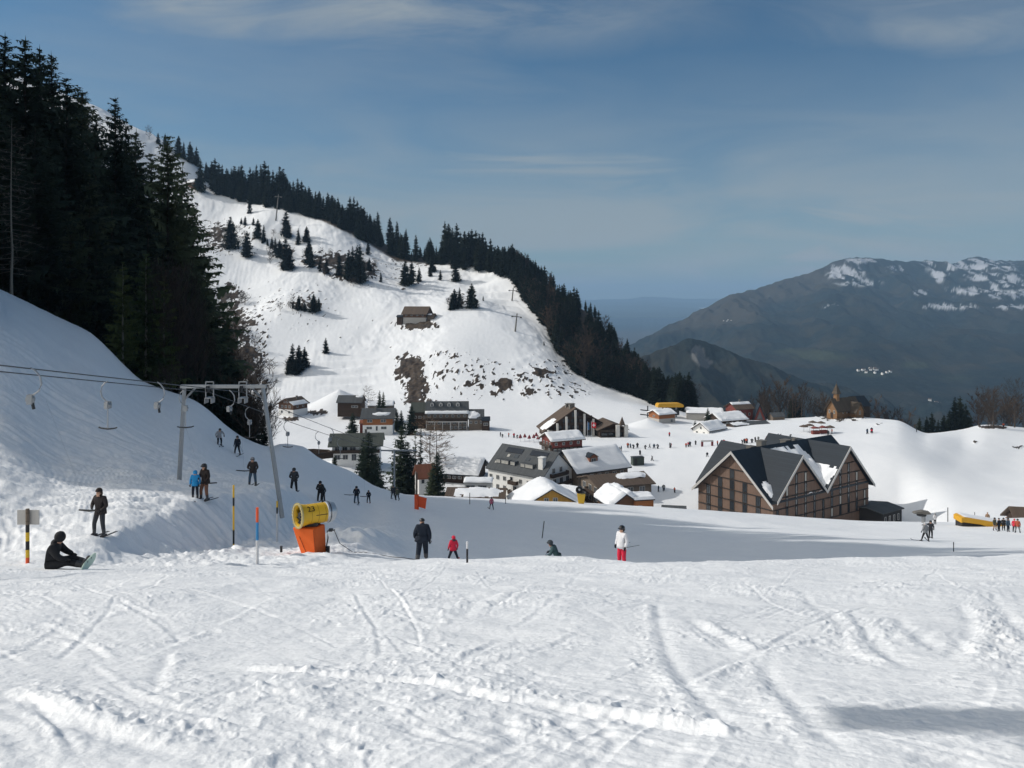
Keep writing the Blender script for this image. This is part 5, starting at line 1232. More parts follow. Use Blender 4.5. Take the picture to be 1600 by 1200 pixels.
vt(627, 652, 641, 356, MED[3], 'right of two small firs right of the orange chalet', wide=1.1)
vt(1086, 681, 657, 352, MED[3], 'dark spruce left of the half timbered house', wide=1.2)
vt(1106, 658, 637, 372, MED[1], 'spruce in front of the wide snow covered hall', wide=1.3)
vt(523, 720, 710, 250, MED[3], 'tiny fir beside the road at the left of the white house', wide=1.2)
vt(575, 640, 602, 385, LARCH[0], 'bare larch beside the low dark barn', 'larch', 'larch', 1.0)
vt(672, 722, 648, 262, LARCH[0], 'pinkish bare larch, left of the pair beside the long inn', 'larch', 'larch', 1.35)
vt(682, 722, 664, 258, LARCH[1], 'bare larch with drooping twigs, right of the pair beside the long inn', 'larch', 'larch', 1.45)
GT = 'bare trees and firs on the hill behind the chapel'
q = random.Random(21)
for i in range(34):
    px = q.uniform(1172, 1290); top = 652-q.uniform(22, 52)*(.55+.45*math.sin((px-1165)/130*math.pi)); D = q.uniform(410, 440); b = on(px, D)
    H = (HY-top)/F*D-b.z
    if q.random() < .22: plant_far(FAR[q.randrange(6)], b, H, 'dark fir among the bare trees left of the chapel', 'fir tree', 'fir', 'firs left of the chapel', .9)
    else: plant_far(FARBARE[q.randrange(4)], b, H, 'brown bare tree in the grove left of the chapel', 'bare tree', 'bare_tree', 'bare trees left of the chapel', .75)
for i, (px, top) in enumerate([(1360,640),(1372,645),(1345,640),(1388,650),(1150,640),(1135,640),(1118,643),(1400,655),(1412,660)]):
    D = 425; b = on(px, D); plant_far(FARBARE[i % 4], b, (HY-top)/F*D-b.z, 'brown bare tree on the far edge of the hill around the chapel', 'bare tree', 'bare_tree', 'bare trees round the chapel hill', 1.0)
for i, (px, top, D, k) in enumerate([(1437,652,360,0),(1448,650,362,1),(1456,644,365,0),(1466,655,360,3),(1475,648,365,2),(1484,640,362,0),(1492,620,362,1),(1500,618,364,0),(1509,630,365,5),(1517,648,370,3)]):
    b = on(px, D); plant_far(FAR[k], b, (HY-top)/F*D-b.z, 'dark fir in the gap between the two snow hills at the right', 'fir tree', 'fir', 'firs between the snow hills at the right', 1.2)
for i in range(17):
    px = q.uniform(1522, 1640); D = q.uniform(358, 385); top = 655-q.uniform(10, 36); b = on(px, D)
    plant_far(FARBARE[q.randrange(4)], b, (HY-top)/F*D-b.z, 'greyish bare tree behind the right hand snow hill', 'bare tree', 'bare_tree', 'bare trees behind the right hand snow hill', .9)
for i, (px, top, lb) in enumerate([(1544,618,'bare tree on the small bare patch of the right hill, left of two'),(1552,612,'bare tree on the small bare patch of the right hill, right of two'),(1585,602,'tall bare tree at the right border behind the snow hill')]):
    b = hit(px, 668, 250); b = on(px, min(b.y, 343)); o_ = plant(BARE[i % 3], b, (HY-top)/F*b.y-b.z, lb, 'bare tree', 'bare_tree', None, 1.0)

# ---- white houses of the villages far down in the valley
q = random.Random(41); fX, fD, fZ, fPX, fPY = FARM
cands = [(1362+q.gauss(0, 15), 581+q.gauss(0, 2.6), 0) for _ in range(13)] + [(1466+q.gauss(0, 12), 637+q.gauss(0, 4), 1) for _ in range(16)] + [(1130+q.gauss(0, 6), 501+q.gauss(0, 1.2), 2) for _ in range(4)]
vis = fD[:,:] < 5600
hm = MB(); hm.prism([(-6,-6),(6,-6),(6,6),(0,10),(-6,6)], -8, 8, 'x'); HMESH = hm.mesh('house', M['stucco'])
hr = MB()
for s_ in (-1, 1): hr.prism([(0,10.2),(s_*7.4,5.3),(s_*7.4,6.0),(0,11.0)], -8.8, 8.8, 'x')
RMESH = hr.mesh('roof', M['roof_brown'])
for i, (px, py, g) in enumerate(cands):
    k = int(np.argmin((fPX-px)**2+(fPY-py)**2+np.where(vis, 0, 1e6))); j = np.unravel_index(k, fPX.shape)
    nm = ('white house of the village spread on the far valley meadow', 'white house of the village deep in the far valley', 'white house high on the shoulder of the far mountain')[g]
    o = link_mesh('house', HMESH, None, (fX[j], fD[j], fZ[j]+2)); o.rotation_euler = (0,0,q.uniform(-.8,.8)); o.scale = (.62,)*3 if g < 2 else (.4,)*3; tag(o, nm, 'house', ('houses of the village on the far meadow','houses of the village deep in the valley','houses on the far shoulder')[g])
    link_mesh('roof', RMESH, o)
# ================================================================== DRAG LIFT
XU, XD = -15.4, -17.3        # uphill and downhill rope
def cz(D):
    return -5.42 - .155*(D-46) if D < 46 else -5.42 - .262*(D-46) + .0003*(D-46)**2
py_ = thing('lift_pylon', 'grey steel portal frame of the drag lift straddling the lift track', 'lift pylon', (0,0,0))
tl, tr = Vector((-18.75,46,-5.15)), Vector((-14.25,46,-5.15))
for foot, top in (((-19.05,46,-10.6), tl), ((-13.15,46,-12.6), tr)):
    mb = MB(); mb.tube([foot, top], [.14,.115], 4); mb.build('post', M['metal'], py_)
mb = MB(); mb.box(((tl.x+tr.x)/2, 46, -5.08), (tr.x-tl.x+.4, .2, .2)); mb.build('crossbeam', M['metal'], py_)
for a_, b_ in ((Vector((-18.8,46,-5.9)), Vector((-18.1,46,-5.15))), (Vector((-14.15,46,-5.9)), Vector((-14.9,46,-5.15)))):
    mb = MB(); mb.tube([a_, b_], .06, 4); mb.build('brace', M['metal'], py_)
for x in (XU, XD):
    mb = MB()
    for k in (-.22, .22): mb.box((x+k, 46, -5.27), (.04, .1, .92))
    mb.box((x, 46, -4.82), (.46,.1,.05)); mb.box((x, 46, -5.72), (.36,.6,.05))
    for k in (-.25, .25): mb.box((x+k*.72, 46, -5.88), (.03,.6,.3))
    sh = mb.build('sheave_frame', M['metal'], py_)
    for k in (-.3, .3):
        mb = MB(); mb.lathe([(.0,-.05),(.2,-.05),(.15,0),(.2,.05),(0,.05)], 12, M=Matrix.Translation((x, 46+k, -5.2)) @ Matrix.Rotation(R(90), 4, 'Y')); mb.build('sheave', M['metal_dark'], sh)
M['rope'] = mat('steel_rope', (.10,.105,.11), .6, .1, 5, metal=.4)
for x, nm in ((XU, 'right hand steel haul rope of the drag lift, the one that tows people'), (XD, 'left hand steel haul rope of the drag lift, carrying empty hangers back')):
    mb = MB(); mb.tube([(x, D, cz(D)) for D in [8,16,24,30,36,42,46,52,58,66,75,85,95,109,125,145]], .022, 5)
    tag(mb.build('haul_rope', M['rope']), nm, 'cable')
p2 = thing('lift_pylon', 'thin farther drag lift pylon with a long crossarm among the village spruces', 'lift pylon', (-16.4, 112, 0))
zb = gz(-16.4, 112)
mb = MB(); mb.tube([(0,0,zb-1),(0,0,-21.2)], [.16,.12], 6); mb.build('mast', M['metal'], p2)
mb = MB(); mb.box((.6,0,-21.3), (5.0,.18,.18)); mb.build('crossarm', M['metal'], p2)
def tbar(x, D, ext, label):
    o = thing('hanger', label, 'lift hanger', (x, D, cz(D)), R(rnd.uniform(-18, 18)))
    mb = MB(); mb.tube([(0,0,.03),(-.12,0,-.02),(-.26,0,-.16),(-.32,0,-.4),(-.27,0,-.62),(-.12,0,-.78),(.0,0,-.84)] if ext else [(0,0,.03),(.14,0,-.06),(.28,0,-.25),(.32,0,-.5),(.24,0,-.72),(.08,0,-.84)], .028, 6); mb.build('bow', M['metal'], o)
    mb = MB(); mb.lathe([(0,-.11),(.12,-.11),(.13,-.08),(.13,.08),(.12,.11),(0,.11)], 14, M=Matrix.Translation((0,0,-.98)) @ Matrix.Rotation(R(90), 4, 'X')); mb.box((0,0,-.98),(.16,.3,.3)); bx = mb.build('spring_box', M['metal'], o)
    if ext:
        mb = MB(); mb.tube([(0,0,-1.1),(0,0,-1.98)], .022, 6); mb.build('rod', M['metal'], o)
        mb = MB(); mb.tube([(-.42,0,-1.93),(-.3,0,-1.97),(0,0,-2.0),(.3,0,-1.97),(.42,0,-1.93)], [.03,.035,.04,.035,.03], 6); mb.build('crossbar', M['metal_dark'], o)
    else:
        mb = MB(); mb.tube([(.06,0,-1.1),(.1,0,-1.3)], .05, 6); mb.build('handle', M['metal_dark'], o)
    return o
for D, lb in ((34.4,'empty T-bar hanger over the snow left of the lift frame, nearest complete one'),(42.6,'empty T-bar hanger partly behind the left post of the lift frame'),(53,'empty T-bar hanger seen through the lift frame at the wood edge'),(62,'empty T-bar hanger just right of the lift frame'),(72,'empty T-bar hanger by the curved road wall, second beyond the frame'),(81,'empty T-bar hanger farthest down the bank beside the white house')):
    tbar(XD, D, True, lb)
for D, lb in ((25.7,'retracted hanger on a hooked bow at the left border of the photo'),(34.9,'retracted hanger in front of the spreading bush'),(43.8,'retracted hanger under the crossbeam of the lift frame'),(68,'retracted hanger over the road beyond the lift frame')):
    tbar(XU, D, False, lb)
# curved wall and plants by the road below the bank
wl = thing('retaining_wall', 'dark curved garden wall by the road left of the white house', 'wall', pix(488, 705, 250))
mb = MB()
pts = [(-6,0,0),(0,1.5,0),(5,0,0),(7,-3,0),(4,-5,0),(0,-5,0)]
for a_, b_ in zip(pts[:-1], pts[1:]):
    d = Vector(b_)-Vector(a_); mb.box(((a_[0]+b_[0])/2, (a_[1]+b_[1])/2, -.5), (d.length+.2, .4, 1.9), rz=math.atan2(d.y, d.x))
mb.build('wall_body', M['wood_dark'], wl)

# ================================================================== SNOW GUNS
def axis_matrix(p, d):
    d = Vector(d).normalized(); u = Vector((0,0,1)).cross(d).normalized(); v = d.cross(u)
    return Matrix(((u.x,v.x,d.x,p[0]),(u.y,v.y,d.y,p[1]),(u.z,v.z,d.z,p[2]),(0,0,0,1)))
M['gun'] = mat('yellow_gun_paint', (.66,.40,.02), .45, .08, 3, spec=.5)
M['black'] = mat('black_rubber', (.018,.018,.02), .6, .2, 6)
M['black_paint'] = mat('black_sign_paint', (.015,.015,.015), .7, .1, 6)
M['silver'] = mat('brushed_aluminium', (.55,.56,.57), .35, .1, 3, metal=.8)
gp = pix(488, 862, 36); gp.z = gz(gp.x, gp.y)-.05
gun = thing('snow_gun', 'yellow snow gun with a 23 on its barrel, standing on an orange padded base', 'snow gun', gp)
dv = Vector((-.79,-.61,.03)).normalized(); pc = Vector((.02, 0, 1.93)); AM = axis_matrix(pc, dv)
mb = MB(); mb.lathe([(.42,-.62),(.445,-.6),(.445,.30),(.50,.62),(.53,.66),(.53,.70),(.47,.70),(.44,.62),(.40,.2),(.40,-.62)], 32, M=AM); brl = mb.build('barrel', M['gun'], gun, smooth=False)
mb = MB(); mb.lathe([(.535,.64),(.565,.66),(.565,.73),(.47,.73),(.47,.70)], 32, M=AM); 
for k in range(24):
    a = 2*math.pi*k/24; c0 = AM @ Vector((.55*math.cos(a), .55*math.sin(a), .72)); c1 = AM @ Vector((.53*math.cos(a), .53*math.sin(a), .79)); mb.tube([c0, c1], .014, 5)
mb.build('nozzle_ring', mat('pale_nozzle_ring', (.50,.42,.20), .5, .1, 4), brl)
mb = MB(); mb.lathe([(0,.64),(.12,.64),(.17,.56),(.17,.48),(0,.48)], 16, M=AM)
for k in range(9):
    a = 2*math.pi*k/9
    mb.add([AM @ Vector((.18*math.cos(a), .18*math.sin(a), .58)), AM @ Vector((.45*math.cos(a), .44*math.sin(a), .60)), AM @ Vector((.45*math.cos(a+.45), .44*math.sin(a+.45), .50)), AM @ Vector((.18*math.cos(a+.6), .18*math.sin(a+.6), .50))], [(0,1,2,3)])
mb.build('fan', M['metal_dark'], brl)
mb = MB(); mb.lathe([(.0,.46),(.465,.46),(.465,.44),(0,.44)], 24, M=AM); mb.build('back_grille', M['black'], brl)
mb = MB(); mb.lathe([(.44,-.55),(.47,-.6),(.47,-.78),(.40,-.98),(.22,-1.10),(0,-1.12)], 28, M=AM); hs = mb.build('rear_housing', M['silver'], gun)
mb = MB(); mb.lathe([(.475,-.68),(.482,-.70),(.475,-.72)], 28, M=AM); mb.build('seam_band', M['metal_dark'], hs)
# number on the side
cu = bpy.data.curves.new('number', 'FONT'); cu.body = '23'; cu.size = .36; cu.extrude = .004; cu.align_x = 'CENTER'; cu.align_y = 'CENTER'
to = bpy.data.objects.new('t', cu); C.objects.link(to); bpy.context.view_layer.update()
tm = bpy.data.meshes.new_from_object(to.evaluated_get(bpy.context.evaluated_depsgraph_get())); bpy.data.objects.remove(to)
side = dv.cross(Vector((0,0,1))).normalized(); 
if side.y > 0: side = -side
up_t = Vector((0,0,1)); nrm = (side*.75+up_t*.66).normalized(); xt = -dv; yt = nrm.cross(xt)
if yt.z < 0: yt = -yt
p = pc + dv*.22 + nrm*.457
tm.transform(Matrix(((xt.x,yt.x,nrm.x,p.x),(xt.y,yt.y,nrm.y,p.y),(xt.z,yt.z,nrm.z,p.z),(0,0,0,1)))); tm.materials.clear(); tm.materials.append(M['black_paint'])
link_mesh('number', tm, brl)
mb = MB(); n2_ = (side*.98+up_t*.05).normalized(); p = pc - dv*.25 + n2_*.449
mb.box((0,0,0), (.55,.03,.008), M=Matrix(((xt.x,0,n2_.x,p.x),(xt.y,0,n2_.y,p.y),(xt.z,1,n2_.z,p.z),(0,0,0,1)))); mb.build('stripe', M['black_paint'], brl)
mb = MB()
for k in range(3):
    zz = -.45+.33*k; mb.lathe([(.446,zz-.012),(.452,zz),(.446,zz+.012)], 28, M=AM)
mb.build('panel_seam', mat('dull_yellow_seam', (.36,.21,.02), .6, .1, 4), brl)
# orange padding: tapered box with a fold
q_ = [(-.82,-.30),(.22,-.66),(.52,.25),(-.5,.6)]; b_q = [(-.20,-.42),(.34,-.66),(.60,.25),(-.06,.5)]
mb = MB(); vs = [(x,y,1.40+.03*(i % 2)) for i,(x,y) in enumerate(q_)] + [(x,y,-.35) for x,y in b_q]
mb.add(vs, [(0,1,2,3),(7,6,5,4),(0,4,5,1),(1,5,6,2),(2,6,7,3),(3,7,4,0)])
pad = mb.build('base_padding', M['orange'], gun)
bv = pad.modifiers.new('bevel', 'BEVEL'); bv.width = .06; bv.segments = 3
mb = MB(); mb.tube([(-.46,-.46,1.05),(-.12,-.58,.35)], .015, 5); mb.tube([(.22,-.67,1.38),(.34,-.67,-.2)], .02, 5); mb.build('seam', mat('dark_orange_seam', (.34,.06,.012), .7, .1, 4), pad)
mb = MB(); mb.box((0,0,1.45), (.55,.5,.25)); mb.tube([(-.28,-.1,1.45),(-.28,-.1,1.85)], .06, 6); mb.tube([(.28,.1,1.45),(.28,.1,1.85)], .06, 6); mb.build('yoke', M['metal_dark'], gun)
mb = MB(); mb.box((.78,.2,1.15), (.16,.22,.1)); mb.tube([(.55,.2,.2),(.66,.2,.8),(.62,.2,1.1),(.95,.3,1.12)], .03, 6); mb.box((.66,.2,.1),(.12,.2,.6)); mb.build('bracket', M['metal_dark'], gun)
mb = MB(); mb.tube([(-1.45,.2,.15),(-1.45,.2,.42)], .06, 6); tag(mb.build('stake', M['metal_dark'], None, gp), 'short dark stake in the snow left of the orange base', 'stake')
hs_ = MB(); hp = [gp+Vector((.9,.4,1.05))]
for k in range(8):
    x = gp.x+1.1+k*.55; y = gp.y+.6+k*.25; hp.append(Vector((x, y, gz(x, y)+(.5 if k == 0 else .05))))
hs_.tube(hp, .016, 6); tag(hs_.build('hose', M['black']), 'dark hose trailing from the snow gun over the heap to the right', 'hose')
# second gun by the huts on the lip
g2p = pix(908, 789, 124); g2p.z = gz(g2p.x, g2p.y)
g2 = thing('snow_gun', 'smaller yellow snow gun on the bank lip facing us in front of the ochre house', 'snow gun', g2p)
mb = MB(); mb.add([(-.62,-.4,1.5),(.62,-.4,1.5),(.62,.4,1.5),(-.62,.4,1.5),(-.36,-.3,-.4),(.36,-.3,-.4),(.36,.3,-.4),(-.36,.3,-.4)], [(0,1,2,3),(7,6,5,4),(0,4,5,1),(1,5,6,2),(2,6,7,3),(3,7,4,0)]); mb.build('base_padding', M['gun'], g2)
A2 = axis_matrix(Vector((-.25,0,2.2)), (-.15,-1,.05))
mb = MB(); mb.lathe([(.40,-.6),(.46,-.5),(.48,.4),(.56,.6),(.56,.66),(.48,.66),(.44,.3),(.0,.3)], 20, M=A2); mb.build('barrel', M['metal_dark'], g2)
mb = MB(); mb.lathe([(.0,.36),(.15,.36),(.17,.28),(0,.28)], 12, M=A2); mb.build('fan', M['silver'], g2)

# ================================================================== POLES AND MARKERS
M['p_yellow'] = mat('yellow_pole_paint', (.66,.42,.03), .5, .08, 3); M['p_black'] = mat('black_pole_paint', (.02,.02,.022), .5, .1, 3)
M['p_red'] = mat('orange_red_pole_paint', (.72,.10,.03), .5, .08, 3); M['p_blue'] = mat('blue_pole_paint', (.04,.22,.45), .5, .08, 3); M['p_white'] = mat('white_pole_paint', (.62,.62,.62), .5, .05, 3)
def pole(px, foot, top, segs, r, label, cat='marker pole', name='marker_pole', lean=0, D=None, dmin=2.5):
    b = hit(px, foot, dmin) if D is None else on(px, D)
    H = (HY-top)/F*b.y - b.z
    o = thing(name, label, cat, b); o.rotation_euler = (0, R(lean), 0)
    mb = MB(); mb.tube([(0,0,-.4),(0,0,H*.02)], r, 8)
    z = 0; first = True
    for fr_, m_ in segs:
        mb = MB(); mb.tube([(0,0,z-(.4 if first else 0)),(0,0,z+fr_*H)], r, 10); mb.build('pole_band', M[m_], o); z += fr_*H; first = False
    return o, b, H
YB = [(.11,'p_red'),(.14,'p_yellow'),(.16,'p_black'),(.16,'p_yellow'),(.14,'p_black'),(.29,'wood_grey')]
o, b, H = pole(43, 880, 795, YB, .055, 'yellow and black striped pole with a blank pale sign board, at the left edge')
mb = MB(); mb.box((-.03,.09,H-.28), (.66,.03,.44)); mb.build('sign_board', mat('pale_sign_back', (.48,.46,.43), .7, .05, 2), o)
pole(365, 822, 758, [(.15,'p_yellow'),(.2,'p_black'),(.35,'p_yellow'),(.12,'p_black'),(.18,'p_yellow')], .045, 'thin yellow and black pole on the shaded side of the lift track', D=38.5)
pole(433, 838, 783, [(.7,'p_white'),(.15,'p_black'),(.15,'p_yellow')], .045, 'thin pole with yellow and black top at the foot of the right lift post', D=42)
pole(402, 881, 793, [(.42,'p_white'),(.32,'p_blue'),(.26,'p_red')], .045, 'pole with orange top and blue middle in front of the lift track')
pole(730, 879, 846, [(.66,'p_black'),(.34,'p_white')], .032, 'dark pole with white top right of the child in red')
pole(847, 841, 814, [(1.0,'p_black')], .04, 'thin dark leaning pole alone in the shaded hollow', lean=7, dmin=40)
pole(734, 788, 770, [(1.0,'p_black')], .05, 'thin pole at the bank lip below the white flat house, left one', dmin=60)
pole(790, 787, 776, [(1.0,'p_black')], .05, 'thin pole at the bank lip below the white apartments, right one', dmin=60)
pole(1490, 862, 847, [(1.0,'p_black')], .03, 'short thin pole in the snow below the skiers at the right', dmin=30)
pole(1523, 820, 800, [(1.0,'p_black')], .04, 'thin pole beside the yellow conveyor cover', dmin=60)
fl_, b, H = pole(651, 796, 738, [(1.0,'wood_grey')], .11, 'grey post with a red pad at its foot and a red flag', 'padded post', 'padded_post', dmin=40)
mb = MB(); mb.tube([(0,0,0),(0,0,H*.40)], .26, 8); mb.build('pad', M['p_red'], fl_)
mb = MB(); mb.prism([(.2,.3),(1.0,.05),(1.15,H*.30),(.2,H*.36)], -.04, .04, 'y'); mb.build('flag', M['p_red'], fl_)
# posts with flags at the big dark hotel
M['flag_red'] = mat('red_flag_cloth', (.55,.03,.035), .8, .05, 3); M['flag_white'] = mat('white_flag_cloth', (.75,.75,.75), .8, .03, 3); M['flag_blue'] = mat('blue_flag_cloth', (.07,.16,.30), .8, .05, 3)
fp = thing('flagpole', 'flagpole with a red flag bearing a white cross before the dark hotel', 'flagpole', pix(924, 690, 325))
mb = MB(); mb.tube([(0,0,-2),(0,0,8.4)], .07, 6); mb.build('pole', M['silver'], fp)
mb = MB(); mb.prism([(.1,5.6),(1.9,5.4),(1.9,7.6),(.1,7.9)], -.03, .03, 'y'); f_ = mb.build('flag', M['flag_red'], fp)
mb = MB(); mb.box((1.0,-.045,6.65), (.36,.02,1.3)); mb.box((1.0,-.05,6.65), (1.2,.02,.36)); mb.build('cross', M['flag_white'], f_)
fp2 = thing('flagpole', 'flagpole with a blue and white cloth just left of the red flag', 'flagpole', pix(918, 689, 326))
mb = MB(); mb.tube([(0,0,-2),(0,0,8.0)], .07, 6); mb.build('pole', M['silver'], fp2); mb = MB(); mb.prism([(.08,4.6),(.7,4.4),(.7,7.4),(.08,7.6)], -.03, .03, 'y'); mb.build('flag', M['flag_blue'], fp2)
# mountain lift masts
for px, foot, top, lb in ((431,345,304,'lift mast with crossarm on the open slope under the ridge wood'),(805,518,490,'lift mast with crossarm on the knoll shoulder'),(800,470,450,'thin lift mast at the terraced piste beside the flank wood'),(500,336,322,'small lift mast near the buried hut under the ridge wood'),(1568,676,662,None)):
    if lb is None: continue
    b = hit(px, foot, 380); H = (foot-top)/F*b.y
    o = thing('lift_mast', lb, 'lift mast', b); o.rotation_euler = (0, R(6), 0)
    mb = MB(); mb.tube([(0,0,-2),(0,0,H)], [.7,.4], 6); mb.build('mast', M['chim'], o)
    mb = MB(); mb.box((0,0,H-2.0), (6.5,.5,.5)); mb.box((-2.8,0,H-2.4), (1.4,.6,.6)); mb.box((2.8,0,H-2.4), (1.4,.6,.6)); mb.build('crossarm', M['chim'], o)
# bottom station of the practice lift, right
b = hit(1443, 817, 60)
o = thing('lift_station', 'small grey drag lift drive station with a flat hood at the right', 'lift station', b, R(-8))
s_ = b.y/F
mb = MB(); mb.tube([(0,0,-.5),(0,0,17*s_)], 3*s_, 8); mb.build('column', M['metal'], o)
mb = MB(); mb.prism([(-16*s_,15*s_),(-13*s_,17*s_),(-2*s_,19.5*s_),(8*s_,18*s_),(10*s_,15*s_),(2*s_,14*s_)], -5*s_, 5*s_, 'y'); mb.build('hood', M['chim'], o)
mb = MB(); mb.lathe([(0,-.12),(7*s_,-.12),(7*s_,.12),(0,.12)], 20, M=Matrix.Translation((-3*s_,0,12.5*s_))); mb.build('bullwheel', M['metal_dark'], o)
pole(1481, 815, 793, [(1.0,'metal_dark')], .10, 'grey mast with a short crossarm right of the drive station', 'lift mast', 'lift_mast', dmin=60)
# yellow conveyor cover
b = hit(1530, 822, 60); s_ = b.y/F
o = thing('conveyor_cover', 'long yellow sided conveyor cover with snow on top, near the group of skiers', 'conveyor', b, R(-3))
mb = MB(); mb.prism([(-33*s_,15*s_),(-28*s_,17*s_),(33*s_,7*s_),(33*s_,-1*s_),(20*s_,-1.5*s_),(-5*s_,6*s_),(-30*s_,9*s_),(-33*s_,8*s_)], -1.2, 1.2, 'y'); mb.build('side_panel', M['yellow'], o)
mb = MB(); mb.prism([(-31*s_,8.2*s_),(-5*s_,5.2*s_),(18*s_,-1.7*s_),(18*s_,-4*s_),(-31*s_,-4*s_)], -1.0, 1.0, 'y'); mb.build('dark_interior', M['trim_dark'], o)
mb = MB(); mb.prism([(-29*s_,16.8*s_),(33*s_,7*s_),(33*s_,7.8*s_),(5*s_,12.4*s_),(-24*s_,17.2*s_)], -1.1, 1.4, 'y'); mb.build('snow_cover', M['snowcap'], o)

# unseen made-up mast, added only to cast a shadow on the lower right snow
P0 = Vector((2.15, 3.35, gz(2.15, 3.35))); hp = P0 + sd*14.0
shadow_mast = thing('lift_mast', 'made-up mast with a head on a long arm, unseen beyond the left edge, added for its shadow', 'lift mast', (hp.x, hp.y-1.9, gz(hp.x, hp.y-1.9)))
hz_ = hp.z - shadow_mast.location.z
mb = MB(); mb.tube([(0,0,-1),(0,0,hz_)], [.09,.07], 8); mb.build('mast', M['metal'], shadow_mast)
mb = MB(); mb.tube([(0,-.4,hz_),(0,2.0,hz_)], .05, 6); mb.build('arm', M['metal'], shadow_mast)
mb = MB(); mb.lathe([(0,-.12),(.36,-.12),(.42,-.05),(.42,.05),(.36,.12),(0,.12)], 18, M=Matrix.Translation((0,1.9,hz_+.1)) @ Matrix.Rotation(R(80), 4, 'X')); mb.box((.1,1.9,hz_-.1), (1.3,.4,.18)); mb.build('shadow_head', M['metal_dark'], shadow_mast)
# ================================================================== PEOPLE
M['skin'] = mat('skin', (.46,.27,.19), .6, .06, 8); M['boot'] = mat('ski_boot_plastic', (.06,.06,.065), .5, .2, 8); M['helm'] = mat('black_helmet', (.018,.018,.02), .35, .1, 6, spec=.5)
M['goggle'] = mat('goggle_lens', (.03,.03,.04), .15, .1, 4, spec=.6); M['glove'] = mat('black_glove', (.02,.02,.022), .8, .2, 10)
M['ski'] = mat('dark_ski', (.03,.03,.035), .4, .2, 6); M['ski_red'] = mat('red_ski', (.35,.03,.03), .4, .1, 6); M['hair'] = mat('brown_hair', (.05,.032,.02), .7, .2, 20)
CM = {}
def cloth(c, nm):
    if nm not in CM: CM[nm] = mat(nm, c, .85, .16, 5, .35, 14)
    return CM[nm]
BASEJ = dict(pelvis=(0,0,.95), belly=(0,.01,1.12), chest=(0,.01,1.34), neck=(0,.01,1.51), head=(0,.035,1.60), crown=(0,.02,1.73),
  shR=(.20,0,1.43), elR=(.28,-.02,1.15), wrR=(.27,.10,.93), shL=(-.20,0,1.43), elL=(-.28,-.02,1.15), wrL=(-.27,.10,.93),
  hipR=(.10,0,.90), knR=(.13,.04,.50), anR=(.14,0,.11), toR=(.15,.17,.06), hipL=(-.10,0,.90), knL=(-.13,.04,.50), anL=(-.14,0,.11), toL=(-.15,.17,.06))
RAD = dict(pelvis=.165, belly=.165, chest=.18, neck=.075, head=.098, crown=.07, shR=.10, elR=.068, wrR=.052, shL=.10, elL=.068, wrL=.052,
  hipR=.115, knR=.082, anR=.068, toR=.055, hipL=.115, knL=.082, anL=.068, toL=.055)
BONES = [('pelvis','belly','j'),('belly','chest','j'),('chest','neck','j'),('neck','head','s'),('head','crown','s'),('chest','shR','j'),('shR','elR','j'),('elR','wrR','j'),('chest','shL','j'),('shL','elL','j'),('elL','wrL','j'),
  ('pelvis','hipR','t'),('hipR','knR','t'),('knR','anR','t'),('anR','toR','b'),('pelvis','hipL','t'),('hipL','knL','t'),('knL','anL','t'),('anL','toL','b')]
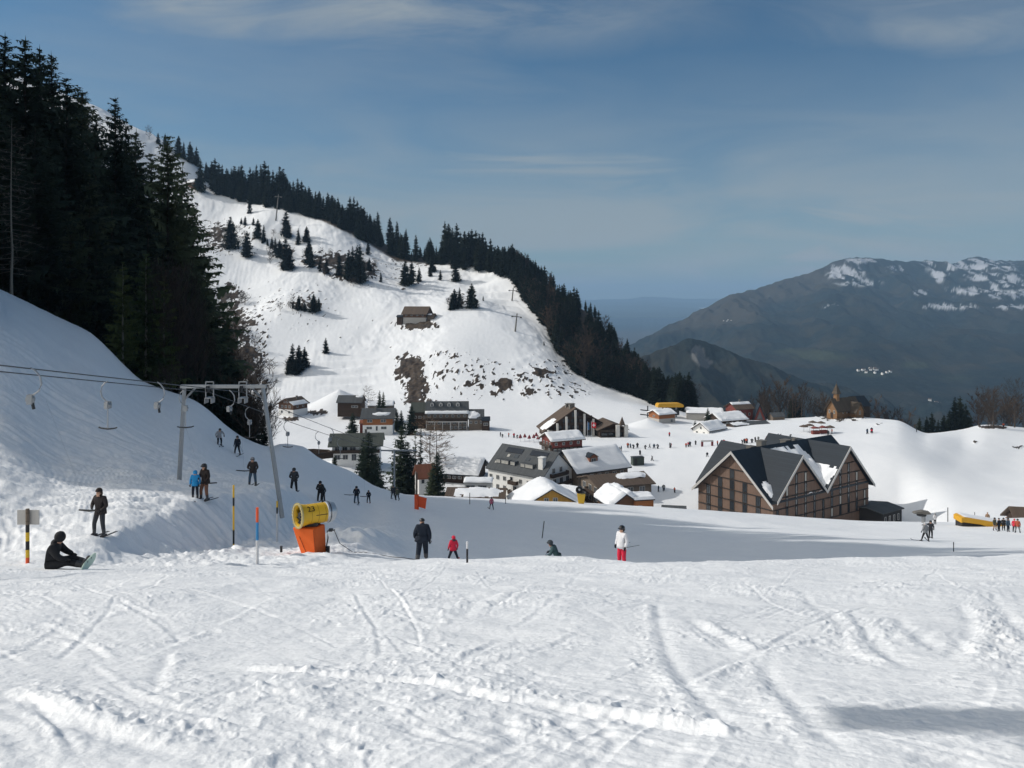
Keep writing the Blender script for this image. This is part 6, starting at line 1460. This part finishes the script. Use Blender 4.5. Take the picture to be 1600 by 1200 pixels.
POSES = {
 'stand': {},
 'wide': dict(anR=(.27,.0,.11), toR=(.29,.17,.06), knR=(.20,.06,.50), anL=(-.27,0,.11), toL=(-.29,.17,.06), knL=(-.20,.06,.50)),
 'tow': dict(pelvis=(0,-.05,.93), belly=(0,-.03,1.1), chest=(0,.0,1.33), neck=(0,.03,1.5), elR=(.30,.05,1.14), wrR=(.12,.26,1.12), elL=(-.31,.0,1.14), wrL=(-.20,.20,1.0), anR=(.19,.06,.11), toR=(.20,.23,.06), knR=(.16,.10,.50), anL=(-.19,0,.11), toL=(-.20,.17,.06), knL=(-.17,.05,.50)),
 'ski': dict(pelvis=(0,-.14,.82), belly=(0,-.05,.97), chest=(0,.08,1.17), neck=(0,.18,1.32), head=(0,.24,1.40), crown=(0,.25,1.53), shR=(.21,.08,1.25), elR=(.36,.14,1.04), wrR=(.34,.36,.93), shL=(-.21,.08,1.25), elL=(-.36,.14,1.04), wrL=(-.34,.36,.93),
   hipR=(.11,-.12,.79), knR=(.14,.10,.46), anR=(.15,-.02,.11), toR=(.15,.16,.06), hipL=(-.11,-.12,.79), knL=(-.14,.10,.46), anL=(-.15,-.02,.11), toL=(-.15,.16,.06)),
 'walk': dict(knR=(.13,.16,.52), anR=(.14,.20,.12), toR=(.15,.37,.08), knL=(-.15,-.06,.50), anL=(-.20,-.30,.14), toL=(-.21,-.14,.06), elR=(.30,-.08,1.15), wrR=(.31,-.06,.90), elL=(-.31,.04,1.15), wrL=(-.30,.16,.92), chest=(0,.05,1.33), neck=(0,.09,1.49), head=(-.02,.14,1.57), crown=(-.02,.15,1.70)),
 'herring': dict(knR=(.25,.02,.50), anR=(.36,-.05,.11), toR=(.44,.10,.06), knL=(-.20,.10,.52), anL=(-.34,.14,.11), toL=(-.42,.28,.06), chest=(.04,.06,1.32), neck=(.07,.09,1.48), head=(.08,.13,1.56), crown=(.09,.13,1.69), shR=(.24,.03,1.40), shL=(-.15,.05,1.43), elR=(.33,.0,1.12), wrR=(.33,.10,.90), elL=(-.26,.05,1.15), wrL=(-.27,.18,.93)),
 'point': dict(shR=(.20,0,1.43), elR=(.46,.06,1.38), wrR=(.72,.10,1.34), elL=(-.30,.0,1.14), wrL=(-.24,.2,1.0)),
 'sit': dict(pelvis=(0,0,.17), belly=(0,.03,.34), chest=(0,.14,.55), neck=(0,.22,.72), head=(0,.28,.81), crown=(0,.29,.94), shR=(.20,.14,.64), elR=(.30,.30,.42), wrR=(.22,.50,.34), shL=(-.20,.14,.64), elL=(-.30,.30,.42), wrL=(-.22,.50,.34),
   hipR=(.11,.04,.15), knR=(.14,.46,.26), anR=(.14,.86,.14), toR=(.15,.92,.30), hipL=(-.11,.04,.15), knL=(-.14,.46,.26), anL=(-.14,.86,.14), toL=(-.15,.92,.30)),
}
def body_mesh(pose, bulk, mats, sub=1):
    J = {k: Vector(v) for k, v in BASEJ.items()}
    for k, v in POSES[pose].items(): J[k] = Vector(v)
    if 'crown' not in POSES[pose] and 'neck' in POSES[pose]: J['head'] = J['neck']+Vector((0,.03,.09)); J['crown'] = J['neck']+Vector((0,.02,.22))
    names = list(J); vs = [tuple(J[n]) for n in names]; es = [(names.index(a), names.index(b)) for a, b, _ in BONES]
    # a nose vertex on the face
    me = bpy.data.meshes.new('person'); me.from_pydata(vs, es, []); o = bpy.data.objects.new('tmp', me); C.objects.link(o)
    o.modifiers.new('skin', 'SKIN'); sk = me.skin_vertices[0].data
    for i, n in enumerate(names):
        r = RAD[n]*(bulk if n not in ('head','crown','neck') else 1.0); sk[i].radius = (r, r*(.86 if n in ('chest','belly','pelvis') else 1)); sk[i].use_root = (n == 'pelvis')
    ss = o.modifiers.new('sub', 'SUBSURF'); ss.levels = sub; ss.render_levels = sub
    bpy.context.view_layer.update(); out = bpy.data.meshes.new_from_object(o.evaluated_get(bpy.context.evaluated_depsgraph_get())); bpy.data.objects.remove(o); out.name = 'person'
    out.materials.clear()
    for m_ in mats: out.materials.append(m_)
    idx = []
    hc = (J['head']+J['crown'])/2
    for p in out.polygons:
        c = p.center; best = 9; bi = 0
        for a, b, k in BONES:
            A, B = J[a], J[b]; d = B-A; tt = max(0, min(1, (c-A).dot(d)/max(d.dot(d), 1e-9))); dist = (c-A-d*tt).length/(RAD[a]*(1-tt)+RAD[b]*tt)
            if dist < best: best = dist; bi = {'j':0,'t':1,'b':2,'s':3}[k]; 
            if dist <= best and k == 't' and b in ('anR','anL') and tt > .55: bi = 2
        if bi == 1 and pose != 'sit' and c.z > J['pelvis'].z-.12: bi = 0
        idx.append(bi)
    out.polygons.foreach_set('material_index', idx); out.polygons.foreach_set('use_smooth', [True]*len(idx)); out.update()
    return out, J
def glove_mesh():
    mb = MB(); mb.tube([(0,0,-.01),(0,0,.04),(0,.005,.09)], [.042,.048,.044], 8, flat=.62)
    for k, (x, l) in enumerate([(-.033,.062),(-.011,.078),(.011,.074),(.033,.055)]):
        mb.tube([(x,.0,.08),(x,.012,.08+l*.5),(x,.034,.08+l*.85)], [.014,.013,.010], 6)
    mb.tube([(.04,.0,.02),(.066,.02,.05),(.06,.04,.085)], [.016,.014,.010], 6)
    return mb.mesh('glove', M['glove'], True)
GLOVE = glove_mesh()
def orient(a, b):
    d = (b-a).normalized(); u = d.cross(Vector((0,1,0)));
    if u.length < .05: u = d.cross(Vector((1,0,0)))
    u.normalize(); v = d.cross(u); return Matrix(((u.x,v.x,d.x,b.x),(u.y,v.y,d.y,b.y),(u.z,v.z,d.z,b.z),(0,0,0,1)))
def ellipsoid(mb, c, r, nu=14, nv=10, v0=-1.0, v1=1.0, mi=0):
    prof = []
    for k in range(nv+1):
        t_ = v0+(v1-v0)*k/nv; prof.append((math.sqrt(max(0, 1-t_*t_)), t_))
    mb.lathe(prof, nu, mi, Matrix.Translation(c) @ Matrix.Diagonal((*r, 1)))
def ski_mesh(L_, m_):
    mb = MB(); w_ = .05
    pr = [(-L_*.45,.0),(-L_*.44,.012),(L_*.42,.012),(L_*.50,.03),(L_*.55,.11),(L_*.555,.10),(L_*.51,.012),(L_*.42,.0)]
    mb.prism(pr, -w_, w_, 'x'); mb.box((0,-.02,.05), (.07,.30,.07)); return mb.mesh('ski', m_)
SKI = ski_mesh(1.65, M['ski']); SKI_K = ski_mesh(1.2, M['ski_red'])
def person(label, loc, yaw, pose, H, jacket, trousers, head='helmet', headm=None, bulk=1.0, skis=False, poles=False, hair=False, group=None, lean=0, boots=None, board=None, backpack=None, hood=None):
    mats = [jacket, trousers, boots or M['boot'], M['skin']]
    me, J = body_mesh(pose, bulk, mats, 2 if H*F/loc[1] > 26 else 1)
    o = link_mesh('person', me, None, loc); s = H/1.80; o.scale = (s, s, s); o.rotation_euler = (R(lean), 0, R(yaw)); tag(o, label, 'person', group)
    c = (J['head']*.45+J['crown']*.55)
    fd = Vector((0,1,0))
    mb = MB()
    if head == 'helmet':
        ellipsoid(mb, c+Vector((0,-.012,.02)), (.125,.145,.125), v0=-.25); ellipsoid(mb, c+Vector((0,-.055,-.03)), (.122,.10,.12), v0=-.7, v1=.5)
        mb.build('helmet', headm or M['helm'], o, smooth=True)
        mb = MB(); mb.tube([c+Vector((-.11,.03,.0)), c+Vector((-.075,.10,.0)), c+Vector((0,.125,-.005)), c+Vector((.075,.10,.0)), c+Vector((.11,.03,.0))], [.03,.042,.045,.042,.03], 8, flat=.5); mb.build('goggles', M['goggle'], o, smooth=True)
    elif head == 'beanie':
        ellipsoid(mb, c+Vector((0,-.01,.02)), (.118,.13,.13), v0=-.05); mb.build('beanie', headm or M['helm'], o, smooth=True)
    elif head == 'hood':
        ellipsoid(mb, c+Vector((0,-.03,-.01)), (.135,.135,.15)); mb.build('hood', headm or jacket, o, smooth=True)
    elif head == 'cap':
        ellipsoid(mb, c+Vector((0,-.01,.02)), (.118,.13,.11), v0=.0); mb.box((c.x, c.y+.15, c.z+.03), (.16,.12,.015)); mb.build('cap', headm or M['helm'], o, smooth=True)
    # nose and mouth line belong to the face the photo can show
    mb = MB(); mb.add([c+Vector((0,.085,.0)), c+Vector((-.018,.09,-.045)), c+Vector((.018,.09,-.045)), c+Vector((0,.122,-.04))], [(0,1,3),(0,3,2),(1,2,3),(0,2,1)]); mb.build('nose', M['skin'], o)
    if hood:
        mb = MB(); ellipsoid(mb, J['neck']+Vector((0,-.08,.0)), (.15,.10,.10)); mb.build('hood', hood, o, smooth=True)
    if hair:
        mb = MB(); ellipsoid(mb, c+Vector((0,-.05,-.06)), (.115,.10,.16)); mb.build('hair', M['hair'], o, smooth=True)
    for sd_ in 'RL':
        g = link_mesh('glove', GLOVE, o); g.matrix_local = orient(J['el'+sd_], J['wr'+sd_])
    # jacket hem
    if pose != 'sit':
        mb = MB(); P_ = J['pelvis']; b_ = bulk
        mb.lathe([(.19*b_,.16),(.215*b_,.02),(.225*b_,-.10),(.205*b_,-.10),(.19*b_,.0)], 14, M=Matrix.Translation(P_) @ Matrix.Diagonal((1.0,.82,1,1))); mb.build('jacket_hem', jacket, o, smooth=True)
    if backpack:
        mb = MB(); mb.box((0, J['chest'].y-.22, J['chest'].z-.08), (.30,.16,.46)); bp = mb.build('backpack', backpack, o); bvm = bp.modifiers.new('b', 'BEVEL'); bvm.width = .06; bvm.segments = 3
    if skis:
        for sd_ in 'RL':
            a = J['an'+sd_]; dx = J['to'+sd_]-a; k = link_mesh('ski', SKI_K if H < 1.45 else SKI, o); k.location = (a.x, a.y+.05, 0.0); k.rotation_euler = (0,0,math.atan2(-dx.x, dx.y))
    if board:
        mb = MB(); pr = []
        for k in range(24):
            a = 2*math.pi*k/24; pr.append(((.62 if abs(math.cos(a)) > .2 else .62)*math.copysign(abs(math.cos(a))**.6, math.cos(a)), .14*math.copysign(abs(math.sin(a))**.7, math.sin(a))))
        mb.prism(pr, -.012, .012, 'y', M=Matrix.Translation((0, .93, .15)) @ Matrix.Rotation(R(-8), 4, 'X')); mb.build('snowboard', board, o)
    if poles:
        for sd_ in 'RL':
            w_ = o.matrix_basis @ J['wr'+sd_]; dirv = o.matrix_basis.to_3x3() @ Vector(poles if isinstance(poles, tuple) else (.12 if sd_ == 'R' else -.12, -.45, -.8))
            q2 = MB(); q2.tube([w_+dirv.normalized()*-.08, w_+dirv.normalized()*1.05*s], [.012,.007], 5); side_ = 'right' if sd_ == 'R' else 'left'
            tag(q2.build('ski_pole', M['ski']), (label if len(label.split()) <= 8 else ' '.join(label.split()[:8]))+', ski pole in '+side_+' hand', 'ski pole')
    return o
K_ = lambda *c: c
black = cloth((.017,.018,.021), 'black_ski_cloth'); char = cloth((.04,.043,.05), 'charcoal_ski_cloth'); navy = cloth((.012,.018,.030), 'navy_ski_cloth'); blue = cloth((.02,.24,.52), 'bright_blue_ski_cloth')
brown = cloth((.17,.085,.055), 'brown_ski_cloth'); leather = cloth((.030,.022,.020), 'dark_brown_ski_cloth'); red = cloth((.62,.025,.06), 'red_ski_cloth'); white = cloth((.68,.68,.70), 'white_ski_cloth'); teal = cloth((.045,.085,.090), 'teal_ski_cloth')
grey = cloth((.22,.23,.24), 'grey_ski_cloth'); rust = cloth((.42,.09,.05), 'rust_ski_cloth'); olive = cloth((.10,.10,.07), 'olive_ski_cloth'); jeans = cloth((.05,.085,.13), 'blue_trouser_cloth'); pink = cloth((.45,.12,.18), 'pink_ski_cloth'); lime = cloth((.60,.72,.60), 'mint_board'); tan_ = cloth((.30,.20,.13), 'tan_ski_cloth')
def bar(loc, yaw, w_, label, to):
    o = thing('tow_bar', label, 'tow bar', loc, R(yaw))
    mb = MB(); mb.tube([(-w_*.5,0,.03),(0,0,0),(w_*.5,0,.03)], [.03,.042,.03], 6); mb.build('crossbar', M['metal_dark'], o)
    mb = MB(); mb.tube([(0,0,0), tuple(Matrix.Rotation(-R(yaw), 3, 'Z') @ (Vector(to)-Vector(loc)))], .0025, 4); mb.build('line', M['rope'], o)
# sitting snowboarder
p = hit(92, 889)
person('person in black sitting on the snow with a pale green snowboard at the feet', p-Vector((.25,0,.06)), -78, 'sit', 1.80, black, black, 'hood', black, 1.22, hood=black, board=lime)
p = hit(156, 838); person('person in dark gear and beanie being towed up near the left edge', p, 165, 'tow', 1.82, cloth((.032,.026,.026), 'blackish_brown_ski_cloth'), char, 'beanie', leather, 1.0, skis=True, hair=True)
bar(p+Vector((-.38,-.02,.96)), 178, .8, 'dark tow bar behind the towed person in dark gear', (XU, p.y-3.5, cz(p.y-3.5)-1))
p = on(305, 40.2); person('child in bright blue hooded jacket riding the drag lift', p, 188, 'stand', 1.45, blue, navy, 'hood', blue, 1.05, skis=True)
p = on(320, 40.4); person('tall person in dark brown jacket and tan trousers riding beside the blue child', p, 150, 'tow', 1.86, leather, brown, 'helmet', M['helm'], 1.05, skis=True, hair=True)
bar(p+Vector((-.05,-.0,.84)), 184, 1.3, 'dark tow bar behind the blue child and tall companion', (XU, p.y-3.2, cz(p.y-3.2)-1))
p = on(395, 48.5); person('person in black and rust jacket coming over the lift track crest', p, 178, 'tow', 1.76, cloth((.035,.03,.03), 'smoky_ski_cloth'), jeans, 'helmet', cloth((.25,.25,.26), 'grey_helmet'), 1.05, skis=True)
mbq = MB(); 
bar(p+Vector((-.5,-.05,.92)), 176, 1.0, 'tow bar pulled by the person in black and rust jacket', (XU, p.y-3, cz(p.y-3)-1))
p = on(459.5, 57); person('grey hooded person half hidden behind the lift track crest', p, 178, 'tow', 1.80, char, black, 'hood', char, 1.1, skis=True)
p = on(500.5, 66); person('black clad person right behind the snow gun', p, 178, 'tow', 1.80, black, black, 'hood', black, 1.1, skis=True)
p = on(504.5, 67); person('smaller dark person peeking out beside the snow gun housing', p, 178, 'tow', 1.40, navy, black, 'helmet', None, 1.05, skis=True)
p = on(557, 82); person('dark jacketed drag lift rider right of the snow gun, taller of two', p, 178, 'tow', 1.84, navy, jeans, 'hood', navy, 1.05, skis=True)
bar(p+Vector((-.7,-.05,.92)), 176, 1.1, 'tow bar of the taller rider right of the snow gun', (XU, p.y-3, cz(p.y-3)-1))
p = on(576, 88); person('small dark rider behind the taller one right of the snow gun', p, 176, 'tow', 1.42, navy, black, 'helmet', None, 1.05, skis=True)
bar(p+Vector((-.5,-.05,.72)), 176, .9, 'tow bar of the small dark rider', (XU, p.y-3, cz(p.y-3)-1))
p = on(614.5, 104); person('left one of two dark riders side by side near the lip', p, 178, 'wide', 1.85, char, black, 'helmet', None, 1.05, skis=True)
p = on(620.5, 104); person('right one of two dark riders side by side near the lip', p, 178, 'walk', 1.75, olive, black, 'helmet', None, 1.05, skis=True)
p = hit(343, 697, 55); person('skier in white and black jacket sliding down beside the wood', p, -150, 'ski', 1.75, cloth((.34,.34,.35), 'white_black_ski_cloth'), black, 'helmet', None, 1.0, skis=True)
p = hit(371, 711, 55); person('skier all in black with arms out beside the wood', p, 170, 'wide', 1.75, navy, black, 'helmet', None, 1.0, skis=True, poles=True)
p = on(660, 36); person('burly person in a long navy coat walking away past the crest', p, 4, 'walk', 1.93, navy, navy, 'cap', M['helm'], 1.42, hood=navy)
p = on(708, 36.3); person('small child in bright red jacket stepping uphill on the crest', p, 28, 'herring', 1.22, red, navy, 'helmet', red, 1.08, skis=True, hood=char)
def behind(px, head_row, h):
    D = min(np.arange(25, 50, .1), key=lambda d: abs(HY-F*(on(px, d).z+h)/d-head_row)+(0 if HY-F*on(px, d).z/d > head_row+30 else 50)); return on(px, D)
p = behind(867, 847, 1.50); person('crouched skier in teal jacket gliding behind the crest', p, 78, 'ski', 1.78, teal, cloth((.06,.045,.045), 'dark_plum_trousers'), 'helmet', cloth((.05,.06,.07), 'slate_helmet'), 1.05, skis=True, poles=True)
p = behind(972, 823, 1.52); person('child in white and grey jacket and red trousers with black helmet on the crest', p, 130, 'stand', 1.56, white, red, 'helmet', None, 1.15, skis=True, poles=(.1,-.98,-.12))
p = hit(768, 796, 60); person('skier in pink top alone on the shaded slope below the white houses', p, 10, 'wide', 1.70, pink, black, 'helmet', None, 1.0, skis=True)
p = hit(1446, 846, 50); person('skier in pale grey jacket striding at the right', p, 20, 'herring', 1.62, grey, black, 'helmet', cloth((.45,.45,.46), 'pale_helmet'), 1.0, skis=True)
p = hit(1454, 841, 50); person('person in black pointing to the right beside the grey skier', p, 172, 'point', 1.72, char, black, 'helmet', None, 1.05, skis=True)
p = hit(1461, 820, 60); person('person in white jacket and black trousers near the drive station', p, 10, 'stand', 1.76, white, black, 'helmet', cloth((.3,.3,.3), 'light_helmet'), 1.0)
GRP = [(1543,818,tan_,black,'person in tan jacket standing before the yellow conveyor cover'),(1554,829,olive,tan_,'person in olive jacket at the left of the skier group'),(1561,831,navy,black,'person in navy among the skier group, second from its left'),(1568,829,black,black,'tall person in black in the middle of the skier group'),(1572,826,white,black,'person in white top behind the middle of the skier group'),(1575,831,jeans,navy,'person in blue jacket in the skier group'),(1585,832,red,black,'person in red jacket in the skier group, left of two red ones'),(1590,833,rust,grey,'person in rust red jacket at the right end of the skier group')]
for i, (px, fy, jc, tr_c, lb) in enumerate(GRP):
    p = hit(px, fy, 60); person(lb, p, 180+((i*67) % 90)-45 if i % 2 else ((i*67) % 80)-30, ['stand','wide','stand'][i % 3], 1.72+.04*(i % 3), jc, tr_c, 'helmet' if i % 2 else 'beanie', None if i % 2 else jc, 1.05)
# distant skiers on the plain and the hill: one mesh each, a few shared prototypes
PROT = []
for i, (ps, jc, tr_c) in enumerate([('stand',black,black),('wide',navy,black),('ski',char,black),('stand',red,black),('wide',jeans,char),('stand',rust,black),('walk',grey,black)]):
    me, J = body_mesh(ps, 1.1, [jc, tr_c, M['boot'], M['helm']], 0); PROT.append(me)
FARP = [(785,684),(795,683),(803,684),(808,685),(782,682),(981,700),(985,700),(990,701),(996,700),(1015,700),(1022,701),(1028,701),(963,707),(968,706),(971,705),(1048,699),(1000,711),(1047,700),(1072,699),(1075,698),(1078,698),(1087,695),(1121,696),(1131,695),(1160,693),(1163,693),(1166,693),(1168,692),(1175,692),(1180,691),(1185,689),(1216,685),(1219,685),(1105,714),(1019,720),(1355,678),(1362,677),(1029,768),(1037,767),(1054,770),(1046,682),(1362,676),(1432,676),(1568,668),(1198,690),(1235,684),(1294,680),(1300,678),(955,703),(1008,702)]
zones_ = lambda px, py: ('tiny dark skier on the crest line of the right hill' if px > 1340 else 'tiny dark person in the shade between the huts and the big hotel' if py > 750 else 'tiny person on the terrace side of the plain near the red parasols' if px < 815 else 'tiny skier in the crowd on the plain right of the dark hotel' if px < 1055 else 'tiny skier on the beginner slope above the big hotel')
for i, (px, fy) in enumerate(FARP):
    p = hit(px, fy, 160); o = link_mesh('person', PROT[(i*5+i//3) % 7], None, p); s = (1.7+.15*((i*7) % 3-1))/1.8*1.12
    o.scale = (s*1.2, s*1.2, s); o.rotation_euler = (0,0,i*1.9); lb = zones_(px, fy); tag(o, lb, 'person', 'tiny people '+{'c':'on the hill crest','p':'in the shade'}.get('c' if px > 1340 else 'p' if py_ is None else '', 'of the resort, '+lb.split(' ', 2)[2][:60]))
